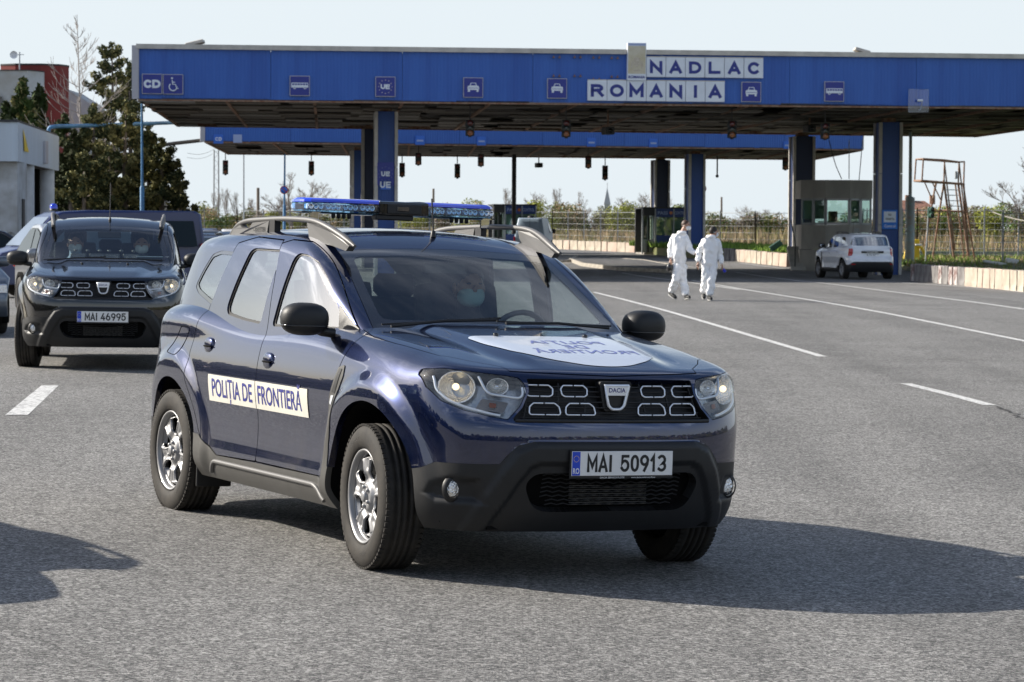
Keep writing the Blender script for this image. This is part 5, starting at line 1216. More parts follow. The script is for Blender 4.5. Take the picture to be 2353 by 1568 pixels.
# small floodlight brackets left of the board
for i, (px, py) in enumerate([(1275, 133), (1323, 133), (1366, 134), (1408, 135), (1275, 176), (1323, 176), (1366, 184), (1408, 178)]):
    x, y, z, a, s = face_place(px, py); b = MB()
    for q in (-1, 1): b.box((q * .10, -.06, 0), (.07, .12, .03)); b.box((q * .10, -.10, .035), (.03, .04, .05))
    o = b.build('sign_bracket', M['rust']); o.location = (x, y, z); o.rotation_euler = (0, 0, a)
    props(o, f"rusty empty bracket pair, {['first', 'second', 'third', 'fourth'][i % 4]} from the left in the {['upper', 'lower'][i // 4]} row beside the crest board", 'bracket', 'empty sign brackets on the fascia')
# translucent grid aerial panel
x, y, z, a, s = face_place(2102, 233); t = thing('grid_aerial', 'clear rectangular aerial panel hung over the fascia edge at the right', 'aerial', (x, y - .35, z), a); w, h = 46 / s, 52 / s
M['clear_sheet'] = glassmat('clear_sheet', (.80, .86, .95), ior=1.3, boost=0.03)
for i in range(2):
    b = MB(); b.box(((i - .5) * w / 2, .004 * i, 0), (w / 2 - .01, .01, h)); b.build('sheet', M['clear_sheet'], t)
b = MB(); b.tube([(-w / 2, 0, -h / 2), (-w / 2, 0, h / 2), (w / 2, 0, h / 2), (w / 2, 0, -h / 2), (-w / 2, 0, -h / 2)], .008, 5); b.build('frame', M['pole_grey'], t)
b = MB(); b.tube([(-.08, -.16, .0), (.10, -.16, 0)], .045, 8); b.tube([(.10, -.12, 0), (.10, .1, -.3), (.1, .35, -.3)], .015, 6); b.build('feed_horn', M['sign_white'], t)
# signs on the far canopy
for px, py, wp, lb, m_ in ((501, 320, 22, 'small pale CD sign on the far canopy', 'sign_pale'), (545, 319, 20, 'blank pale square on the far canopy near its left end', 'sign_paler'), (963, 323, 22, 'faded blue bus sign on the far canopy right of the left column', 'sign_pale'),
        (1104, 324.5, 21, 'faded blue lane sign on the far canopy below the near UE and car signs', 'sign_pale'), (1356, 327.5, 21, 'faded blue lane sign on the far canopy below the R of ROMANIA', 'sign_pale'), (1498, 329, 20, 'faded blue lane sign on the far canopy below the middle of ROMANIA', 'sign_pale'), (1805, 334, 18, 'faded blue lane sign on the far canopy near its right end', 'sign_pale')):
    t, w, h = sign_box('lane_sign', lb, px, py, wp, wp * .95, side='back', face=m_, frame=m_, depth=.06, group='faded signs on the far canopy')
    if 'CD' in lb: strokes('CD', h * .4, h * .09, place=lambda u, v, q: (u, -.075 - q, v), depth=.006).build('lettering', M['sign_white'], t)
    elif 'blank' not in lb: shape2d([(x * w, y * w) for x, y in ((-.36, -.12), (-.34, .06), (.34, .06), (.36, -.12))], M['sign_paler'], 'vehicle_symbol', t, .075)
# UE signs on the left column
cx, cy = -4.45, 92.6 - .40; ca = math.atan(.10)
t = thing('column_sign', 'dark blue UE sign with star ring halfway up the left column', 'sign', (cx + .02, cy - .03, zof(881, 400, cy)), ca); b = MB(); b.box((0, 0, 0), (.58, .02, .80)); b.build('panel', M['sign_blue'], t)
strokes('UE', .17, .045, cw=.6, place=lambda u, v, q: (u, -.012 - q, v), depth=.004).build('lettering', M['sign_white'], t); star_ring(t, .24, M['sign_paler'], .016, off=.012)
t = thing('column_sign', 'light blue UE sign directly below the star ring sign', 'sign', (cx + .02, cy - .03, zof(881, 425, cy)), ca); b = MB(); b.box((0, 0, 0), (.34, .02, .34)); b.build('panel', M['sign_pale'], t)
strokes('UE', .22, .05, cw=.6, place=lambda u, v, q: (u, -.012 - q, v), depth=.004).build('lettering', M['sign_white'], t)
# vignette sign on the right column
cy = 99.3 - .45; p = pix(2044, 505, cy); M['sign_cyan'] = mat('sign_cyan', (.02, .19, .70), .45)
t = thing('column_sign', 'bright blue RO VINIETA Control sign on the right column', 'sign', (p.x, cy - .05, p.z), ca); b = MB(); b.bbox((0, 0, 0), (.59, .03, .72), .005); b.build('panel', M['sign_cyan'], t)
b = MB(); b.box((0, -.018, .10), (.46, .01, .40)); b.build('panel', M['sign_white'], t)
for s_, sz, wz, zz, m_ in (('RO', .07, .11, .18, 'ink'), ('VINIETA', .075, .34, .02, 'ink'), ('Control', .10, .42, -.24, 'sign_white')):
    V, F = text2d(s_, sz, wz, .02); plate2d(V + np.array([0, zz]), F, M[m_], 'lettering', t, .026)

# hanging traffic signals
def signal_proto(h=.62, w=.24):
    b = MB(); b.bbox((0, 0, -h / 2), (w, .16, h), .02)
    b.box((0, 0, -h - .03), (w * .5, .10, .06)); return b
def signal(label, px, ptop, pbot, y, ztop, group, three=True, w=None):
    s = FPX / y; p = pix(px, ptop, y); h = (pbot - ptop) / s; t = thing('traffic_signal', label, 'traffic signal', (p.x, y, p.z), 0.1, group); ww = w or (.25 if h < .55 else .30)
    b = MB(); b.bbox((0, 0, -h * .48), (ww, .18, h * .92), .02); b.bbox((0, 0, -h * .97), (ww * .4, .1, h * .07), .01); b.build('housing', M['signal_body'], t)
    for i, m_ in enumerate(('lens_red', 'lens_dark', 'lens_amber')[:3]):
        z = -h * (.20 + .28 * i); b = MB(); b.lathe([(0, -.012), (ww * .30, -.006), (ww * .33, 0)], c=(0, -.092, z), ax='y', n=14); b.build('lens', M[m_], t)
        b = MB(); n = 9; vs = []; 
        for k in range(n):
            an = math.pi * k / (n - 1); vs += [(ww * .36 * math.cos(an), -.09, z + ww * .36 * math.sin(an)), (ww * .36 * math.cos(an), -.20, z + ww * .36 * math.sin(an))]
        b.add(vs, [(2 * k, 2 * k + 1, 2 * k + 3, 2 * k + 2) for k in range(n - 1)]); b.build('visor', M['signal_body'], t)
    b = MB(); b.bar((0, 0, 0), (0, 0, ztop - p.z), .02 if h < .7 else .03); b.build('hanger', M['pole_dark'], t); return t
for px, a_, b_, lb in ((1080, 276, 315, 'black traffic signal under the near canopy below the third lane sign'), (1301, 275, 318, 'traffic signal under the near canopy below the sign left of ROMANIA letters'),
        (1682, 277, 320, 'black traffic signal under the near canopy, right of the ROMANIA letters'), (1896, 283, 322, 'black traffic signal under the near canopy below the right bus sign')):
    x, y, a = fascia_pt(px); signal(lb, px, a_, b_, y + 1.5, FZ + .1, 'traffic signals under the near canopy')
for px, a_, b_, yb, lb in ((518, 368, 403, 142, 'leftmost traffic signal dangling under the far canopy'), (715.5, 370, 404, 142.5, 'second traffic signal from the left dangling under the far canopy'), (924, 374, 408, 143, 'signal dangling right of the left column under the far canopy'), (961.5, 352, 381, 130.5, 'signal close under the far canopy below its bus sign'),
        (1051, 376, 411, 143.5, 'signal dangling left of the thin dark post under the far canopy'), (1105, 354, 384, 131.5, 'signal close under the far canopy left of the thin dark post'), (1352, 358, 388, 133, 'signal close under the far canopy near the church spire'), (1390.5, 380, 415, 144.5, 'signal dangling above the church spire'), (1805, 362, 392, 136, 'signal near the dark right column under the far canopy')):
    signal(lb, px, a_, b_, yb, 6.2, 'traffic signals under the far canopy')
def camera_box(label, px, py, y, ztop, sz=.3):
    p = pix(px, py, y); t = thing('security_camera', label, 'camera', tuple(p), .3); b = MB(); b.bbox((0, 0, 0), (sz, sz * 1.6, sz * .8), .03); b.build('housing', M['booth_dark'], t); b = MB(); b.bar((0, 0, 0), (0, 0, ztop - p.z), .03); b.build('bracket', M['rust'], t)
    b = MB(); b.lathe([(0, -.27), (.07, -.26), (.08, -.2)], ax='y', n=10); b.v = [(q[0] * sz / .3, q[1] * sz / .3, q[2] * sz / .3) for q in b.v]; b.build('lens', M['black_gloss'], t)
camera_box('dark camera box under the near canopy below the letters', 1397, 301, 95, FZ + .1, .34)
camera_box('camera box at the right under the near canopy beside the dark column', 1832 + 28, 296, 101, FZ + .1, .34)
camera_box('grey lamp box on a bracket under the far canopy', 1238, 380, 143, 6.2, .32)
b = MB(); p = pix(1181, 470, 143.5); b.tube([(p.x, p.y, p.z - 1.6), (p.x, p.y, 6.1)], .13, 10); b.build('thin_post', M['pole_dark'], label='slim dark post holding up the far canopy above the first booth', category='post')
b = MB(); p = pix(1648, 405, 144); b.tube([(p.x, p.y, p.z), (p.x, p.y, 6.1)], .04, 8); b.ellip(tuple(p), (.09, .09, .09), 10, 8); b.build('hanging_lamp', M['pole_dark'], label='small lamp on a rod under the far canopy right of the blue column', category='lamp')
# hanging cables above the grey booth
for i, (xs_, lb) in enumerate([(((1905, 322), (1912, 352), (1921, 382), (1934, 412)), 'slack cable down to the grey booth, left of the three'), (((1951, 322), (1951, 370), (1951, 412)), 'taut cable down to the grey booth, middle of the three'), (((1982, 322), (1977, 380), (1974, 414)), 'slack cable down to the grey booth, right of the three')]):
    b = MB(); b.tube([tuple(pix(px, py, 106.0)) for px, py in xs_], .018, 5); b.build('cable', M['pole_grey'] if i else M['pole_dark'], label=lb, category='cable')

# ---- passport booths
def pass_booth(label, px0, px1, y, pyt, rz=.14, group='pass control booths'):
    s = FPX / y; p = pix((px0 + px1) / 2, pyt, y); g = float(gz(p.x, y)); H = p.z - g; w = (px1 - px0) / s; t = thing('control_booth', label, 'booth', (p.x, y, g), rz, group)
    front_w = w * .74; x0 = -w / 2; xm = w / 2 - front_w; dpt = 2.4
    b = MB(); b.box((w * .02, dpt / 2, .06), (w * 1.02, dpt * 1.05, .12)); b.build('base', M['concrete'], t)
    b = MB(); b.box((0, dpt / 2, H - .03), (w * 1.04, dpt * 1.03, .08)); b.build('roof', M['booth_dark'], t)
    b = MB(); b.box(((xm + w / 2) / 2, .02, H - .30), (front_w, .08, .46)); f = b.build('sign_band', M['booth_blue'], t)
    for tx, xc, wd in (('PASS', -.28 * front_w, .30 * front_w), ('CONTROL', .26 * front_w, .38 * front_w)):
        V, F = text2d(tx, .17, wd, .02); plate2d(V + np.array([(xm + w / 2) / 2 + xc, H - .30]), F, M['sign_paler'], 'lettering', f, .024)
    shape2d(circ((xm + w / 2) / 2 - .04 * front_w, H - .30, .09, 12), M['amber'], 'crest', f, .03)
    zs = 1.05
    b = MB(); b.box(((xm + w / 2) / 2, .02, .12 + (zs - .12) / 2), (front_w - .12, .06, zs - .12)); b.build('lower_panel', M['booth_blue'], t)
    b = MB(); b.box(((xm + w / 2) / 2, .03, (zs + H - .53) / 2), (front_w - .14, .02, H - .53 - zs)); b.build('window', M['glass_booth'], t)
    b = MB(); b.box(((xm + w / 2) / 2 - .1, .12, (zs + H - .53) / 2), (front_w * .8, .02, H - .60 - zs)); b.build('blind', M['blind'], t)
    for xx in (xm, w / 2, xm + front_w * .55): b = MB(); b.box((xx, .02, H / 2), (.07, .10, H - .1)); b.build('post', M['booth_metal'], t)
    for xx, k in ((x0, 0), (x0 + (xm - x0) * .5, 1), (xm - .02, 2)):
        b = MB(); b.box((xx, .25 + .1 * k, H / 2), (.09, .12, H - .1)); b.build('door_post', M['booth_metal'] if k != 1 else M['booth_dark'], t)
    b = MB(); b.box(((x0 + xm) / 2, .45, H * .60), (xm - x0, .03, H * .55)); b.build('side_glass', M['glass_booth'], t)
    b = MB(); b.box(((x0 + xm) / 2, .42, H * .17), (xm - x0, .04, H * .30)); b.build('side_panel', M['booth_metal'], t)
    b = MB(); b.box(((x0 + xm) / 2, .25, H - .25), (xm - x0, .5, .40)); b.build('side_band', M['booth_dark'], t)
    b = MB(); b.box((0, dpt, H / 2), (w, .06, H - .1)); b.build('back_wall', M['booth_dark'], t)
    b = MB(); b.box((w / 2 - .03, dpt / 2, H * .22), (.05, dpt, H * .40)); b.build('side_wall', M['booth_metal'], t)
    return t
pass_booth('PASS CONTROL booth behind the white van, farther left', 1135, 1232, 147.5, 470)
pass_booth('PASS CONTROL booth beside the blue column, behind the white-suited pair', 1478, 1584, 144.5, 477)
# ---- grey eight-sided booth on its podium
def grey_booth():
    Y = 105.0; s = FPX / Y; g = pix(1925, 622, Y); t = thing('grey_booth', 'tall grey concrete booth with wrap-around windows beside the white car', 'booth', (g.x, Y, g.z)); k = 1 / s
    zs = lambda py: zof(1925, py, Y) - g.z
    xs = lambda px: (px - 1925) * k
    plan = [(xs(1844), .55), (xs(1896), -.02), (xs(1950), -.05), (xs(2003), .30), (xs(2003), 2.6), (xs(1844), 2.6)]
    def band(nm, m_, y0, y1, grow=0.0, parent=t, pl=plan):
        c = Vector((sum(p[0] for p in pl) / len(pl), sum(p[1] for p in pl) / len(pl))); pp = [tuple(c + (Vector(p) - c) * (1 + grow)) for p in pl]; b = MB(); b.prism(pp, 'z', zs(y0), zs(y1)); return b.build(nm, m_, parent)
    band('upper_wall', M['booth_grey'], 456, 414, .03); band('lower_wall', M['booth_grey'], 574, 517); band('podium', M['booth_grey'], 626, 575, .04)
    z0, z1 = zs(516.8), zs(456.3); P = plan[:4]
    for i in range(3):
        a, b_ = Vector(P[i]), Vector(P[i + 1]); n = 2 if i == 0 else (1 if i == 1 else 2); an = math.atan2(b_.y - a.y, b_.x - a.x)
        for j in range(n):
            p, q = a.lerp(b_, j / n), a.lerp(b_, (j + 1) / n); m = (p + q) / 2; L = (q - p).length
            fr = MB(); 
            for (dx, dz, sx, sz) in ((-L / 2 + .03, 0, .06, z1 - z0), (L / 2 - .03, 0, .06, z1 - z0), (0, (z1 - z0) / 2 - .04, L, .08), (0, -(z1 - z0) / 2 + .04, L, .08)):
                fr.box(Vector((m.x, m.y, (z0 + z1) / 2)) + Vector((dx * math.cos(an), dx * math.sin(an), dz)), (sx, .07, sz), rz=an)
            f = fr.build('window_frame', M['frame_white'] if i == 1 else M['booth_metal'], t)
            g_ = MB(); g_.box((m.x, m.y + .02, (z0 + z1) / 2), (L - .1, .015, z1 - z0 - .14), rz=an); g_.build('pane', M['glass_booth'], f)
            if i == 0 or (i == 2 and j == 0):
                bl = MB(); bl.box((m.x, m.y + .08, (z0 + z1) / 2 + .1), (L * .8, .01, (z1 - z0) * .75), rz=an); bl.build('blind', M['blind'], t)
    b = MB(); b.bbox((xs(1918), .8, zs(500)), (.35, .3, .5), .03); b.build('monitor', M['booth_dark'], t); b = MB(); b.box((xs(1930), .6, zs(510)), (1.6, .5, .05)); b.build('desk', M['booth_metal'], t)
    b = MB(); b.bbox((xs(1965), -.06 + .12, zs(532)), (.3, .06, .25), .01); b.build('vent_grille', M['booth_metal'], t)
    for k2 in range(6): b = MB(); b.box((xs(1836) , .3 + k2 * .28, .14 + k2 * .15 / 1.0 - .07), (.6, .28, .15 + k2 * .02)); b.build('step', M['booth_grey'], t)
    b = MB(); b.tube([(xs(1828), .2, .1), (xs(1828), .2, 1.1), (xs(1828), 1.9, 2.0)], .025, 6); b.build('handrail', M['pole_dark'], t)
grey_booth()
# ---- traffic island between the lanes
isl = gp((1311, 601), (1400, 599), (1480, 604), (1546, 616), (1546, 628), (1420, 622), (1340, 612))
b = MB(); n = len(isl); lo = [(p.x, p.y, float(gz(p.x, p.y)) - .02) for p in isl]; hi = [(p.x, p.y, float(gz(p.x, p.y)) + .13) for p in isl]
b.add(hi, [tuple(range(n))]); b.build('traffic_island', M['asphalt_dark'], kind='structure')
for i in range(n):
    a, c = Vector(hi[i]), Vector(hi[(i + 1) % n]); k = max(1, int((c - a).length / 1.0))
    for j in range(k):
        p, q = a.lerp(c, j / k), a.lerp(c, (j + 1) / k); m = (p + q) / 2; d = q - p; kb = MB(); kb.bbox((0, 0, -.07), (max(d.length - .02, .1), .15, .17), .015); o = kb.build('kerb_stone', M['kerb']); o.location = (m.x, m.y, m.z + .004); o.rotation_euler = (0, 0, math.atan2(d.y, d.x)); o['kind'] = 'structure'
sheet(gp((1235, 590), (1325, 592), (1335, 602), (1300, 606), (1225, 606)), .006).build('pavement', mat('pale_pavement', (.30, .28, .25), .9, var=.2, scale=2), kind='structure')
for k, (a, c, cnt) in enumerate([((1225, 606), (1311, 603), 8), ((1311, 603), (1325, 592), 3)]):
    A, C_ = gnd(*a), gnd(*c)
    for j in range(cnt):
        p, q = A.lerp(C_, j / cnt), A.lerp(C_, (j + 1) / cnt); m = (p + q) / 2; d = q - p; kb = MB(); kb.bbox((0, 0, .05), (d.length - .02, .16, .14), .015); o = kb.build('kerb_stone', M['kerb']); o.location = (m.x, m.y, float(gz(m.x, m.y))); o.rotation_euler = (0, 0, math.atan2(d.y, d.x)); o['kind'] = 'structure'
# ================================================================ concrete blocks, fences, poles, tower, buildings
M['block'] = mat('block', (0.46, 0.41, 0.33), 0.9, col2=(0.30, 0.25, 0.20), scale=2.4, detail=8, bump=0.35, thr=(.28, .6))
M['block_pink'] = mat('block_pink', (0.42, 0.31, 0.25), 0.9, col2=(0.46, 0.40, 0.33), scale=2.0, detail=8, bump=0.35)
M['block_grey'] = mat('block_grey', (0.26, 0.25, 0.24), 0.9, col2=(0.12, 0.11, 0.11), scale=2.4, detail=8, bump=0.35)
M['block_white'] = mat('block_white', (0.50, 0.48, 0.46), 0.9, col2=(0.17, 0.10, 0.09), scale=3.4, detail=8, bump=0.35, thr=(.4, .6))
def block_mesh(w, seed):
    r = random.Random(seed); b = MB(); h = .57; e = .012; vs = []
    for z, d in ((0, .17), (.12, .17), (.20, .165), (h, .16)):
        for x, y in ((-w / 2 + e, -d), (w / 2 - e, -d), (w / 2 - e, d), (-w / 2 + e, d)): vs.append((x + r.uniform(-.008, .008), y + r.uniform(-.008, .008), z + (r.uniform(-.015, .015) if z == h else 0)))
    fs = [(3, 2, 1, 0), (12, 13, 14, 15)]
    for k in range(3):
        for i in range(4): fs.append((4 * k + i, 4 * k + (i + 1) % 4, 4 * k + 4 + (i + 1) % 4, 4 * k + 4 + i))
    b.add(vs, fs); b.lathe([(0, -.001), (.02, -.001)], c=(-w * .25, -.166, .47), ax='y', n=6); b.lathe([(0, -.001), (.02, -.001)], c=(w * .25, -.166, .47), ax='y', n=6); return b
def block_row(pa, pb, n, group, label, seed, mats_w):
    A, B = gnd(*pa), gnd(*pb); r = random.Random(seed); ws = [r.uniform(.75, 1.2) for _ in range(n)]; tot = sum(ws); L = (B - A).length; acc = 0; ang = math.atan2(B.y - A.y, B.x - A.x)
    if abs(ang) > math.pi / 2: ang += math.pi
    for i, w_ in enumerate(ws):
        t = (acc + w_ / 2) / tot; acc += w_; p = A.lerp(B, t); w2 = w_ / tot * L
        o = block_mesh(w2 - (r.uniform(0.05, .11) if seed == 3 else r.uniform(.12, .2)), seed * 50 + i).build('concrete_block', M[mats_w(i, r)]); o.location = (p.x, p.y, float(gz(p.x, p.y)) - .01); o.rotation_euler = (0, 0, ang + r.uniform(-.03, .03))
        props(o, label(i), 'concrete block', group)
ord_ = ['first', 'second', 'third', 'fourth', 'fifth', 'sixth', 'seventh', 'eighth', 'ninth', 'tenth', 'eleventh', 'twelfth', 'thirteenth', 'fourteenth', 'fifteenth', 'sixteenth', 'seventeenth', 'eighteenth', 'nineteenth', 'twentieth', 'twenty-first', 'twenty-second', 'twenty-third', 'twenty-fourth']
block_row((1232, 570), (1480, 581.5), 14, 'beige blocks behind the white van', lambda i: f'{ord_[i]} beige concrete block from the left in the far row behind the white van', 1, lambda i, r: r.choice(['block', 'block', 'block_pink']))
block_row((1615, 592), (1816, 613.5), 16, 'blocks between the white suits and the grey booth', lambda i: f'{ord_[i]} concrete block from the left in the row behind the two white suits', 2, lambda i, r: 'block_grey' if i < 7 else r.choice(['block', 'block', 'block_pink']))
def b3(i): return ('painted grey' if i < 10 else 'sunlit beige')
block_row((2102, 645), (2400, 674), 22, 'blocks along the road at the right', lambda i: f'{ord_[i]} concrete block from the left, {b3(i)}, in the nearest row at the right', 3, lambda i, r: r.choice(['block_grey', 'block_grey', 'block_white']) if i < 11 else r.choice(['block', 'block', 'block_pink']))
# grass banks behind the rows
def bank(pts, h, name='grass_bank', m='grass'):
    b = MB(); n = len(pts); lo = [(p.x, p.y, float(gz(p.x, p.y))) for p in pts]; c = sum((Vector(p) for p in lo), Vector()) / n; hi = [tuple(c + (Vector(p) - c) * .96 + Vector((0, 0, h))) for p in lo]
    b.add(lo + hi, [(i, (i + 1) % n, n + (i + 1) % n, n + i) for i in range(n)] + [tuple(range(n, 2 * n))]); return b.build(name, M[m], kind='structure')
def blades(name, poly, cnt, h, cols, seed, lean=.35, w=.02, z=0.0):
    """tufts of thin blades scattered over a polygon"""
    r = np.random.default_rng(seed); P = np.array([(p.x, p.y) for p in poly]); lo, hi = P.min(0), P.max(0); Q = r.uniform(lo, hi, (cnt * 3, 2)); k = pip(P, Q[:, 0], Q[:, 1]) < 0; Q = Q[k][:cnt]; n = len(Q)
    zz = gz(Q[:, 0], Q[:, 1]) + z; hh = h * r.uniform(.5, 1.25, n); a = r.uniform(0, 2 * np.pi, n); dx, dy = np.cos(a) * w, np.sin(a) * w; lx, ly = r.normal(0, lean, n) * hh, r.normal(0, lean, n) * hh
    V = np.zeros((n, 3, 3)); V[:, 0] = np.stack([Q[:, 0] - dx, Q[:, 1] - dy, zz], 1); V[:, 1] = np.stack([Q[:, 0] + dx, Q[:, 1] + dy, zz], 1); V[:, 2] = np.stack([Q[:, 0] + lx, Q[:, 1] + ly, zz + hh], 1)
    me = bpy.data.meshes.new(name); V = V.reshape(-1, 3); me.vertices.add(len(V)); me.vertices.foreach_set('co', V.astype(np.float32).ravel()); me.loops.add(3 * n); me.loops.foreach_set('vertex_index', np.arange(3 * n, dtype=np.int32))
    me.polygons.add(n); me.polygons.foreach_set('loop_start', np.arange(n, dtype=np.int32) * 3); me.polygons.foreach_set('loop_total', np.full(n, 3, np.int32))
    me.polygons.foreach_set('material_index', r.integers(0, len(cols), n).astype(np.int32)); me.update(calc_edges=True)
    o = bpy.data.objects.new(name, me); COL.objects.link(o); [me.materials.append(M[c]) for c in cols]; return props(o, kind='stuff')
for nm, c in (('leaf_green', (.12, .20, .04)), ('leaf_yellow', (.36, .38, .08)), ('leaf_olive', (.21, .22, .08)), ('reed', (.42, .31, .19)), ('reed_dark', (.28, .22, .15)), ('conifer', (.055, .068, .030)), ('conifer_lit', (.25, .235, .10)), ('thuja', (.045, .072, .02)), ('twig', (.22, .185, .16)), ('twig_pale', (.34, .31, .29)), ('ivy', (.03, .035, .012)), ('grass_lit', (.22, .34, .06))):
    M[nm] = mat(nm, c, .85, spec=.2)  # the two lit tones have sunlight put into the foliage colour
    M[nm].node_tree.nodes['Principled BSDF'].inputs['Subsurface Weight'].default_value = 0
def V2(x, y): return Vector((x, y, float(gz(x, y))))
blades('grass_verge', [V2(9, 139), V2(12.3, 122.0), V2(14.2, 113), V2(17, 122), V2(9, 160), V2(8, 160)], 5000, .30, ['grass_lit', 'grass_lit', 'leaf_yellow'], 1, w=.05)
bank([V2(8.9, 134.5), V2(11.5, 123.5), V2(12.9, 114.5), V2(15.8, 118), V2(12, 150), V2(7, 150)], .50)
blades('grass_verge', [V2(9.1, 134.5), V2(11.7, 123.5), V2(13.2, 114.5), V2(15.4, 118), V2(11.5, 150), V2(6.5, 150)], 7000, .32, ['grass_lit', 'leaf_green', 'grass_lit'], 2, w=.05, z=.42)
bank([V2(14.75, 89.2), V2(15.2, 71.5), V2(40, 60), V2(45, 150), V2(22, 150), V2(16.6, 118)], .22)
blades('grass_verge', [V2(14.9, 89.2), V2(15.35, 71.5), V2(30, 66), V2(36, 130), V2(20, 130), V2(16.6, 118)], 22000, .22, ['grass_lit', 'leaf_green', 'reed', 'leaf_olive'], 3, w=.04, z=.18)
bank([V2(-1, 184), V2(2.3, 169), V2(7.8, 153), V2(9.5, 158), V2(4, 186)], .50, m='field')
blades('reeds', [V2(-1, 184), V2(2.3, 170), V2(7.8, 154), V2(14, 160), V2(6, 215), V2(-30, 215), V2(-30, 184)], 11000, 1.0, ['reed', 'reed_dark', 'reed', 'leaf_olive'], 4, w=.035, lean=.15)
blades('reeds', [V2(9.5, 158), V2(13, 140), V2(20, 150), V2(60, 120), V2(90, 150), V2(30, 215), V2(4, 215)], 16000, 1.1, ['reed', 'reed_dark', 'reed', 'leaf_olive'], 5, w=.035, lean=.15)
# fences: posts and welded wires
M['wire'] = mat('wire', (0.34, 0.35, 0.36), 0.6, 0.3); M['post'] = mat('post', (0.32, 0.33, 0.35), 0.6, 0.2); M['post_dark'] = mat('post_dark', (0.16, 0.17, 0.17), 0.6)
def fence(label, pts, step, h, nh, nv, pm='post', z0=0.0, rw=.009, group=None):
    A = Vector(pts[0] + (0,)); t = thing('mesh_fence', label, 'fence', (A.x, A.y, 0), group=group)
    for a, b_ in zip(pts[:-1], pts[1:]):
        a, b_ = Vector(a + (0,)), Vector(b_ + (0,)); L = (b_ - a).length; n = max(1, int(L / step))
        wr = MB(); cnt = 0
        for i in range(n + 1):
            p = a.lerp(b_, i / n); g = float(gz(p.x, p.y)) + z0; b = MB(); b.box((0, 0, h / 2), (.06, .06, h + .05)); o = b.build('post', M[pm], t); o.location = (p.x - A.x, p.y - A.y, g)
            if i < n:
                q = a.lerp(b_, (i + 1) / n); g2 = float(gz(q.x, q.y)) + z0; wr = MB()
                for k in range(nh):
                    z = h * (k + .3) / (nh - .4); wr.tube([(p.x - A.x, p.y - A.y, g + z), (q.x - A.x, q.y - A.y, g2 + z)], rw * (1.6 if k == nh - 1 else 1), 4, cap=False)
                for k in range(nv):
                    u = (k + .5) / nv; m = p.lerp(q, u); gg = g + (g2 - g) * u; wr.tube([(m.x - A.x, m.y - A.y, gg), (m.x - A.x, m.y - A.y, gg + h)], rw * .55, 3, cap=False)
                wr.build('wire_panel', M['wire'], t, kind='stuff')
    return t
fence('long low grey mesh fence in front of the bushes, behind the far blocks', [(-60, 205), (-20, 192), (2.6, 172), (8.3, 155), (13.5, 147), (19, 143.5)], 2.6, 2.05, 6, 10, z0=.35)
fence('tall grey mesh fence behind the rusty watchtower', [(19.5, 152), (19.6, 128), (33, 121), (60, 116)], 1.6, 2.3, 8, 5, z0=.25, rw=.011)
fence('grey mesh fence nearer the road at the right edge', [(20.6, 111), (28, 103)], 1.4, 2.2, 6, 4, z0=.25, rw=.011)
b = MB(); A_, B_ = (21.2, 118.5), (29, 112)
b.tube([(A_[0] + (B_[0] - A_[0]) * u, A_[1] + (B_[1] - A_[1]) * u, 2.95 - .55 * abs(math.sin(u * math.pi * 2))) for u in np.linspace(0, 1, 28)], .035, 5); b.build('sagging_rope', M['edge_trim'], label='pale rope sagging along the top of the right-hand fence', category='rope')
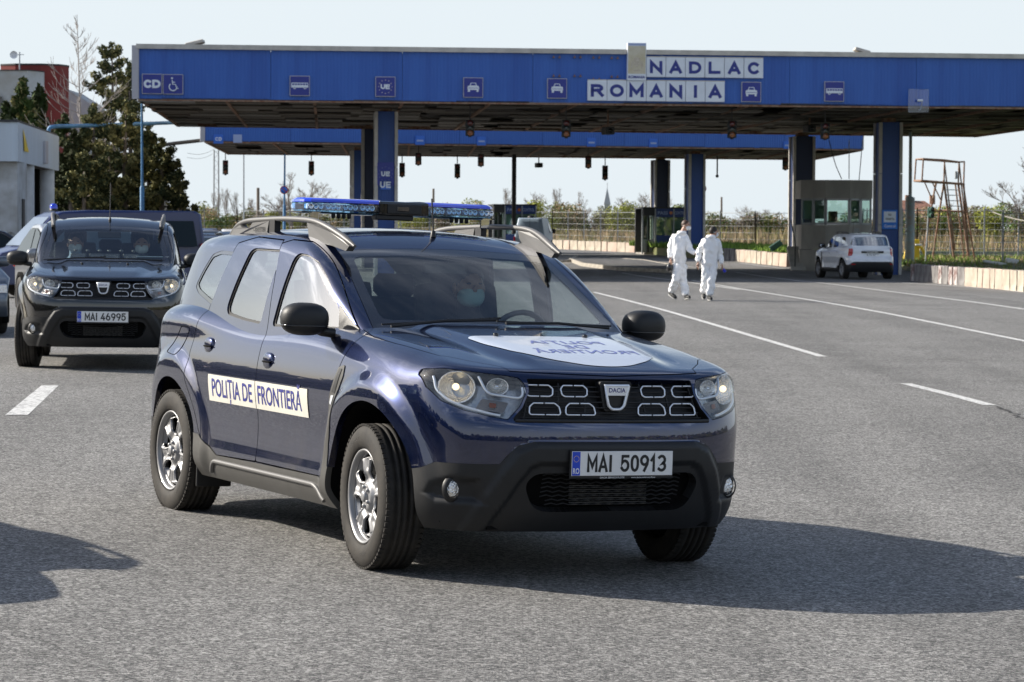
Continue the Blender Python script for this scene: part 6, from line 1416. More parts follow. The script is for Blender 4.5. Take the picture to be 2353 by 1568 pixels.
# ---- rusty watchtower
def tower():
    Y = 119.0; P = lambda px, py, dy=0: pix(px, py, Y + dy); o = V2(P(2180, 600).x, Y); t = thing('watchtower', 'rusty steel watchtower frame with ladder behind the right-hand blocks', 'tower', tuple(o))
    x0 = lambda zx, zy, dy=0: P(2039.5 + zx * .2015, 333.2 + zy * .2015, dy) - o            # zoomed picture coordinates to metres
    r = .038
    def bar(nm, a, b_, rr=r): q = MB(); q.bar(a, b_, rr); q.build(nm, M['rust'], t)
    A, B, C_, D_ = x0(325, 165, 1.0), x0(408, 158, 0), x0(650, 172, 0), x0(875, 192, 1.0); E, F_ = x0(815, 195, 0), x0(795, 200, 1.4)
    A2, B2, C2, D2_, E2 = x0(308, 412, 1.0), x0(392, 410, 0), x0(642, 430, 0), x0(868, 447, 1.0), x0(806, 445, 0)
    for a, b_ in ((A, B), (B, C_), (A, F_), (F_, D_), (E, D_), (C_, E)): bar('top_rail', a, b_)
    for a, b_ in ((A, A2), (B, B2), (C_, C2), (D_, D2_), (E, E2)): bar('rail_post', a, b_)
    for a, b_ in ((A2, B2), (B2, C2), (C2, E2), (E2, D2_), (A2, D2_)): bar('platform_beam', a, b_, .06)
    for (a, b_) in (((640, 440, 0), (505, 1355, 0)), ((550, 432, 1.4), (425, 1150, 1.4)), ((862, 450, 1.0), (998, 1340, 1.4)), ((868, 450, 0), (935, 1370, 0))): bar('leg', x0(*a), x0(*b_), .045)
    bar('leg', x0(640, 400, 0), x0(765, 1352, 0), .055); bar('leg', x0(806, 440, 0), x0(935, 1372, -.4), .055); bar('leg', x0(770, 430, 1.4), x0(878, 1335, 1.4), .04)
    bar('stringer', x0(645, 172, 0), x0(765, 1200, 0), .035); bar('stringer', x0(815, 195, 0), x0(930, 1300, 0), .035)
    for a, b_ in (((422, 425, 0), (510, 632, 0)), ((512, 432, 0), (608, 632, 0)), ((560, 430, .7), (510, 640, .7))): bar('brace', x0(*a), x0(*b_), .03)
    for a, b_ in (((480, 752, 0), (915, 765, 0)), ((600, 745, 1.4), (870, 765, 0))): bar('cross_beam', x0(*a), x0(*b_), .045)
    for k in range(13):
        zy = 512 + k * 62; u = (zy - 440) / 900; q = MB(); q.bar(x0(655 + 108 * u, zy, -.02), x0(812 + 118 * u, zy + 2, -.02), .022); q.build('rung', M['pole_grey'] if k < 4 else M['rust'], t)
    q = MB(); p = x0(782, 345, 0); q.bbox(p, (.12, .1, .35), .02); q.build('lamp_box', M['pole_grey'], t)
tower()
def low_signal():
    Y = 113.0; p = pix(2133, 604, Y); t = thing('traffic_signal', 'green traffic signal on a thin post left of the rusty tower', 'traffic signal', tuple(p)); z = lambda py: zof(2133, py, Y) - p.z
    b = MB(); b.bar((-.12, 0, 0), (0, 0, z(475)), .035); b.build('post', M['pole_grey'], t); b = MB(); b.bbox((.08, 0, z(489)), (.26, .3, z(476) - z(502)), .04); b.build('housing', M['signal_green'], t)
    for i in range(2): b = MB(); b.lathe([(.10, -.36), (.13, -.16)], c=(.12, 0, z(482 + 13 * i)), ax='y', n=14); b.build('visor', M['signal_green'], t); b = MB(); b.lathe([(0, -.17), (.10, -.165)], c=(.12, 0, z(482 + 13 * i)), ax='y', n=12); b.build('lens', M['lens_dark'], t)
low_signal()
def yellow_gate():
    Y = 117.0; p = pix(2098, 604, Y); t = thing('barrier_machine', 'yellow barrier machine with folded arms at the foot of the pale pole', 'barrier', tuple(p)); z = lambda py: zof(2100, py, Y) - p.z; x = lambda px: (px - 2098) * Y / FPX
    b = MB(); b.bbox((x(2101), 0, z(577)), (.38, .45, z(551) - z(604)), .03); b.build('cabinet', M['yellow'], t)
    b = MB(); b.tube([(x(2077), 0, z(602)), (x(2084), 0, z(563)), (x(2088), 0, z(556))], .06, 6); b.build('arm', M['yellow'], t)
    b = MB(); b.tube([(x(2106), -.2, z(566)), (x(2116), -.2, z(570)), (x(2124), -.2, z(585)), (x(2131), -.2, z(604))], .07, 6); b.build('arm', M['yellow'], t)
    b = MB(); b.bbox((x(2108), -.3, z(563)), (.3, .1, .08), .02); b.build('arm_tip', M['white'], t)
yellow_gate()
def pole(name, label, px, py_t, py_b, Y, r0, r1, m_, step=None, cat='pole', to_ground=True, extra=None):
    a = pix(px if not isinstance(px, tuple) else px[0], py_t, Y); c = pix(px if not isinstance(px, tuple) else px[1], py_b, Y); g = float(gz(c.x, Y)) if to_ground else c.z; t = thing(name, label, cat, (c.x, Y, g)); dx = a.x - c.x
    if step: zs_ = zof(c.x, step, Y); zs_ = pix(px if not isinstance(px, tuple) else px[0], step, Y).z - g; b = MB(); b.tube([(0, 0, -.1), (dx * .3, 0, zs_ - .05), (dx * .3, 0, zs_)], [r0, r0, r1 * 1.1], 12); b.build('lower_shaft', M[m_], t); b = MB(); b.tube([(dx * .3, 0, zs_), (dx, 0, a.z - g)], [r1, r1 * .85], 10); b.build('upper_shaft', M[m_], t)
    else: b = MB(); b.tube([(0, 0, -.1), (dx, 0, a.z - g)], [r0, r1], 10); b.build('shaft', M[m_], t)
    if extra: extra(t, g, Y)
    return t
pole('lamp_post', 'blue lamp post in front of the dark conifers, rising behind the canopy end', (326, 327), 236, 560, 90.6, .075, .045, 'pole_blue', 428)
def nopark(py, px, r, flip=1):
    def f(t, g, Y):
        z = zof(px, py, Y) - g; q = Y / FPX * r
        b = MB(); b.lathe([(0, -.03), (q, -.03), (q, .0)], c=(0, -.12, z), ax='y', n=28); rim_ = b.build('sign_disc', M['lamp_red'], t)
        b = MB(); b.lathe([(0, -.036), (q * .80, -.036), (q * .8, -.03)], c=(0, -.12, z), ax='y', n=28); b.build('blue_face', M['sign_cyan'] if 'sign_cyan' in M else M['sign_blue'], rim_)
        b = MB(); b.box((0, -.158, z), (q * 1.75, .006, q * .20), rot=Matrix.Rotation(R(42), 3, 'Y')); b.build('red_bar', M['lamp_red'], rim_)
    return f
pole('sign_post', 'pale blue post with a round no-parking sign before the bare tree', (654.5, 653), 355, 560, 128, .075, .05, 'pole_blue', 470, cat='sign post', extra=nopark(437, 654, 9.3))
pole('sign_post', 'post with a round blue sign half hidden behind the blue column', 1612, 420, 560, 141, .04, .04, 'pole_grey', cat='sign post', extra=nopark(434, 1614, 10))
pole('lamp_post', 'pale blue lamp post between the right column and the rusty tower', (2093, 2090), 250, 606, 112, .20, .075, 'pole_pale', 452)
pole('lamp_post', 'slim pale mast beyond the far canopy near its left end', 560, 345, 480, 190, .07, .05, 'pole_grey')
pole('utility_pole', 'short dark wooden pole beside the bare tree near the no-parking sign', 593, 432, 500, 210, .14, .12, 'twig')
pole('utility_pole', 'wooden pole behind the police light bar', 996, 434, 470, 230, .12, .10, 'twig')
pole('utility_pole', 'thin wooden pole right of the blue column, above the fence', 1658, 453, 520, 215, .10, .08, 'twig')
# pipe bridge
b = MB(); pts = [pix(112, 310, 100), pix(112, 294, 100), pix(124, 291, 100), pix(250, 288, 104), pix(404, 282, 108.5)]; b.tube([tuple(p) for p in rounded_line([tuple(p) for p in pts], .4)], .075, 10); b.build('pipe', M['pole_blue'], label='blue pipe running from the left shed to the near canopy', category='pipe')
b = MB(); b.tube([tuple(p) for p in (pix(300, 338, 126), pix(380, 333, 126), pix(400, 330, 127), pix(471, 322, 128))], .09, 8); b.build('pipe', M['pole_dark'], label='dark pipe running from the conifers to the far canopy', category='pipe')
# ---- shed with columns at the left
M['shed_wall'] = mat('shed_wall', (.50, .53, .56), .85, col2=(.30, .30, .29), scale=1.1, detail=8, thr=(.35, .62), bump=.2)
M['shed_fascia'] = ribbed('shed_fascia', (.60, .70, .80), (.44, .50, .56), .2, 'Y')
M['col_conc'] = mat('col_conc', (.56, .59, .63), .8, var=.15, scale=1.2)
def shed():
    Y0 = 80.0; c = pix(37, 300, Y0); sx = FPX / Y0; t = thing('shed', 'pale ribbed metal and plaster shed with columns at the left edge', 'building', (c.x, Y0, 0)); z = lambda py, y: pix(40, py, y).z
    zt, zb = z(281, Y0), z(371, Y0); Y1 = Y0 * 1.14; xr = pix(132, 300, Y1).x - c.x; dy = Y1 - Y0; ang = math.atan2(dy, xr); L = math.hypot(xr, dy)
    for i in range(6):
        b = MB(); b.box((0, 0, 0), (L / 6 - .015, .10, zt - zb)); o = b.build('fascia_panel', M['shed_fascia'], t); u = (i + .5) / 6; o.location = (xr * u, dy * u, (zt + zb) / 2); o.rotation_euler = (0, 0, ang)
    for i in range(4):
        b = MB(); b.box((-.5 - i * 1.0, .05, (zt + zb) / 2), (.985, .10, zt - zb)); b.build('fascia_panel', M['shed_fascia'], t)
    b = MB(); b.add([(-6, -.05, zt), (.05, -.05, zt), (xr, dy, zt), (xr - 6, dy + 2, zt), (-6, -.05, zt + .07), (.05, -.05, zt + .07), (xr, dy, zt + .07), (xr - 6, dy + 2, zt + .07)], [(0, 1, 2, 3), (4, 7, 6, 5), (0, 4, 5, 1), (1, 5, 6, 2)]); b.build('roof', M['booth_dark'], t)
    b = MB(); b.add([(-6, .2, zb + .02), (.0, .2, zb + .02), (xr - .2, dy, zb + .02), (xr - 6, dy + 2, zb + .02)], [(0, 3, 2, 1)]); b.build('soffit', M['soffit_dark'], t)
    b = MB(); b.box((-3.0, .6, zb / 2), (5.6, .2, zb)); b.build('wall', M['shed_wall'], t); b = MB(); b.box((-.32, 1.2, zb / 2), (.55, 1.6, zb)); b.build('wall', M['shed_wall'], t)
    b = MB(); b.box((-.03, 1.3, zb * .55), (.04, .35, 1.2)); b.build('niche', M['booth_dark'], t)
    for u in (.42, .93):
        b = MB(); b.lathe([(.30, 0), (.30, zb)], c=(xr * u - .32, dy * u, 0), ax='z', n=22); b.build('column', M['col_conc'], t)
    b = MB(); b.box((-3.9, dy * .8, zb / 2), (6, .2, zb)); b.build('back_wall', M['liner'], t)
    b = MB(); b.bbox((xr * .62 + .10, dy * .60, (zt + zb) / 2 - .1), (.14, .5, .75), .02); b.build('meter_box', M['grey_frame'], t)
    b = MB(); b.add([(xr * .12 + .09, dy * .10, zt - .15), (xr * .22 + .09, dy * .22, zb + .35), (xr * .13 + .09, dy * .12, zb + .35)], [(0, 1, 2)]); b.build('yellow_stain', M['yellow'], t)
shed()
M['red_wall'] = mat('red_wall', (.20, .030, .025), .8, var=.15, scale=.6); M['white_wall'] = mat('white_wall', (.50, .54, .56), .85, col2=(.36, .35, .32), scale=.5, detail=8)
def red_house():
    Y = 150.0; c = pix(76, 270, Y); t = thing('building', 'red and white curved-front house behind the thuja at far left', 'building', (c.x, Y, 0)); k = Y / FPX; x = lambda px: (px - 76) * k; z = lambda py: pix(76, py, Y).z
    b = MB(); plan = [(x(2), 0), (x(40), -.6), (x(100), -.7), (x(140), -.2), (x(153), .8), (x(128), 4), (x(-20), 4)]; b.prism(plan, 'z', 0, z(152)); b.build('wall', M['red_wall'], t)
    b = MB(); b.prism([(p[0] * 1.01, p[1] * 1.05) for p in plan], 'z', z(152) + .01, z(148)); b.build('parapet', M['booth_dark'], t)
    b = MB(); b.prism([(x(-30), -2.6), (x(84), -2.8), (x(112), -1.6), (x(98), 1), (x(-40), 1)], 'z', 0, z(170)); b.build('bay_wall', M['white_wall'], t)
    b = MB(); b.prism([(x(-30), -2.7), (x(84), -2.9), (x(113), -1.65), (x(99), 1), (x(-40), 1)], 'z', z(170) + .01, z(168)); b.build('coping', M['booth_dark'], t)
    for px in (10, 76): b = MB(); b.box((x(px), -2.85, z(247)), (.9, .1, .9)); b.build('window', M['frit'], t)
red_house()
b = MB(); Y = 149; p = pix(45, 148, Y); k = Y / FPX; t = thing('satellite_dish', 'round white dish on a short mast above the red wall', 'dish', tuple(p)); b.bar((0, 0, -.6), (0, 0, 28 * k), .04); b.bar((-.1, 0, 22 * k), (.25, 0, 22 * k), .02); b.build('mast', M['pole_grey'], t)
b = MB(); b.lathe([(0, .02), (.10, .01), (.2, -.02), (.22, -.05)], ax='y', n=24); b.v = [(q[0] - .30, q[1] - .1, q[2] + 21 * k) for q in b.v]; b.build('dish', M['white'], t)
t = thing('building', 'pale grey gable house between the red house and the pines', 'building', tuple(pix(180, 270, 158)[:2]) + (0,)); k = 158 / FPX; z = lambda py: pix(180, py, 158).z
b = MB(); b.prism([(-26 * k, 0), (26 * k, 0), (26 * k, z(238)), (-26 * k, z(205))], 'y', 0, 6); b.build('wall', M['white_wall'], t)
t = thing('building', 'small white utility house half hidden in the conifers', 'building', tuple(pix(366, 420, 135)[:2]) + (0,)); k = 135 / FPX; z = lambda py: pix(366, py, 135).z
b = MB(); b.box((0, 0, z(433) / 2), (30 * k, 1.5, z(433))); b.box((0, 0, (z(433) + z(402)) / 2), (26 * k, 1.3, z(402) - z(433))); b.build('wall', M['white_wall'], t); b = MB(); b.box((.1, 0, z(400)), (34 * k, 1.6, .08)); b.build('roof', M['booth_dark'], t)
# far house roof at the right and the church spire
M['roof_tile'] = mat('roof_tile', (.22, .11, .075), .85, var=.2, scale=2.5); M['roof_green'] = mat('roof_green', (.10, .13, .12), .8)
t = thing('house', 'low house with a reddish hip roof beyond the trees at the right', 'house', tuple(pix(2115, 480, 260)[:2]) + (1.3,)); k = 260 / FPX; z = lambda py: pix(2115, py, 260).z - 1.3
b = MB(); b.add([(-60 * k, 0, z(492)), (55 * k, 0, z(492)), (55 * k, 7, z(492)), (-60 * k, 7, z(492)), (-50 * k, 3.5, z(459)), (22 * k, 3.5, z(461))], [(0, 1, 5, 4), (2, 3, 4, 5), (1, 2, 5), (3, 0, 4), (0, 3, 2, 1)]); b.build('roof', M['roof_tile'], t)
b = MB(); b.box((0, 3.5, z(505)), (100 * k, 6.5, z(492) - z(518) )); b.build('wall', M['white_wall'], t)
for px in (2098, 2155): b = MB(); b.box(((px - 2115) * k, 3.5, z(458)), (.5, .5, .9)); b.build('chimney', M['rust'], t)
t = thing('church', 'distant church tower with a pale pointed spire', 'church', tuple(pix(1395, 490, 420)[:2]) + (1.3,)); k = 420 / FPX; z = lambda py: pix(1395, py, 420).z - 1.3
M['spire'] = mat('spire', (.42, .43, .45), .6); b = MB(); h_ = 8 * k; b.add([(-h_, -h_, z(470)), (h_, -h_, z(470)), (h_, h_, z(470)), (-h_, h_, z(470)), (0, 0, z(431))], [(0, 1, 4), (1, 2, 4), (2, 3, 4), (3, 0, 4)]); b.build('spire', M['spire'], t)
b = MB(); b.box((0, 0, z(500)), (13 * k, 13 * k, z(470) - z(530))); b.build('tower', M['white_wall'], t); b = MB(); b.bar((0, 0, z(432)), (0, 0, z(420)), .05); b.build('cross', M['pole_grey'], t)
# lattice mast far left of centre
t = thing('lattice_mast', 'faint pale lattice mast in the distance left of the no-parking sign', 'mast', tuple(pix(497, 480, 330)[:2]) + (1.3,)); k = 330 / FPX; z = lambda py: pix(497, py, 330).z - 1.3
for sx in (-1, 1):
    for sy in (-1, 1): b = MB(); b.bar((sx * 6 * k, sy * 6 * k, 0), (sx * 5 * k, sy * 5 * k, z(345)), .05, 4); b.build('leg', M['post'], t)
b = MB()
for i in range(20):
    za, zb_ = z(345) * i / 20, z(345) * (i + 1) / 20; s_ = 1 if i % 2 else -1; b.bar((s_ * 5.6 * k, -5.6 * k, za), (-s_ * 5.6 * k, -5.6 * k, zb_), .03, 3); b.bar((-5.6 * k, s_ * 5.6 * k, za), (-5.6 * k, -s_ * 5.6 * k, zb_), .03, 3)
b.build('lattice', M['post'], t, kind='stuff')
# litter on the verge
for px, py, Yd, lb, d in ((2286, 606, 104, 'white scrap of board lying on the grass bank at the right, left piece', (.9, .3, .10)), (2325, 600, 108, 'crumpled white scrap on the grass bank at the right, right piece', (.5, .3, .2))):
    p = pix(px, py, Yd); b = MB(); b.bbox((0, 0, 0), d, .02, rot=Matrix.Rotation(.15, 3, 'Y')); o = b.build('scrap_board', M['white'], label=lb, category='scrap'); o.location = (p.x, Yd, float(gz(p.x, Yd)) + .38)
p = pix(1783, 565, 121); b = MB(); b.bbox((0, 0, 0), (.6, .3, .28), .03, rot=Matrix.Rotation(-.6, 3, 'Y')); o = b.build('broken_slab', M['signal_green'], label='greenish broken slab on the grass left of the grey booth', category='slab'); o.location = (p.x, 121, p.z)

# ================================================================ vegetation
def leafcloud(name, parent, centers, radii, n, size, cols, seed, squash=1.0, kind=None, flat=0.0):
    """many leaf sized faces spread through lumpy volume"""
    r = np.random.default_rng(seed); C_ = np.array(centers, float); Rr = np.array(radii, float); wgt = Rr ** 2; wgt = wgt / wgt.sum(); idx = r.choice(len(C_), n, p=wgt)
    d = r.normal(size=(n, 3)); d /= np.linalg.norm(d, axis=1, keepdims=True); rad = r.uniform(0, 1, n) ** .42; P = C_[idx] + d * (rad * Rr[idx])[:, None] * np.array([1, 1, squash])
    a = r.normal(size=(n, 3)); a[:, 2] *= (1 - flat); a /= np.linalg.norm(a, axis=1, keepdims=True); b_ = np.cross(a, r.normal(size=(n, 3))); b_ /= np.linalg.norm(b_, axis=1, keepdims=True); s = size * r.uniform(.5, 1.4, n)[:, None]
    V = np.stack([P - a * s, P + a * s * .2 + b_ * s * .6, P + a * s, P - b_ * s * .5], 1).reshape(-1, 3)
    me = bpy.data.meshes.new(name); me.vertices.add(len(V)); me.vertices.foreach_set('co', V.astype(np.float32).ravel()); me.loops.add(4 * n); me.loops.foreach_set('vertex_index', np.arange(4 * n, dtype=np.int32))
    me.polygons.add(n); me.polygons.foreach_set('loop_start', np.arange(n, dtype=np.int32) * 4); me.polygons.foreach_set('loop_total', np.full(n, 4, np.int32))
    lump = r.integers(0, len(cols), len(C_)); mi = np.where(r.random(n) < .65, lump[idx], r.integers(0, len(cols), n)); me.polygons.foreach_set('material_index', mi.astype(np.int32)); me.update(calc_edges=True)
    for c in cols: me.materials.append(M[c])
    o = bpy.data.objects.new(name, me); COL.objects.link(o); o.parent = parent
    return props(o, kind=kind)
def branches(h, seed, spread=.5, up=.55, depth=5, r0=.12, nb=3, first=.25, taper=.62, droop=0.0):
    r = random.Random(seed); b = MB(); tips = []
    def grow(p, d, L, rad, k):
        n = 3; pts = [p]; q = p.copy(); dd = d.copy()
        for i in range(n):
            dd = (dd + Vector((r.uniform(-.14, .14), r.uniform(-.14, .14), r.uniform(-.05, .10) - droop * (k > 1)))).normalized(); q = q + dd * (L / n); pts.append(q.copy())
        b.tube(pts, [rad * (1 - .35 * i / n) for i in range(n + 1)], 5 if k < 2 else 3, cap=False)
        if k >= depth: tips.append(q); return
        for j in range(nb if k else nb + 2):
            t = r.uniform(.35, 1.0) if k else r.uniform(first, 1.0); i = min(int(t * n), n - 1); base = pts[i].lerp(pts[i + 1], t * n - i) if i < n else pts[-1]
            side = Vector((r.gauss(0, 1), r.gauss(0, 1), 0)); side = side.normalized() if side.length > .01 else Vector((1, 0, 0)); nd = (dd * (1 - spread) + side * spread + Vector((0, 0, up * .4))).normalized()
            grow(base, nd, L * taper * r.uniform(.75, 1.15), max(rad * .52, .009), k + 1)
        grow(pts[-1], (dd + Vector((r.uniform(-.3, .3), r.uniform(-.3, .3), .1))).normalized(), L * taper * .9, max(rad * .60, .009), k + 1)
    grow(Vector((0, 0, 0)), Vector((0, 0, 1)), h * .42, r0, 0); return b, tips
BARE = []
for i, (h, sp, up, dp) in enumerate(((7.0, .50, .55, 5), (6.0, .58, .45, 5), (8.5, .36, .9, 5), (4.5, .56, .45, 5))):
    b, tips = branches(h, 40 + i, sp, up, dp, r0=.10); BARE.append((b.mesh('branches'), h))
for me, _ in BARE: me.materials.append(M['twig'])
def bare_tree(label, px, py_top, Y, kind, rz=0, wide=1.0, group='bare trees beyond the fence', m_=None):
    p = pix(px, py_top, Y); g = float(gz(p.x, Y)); me, h = BARE[kind]; t = thing('bare_tree', label, 'tree', (p.x, Y, g), rz, group); s = (p.z - g) / (max(v.co.z for v in me.vertices)); o = link('branches', me, t); o.scale = (s * wide, s * wide, s)
    if m_: o.material_slots[0].link = 'OBJECT'; o.material_slots[0].material = M[m_]
    return t
bare_tree('wide bare tree behind the no-parking sign', 672, 395, 205, 0, 0, 1.25); bare_tree('bare tree right of the no-parking sign tree', 700, 410, 212, 1, 1, 1.1)
for px, py, Y, kd, rz, wd, lb in ((1215, 438, 215, 1, 1, .9, 'bare tree just right of the first booth roof'), (1160, 430, 230, 2, 2, .7, 'slender bare tree left of the thin dark post'), (1275, 430, 240, 2, 0, .6, 'tall narrow bare poplar in the middle distance'), (1322, 440, 210, 0, 4, 1.1, 'broad bare tree between poplar and spire'),
        (1475, 440, 208, 1, 2, 1.2, 'broad bare tree right of the spire, left of the second booth'), (1440, 452, 222, 3, 5, 1.0, 'small bare tree right beside the spire'), (1540, 455, 235, 3, 1, 1, 'small bare tree behind the second booth'), (1720, 470, 240, 1, 3, 1.1, 'bare tree left of the dark right column'), (1745, 480, 250, 3, 2, 1.3, 'low bare tree beside the dark right column'),
        (600, 455, 250, 3, 0, 1.2, 'low bare tree beside the wooden pole'), (520, 430, 240, 2, 3, .6, 'thin bare sapling near the lattice mast'), (545, 440, 245, 2, 5, .6, 'second thin bare sapling near the lattice mast'), (490, 440, 225, 2, 1, .7, 'thin bare sapling right of the conifers'), (2195, 462, 200, 1, 4, .9, 'bare tree behind the watchtower ladder'), (2245, 470, 205, 0, 1, 1.0, 'bare tree right of the watchtower')):
    bare_tree(lb, px, py, Y, kd, rz, wd)
bare_tree('big bare tree with drooping branches at the right edge of the picture', 2392, 330, 120, 0, 2.2, 1.25)
def leader_tree(label, px, py_top, Y):
    p = pix(px, py_top, Y); g = float(gz(p.x, Y)); h = p.z - g; r = random.Random(3); t = thing('bare_tree', label, 'tree', (p.x, Y, g)); b = MB(); b.tube([(.25, 0, 0), (.15, 0, h * .5), (0, 0, h)], [.07, .05, .010], 6)
    for i in range(46):
        f = .30 + .68 * i / 46; z = h * f; L = (1 - f) ** .75 * 4.2 * r.uniform(.6, 1.1); a = r.uniform(0, 6.28); q = Vector((.18 * (1 - f), 0, z)); d = Vector((math.cos(a), math.sin(a), r.uniform(.25, .6))).normalized(); pts = [q]
        for k in range(4): d = (d + Vector((0, 0, .10)) + Vector((r.uniform(-.15, .15), r.uniform(-.15, .15), r.uniform(-.1, .1)))).normalized(); pts.append(pts[-1] + d * L / 4)
        b.tube(pts, [.018 * (1 - f) + .010, .012 * (1 - f) + .009, .010, .008, .006], 4, cap=False)
        for k in range(9):
            u = r.uniform(.2, 1); j = min(int(u * 4), 3); o = pts[j].lerp(pts[j + 1], u * 4 - j); dd = (d + Vector((r.uniform(-.8, .8), r.uniform(-.8, .8), r.uniform(-.1, .7)))).normalized(); b.tube([o, o + dd * L * .14, o + dd * L * .26 + Vector((0, 0, .06))], [.010, .009, .007], 3, cap=False)
    b.build('branches', M['twig_pale'], t); return t
leader_tree('tall thin bare tree rising above the conifers at the left', 177, 34, 106)
def bush(label, px, py_top, Y, w, cols, seed, group, dens=1.0, size=.12, name='bush', cat='bush', skirt=False):
    p = pix(px, py_top, Y); g = float(gz(p.x, Y)); h = max(p.z - g, .6); r = random.Random(seed); t = thing(name, label, cat, (p.x, Y, g), 0, group)
    cs, rs = [], []
    for i in range(9): 
        rr = r.uniform(.22, .40) * min(w, h); x = r.uniform(-.5, .5) * w * .8; z_ = r.uniform(.15, 1 - abs(x / w) * .8) * h; cs.append((x, r.uniform(-.3, .3) * w * .5, min(z_, h - rr * .7))); rs.append(rr)
    leafcloud('foliage', t, cs, rs, int(2600 * dens), size, cols, seed); b = MB()
    for i in range(12): c = cs[i % 9]; b.tube([(c[0] * .2, 0, 0), (c[0] * .6, c[1] * .5, c[2] * .5), (c[0] + r.uniform(-.3, .3), c[1], c[2] + rs[i % 9] * .9)], [.04, .025, .008], 4, cap=False)
    b.build('stems', M['twig'], t); return t
BG = 'bushes beyond the fence'; 
row = [(468, 470, 215, 'yellow-green bush right of the conifers', 0), (500, 482, 205, 'olive bush below the lattice mast', 1), (535, 487, 210, 'low olive bush behind the far parked cars', 1), (575, 485, 215, 'brown-green bush beneath the wooden pole', 2), (615, 488, 212, 'low brownish bush under the wide bare tree', 2), (640, 490, 208, 'yellowish bush left of the sign post', 0),
       (690, 486, 210, 'bush under the bare tree right of the sign post', 2), (745, 488, 214, 'bush behind the left end of the police light bar', 1), (800, 489, 214, 'bush left of the column foot behind the light bar', 1), (935, 478, 212, 'olive bush right of the left column', 0), (985, 476, 214, 'bush below the pole behind the light bar', 1), (1035, 474, 212, 'dark green bush right of the light bar pole', 2), (1085, 462, 208, 'round yellow-green bush right of the light bar', 0), (1115, 470, 206, 'green bush left of the first booth', 1),
       (1248, 462, 206, 'bright yellow-green bush just right of the first booth', 0), (1280, 470, 210, 'olive bush below the bare poplar', 1), (1318, 472, 206, 'olive bush below the broad bare tree', 1), (1360, 476, 208, 'brownish bush left of the spire', 2), (1400, 478, 205, 'pinkish brown bush below the spire', 2), (1435, 468, 204, 'orange-green bush right of the spire', 0), (1465, 462, 205, 'yellow-green bush left of the second booth', 0), (1560, 475, 206, 'bush behind the second booth', 1),
       (1640, 482, 206, 'olive bush right of the blue far column', 1), (1680, 490, 208, 'brown bush in the gap right of the wooden pole', 2), (1725, 492, 206, 'brown bush in the gap left of the dark column', 2), (1780, 494, 206, 'olive bush behind the dark right column', 1), (1835, 494, 206, 'bush behind the grey booth', 1), (1985, 486, 200, 'bush behind the right edge of the grey booth', 1), (2075, 484, 196, 'bush left of the pale lamp post', 1), (2120, 482, 190, 'green bush below the reddish roof', 1),
       (2165, 478, 192, 'bush behind the watchtower left legs', 0), (2210, 472, 190, 'bush behind the watchtower ladder', 1), (2250, 480, 186, 'pale olive bush right of the watchtower', 2), (2290, 475, 184, 'yellow-green bush near the right edge', 0), (2335, 470, 180, 'dense bush at the right edge', 1), (2380, 474, 182, 'bush just past the right edge', 1)]
pal = [['leaf_yellow', 'leaf_olive', 'leaf_yellow'], ['leaf_olive', 'leaf_green', 'reed'], ['reed_dark', 'twig', 'leaf_olive']]
for i, (px, py, Y, lb, k) in enumerate(row): bush(lb, px, py, Y, 2.6, pal[k], 100 + i, BG, dens=1.5, size=.085)
# low scrub filling the gaps at the foot of the bushes
blades('scrub', [V2(-70, 206), V2(70, 190), V2(75, 232), V2(-75, 240)], 22000, 1.3, ['reed_dark', 'leaf_olive', 'twig', 'reed', 'leaf_yellow'], 9, w=.05, lean=.45)
# conifers at the left
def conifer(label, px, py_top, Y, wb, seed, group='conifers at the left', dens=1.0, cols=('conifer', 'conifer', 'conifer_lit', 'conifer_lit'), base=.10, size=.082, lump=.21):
    p = pix(px, py_top, Y); g = float(gz(p.x, Y)); h = p.z - g; r = random.Random(seed); t = thing('conifer_tree', label, 'tree', (p.x, Y, g), r.uniform(0, 6), group)
    b = MB(); b.tube([(0, 0, -.1), (.1, 0, h * .5), (0, 0, h * .97)], [.16, .10, .02], 8); b.build('trunk', M['twig'], t); cs, rs = [], []; lb_ = MB(); nl = int(h / .55)
    for i in range(nl):
        f = base + (1 - base) * i / nl; z_ = h * f; rad = wb * (1 - f) ** .75 * (.75 + .5 * r.random()) + .12
        for k in range(6 if rad > .6 else 3):
            a = r.uniform(0, 6.28); rr = rad * r.uniform(.45, 1.22); tip = (math.cos(a) * rr, math.sin(a) * rr, z_ + r.uniform(-.1, .35)); lb_.tube([(0, 0, z_ - .2), (tip[0] * .6, tip[1] * .6, z_ - .05), tip], [.03, .02, .008], 3, cap=False)
            for q in (.45, .75, 1.0): cs.append((tip[0] * q, tip[1] * q, z_ - .2 + (tip[2] - z_ + .2) * q)); rs.append(lump * (1.15 - .35 * q) * r.uniform(.7, 1.2))
    for q in (.95, .985): cs.append((0, 0, h * q)); rs.append(.16)
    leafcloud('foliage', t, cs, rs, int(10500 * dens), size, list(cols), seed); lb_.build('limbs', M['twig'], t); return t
conifer('tallest pine just left of the canopy end', 257, 96, 108, 2.3, 1, dens=1.4); conifer('pine with an uneven top behind the lamp post', 296, 135, 112, 1.7, 2, dens=1.1); conifer('dark spruce mass in front of the red house', 150, 262, 104, 2.2, 3, dens=1.3, cols=('conifer', 'conifer', 'thuja'))
conifer('dark conifer left of the lamp post base', 215, 240, 103, 2.3, 4, dens=1.5); conifer('dark conifer behind the blue lamp post', 290, 235, 104, 2.2, 5, dens=1.5); conifer('spreading pine reaching right under the canopy end', 372, 318, 106, 1.7, 6, dens=1.1); conifer('lower pine at the right side of the dark group', 415, 395, 104, 1.0, 7, dens=.7); conifer('dark filler conifer behind the parked blue van', 340, 285, 107, 1.7, 8, dens=1.1)
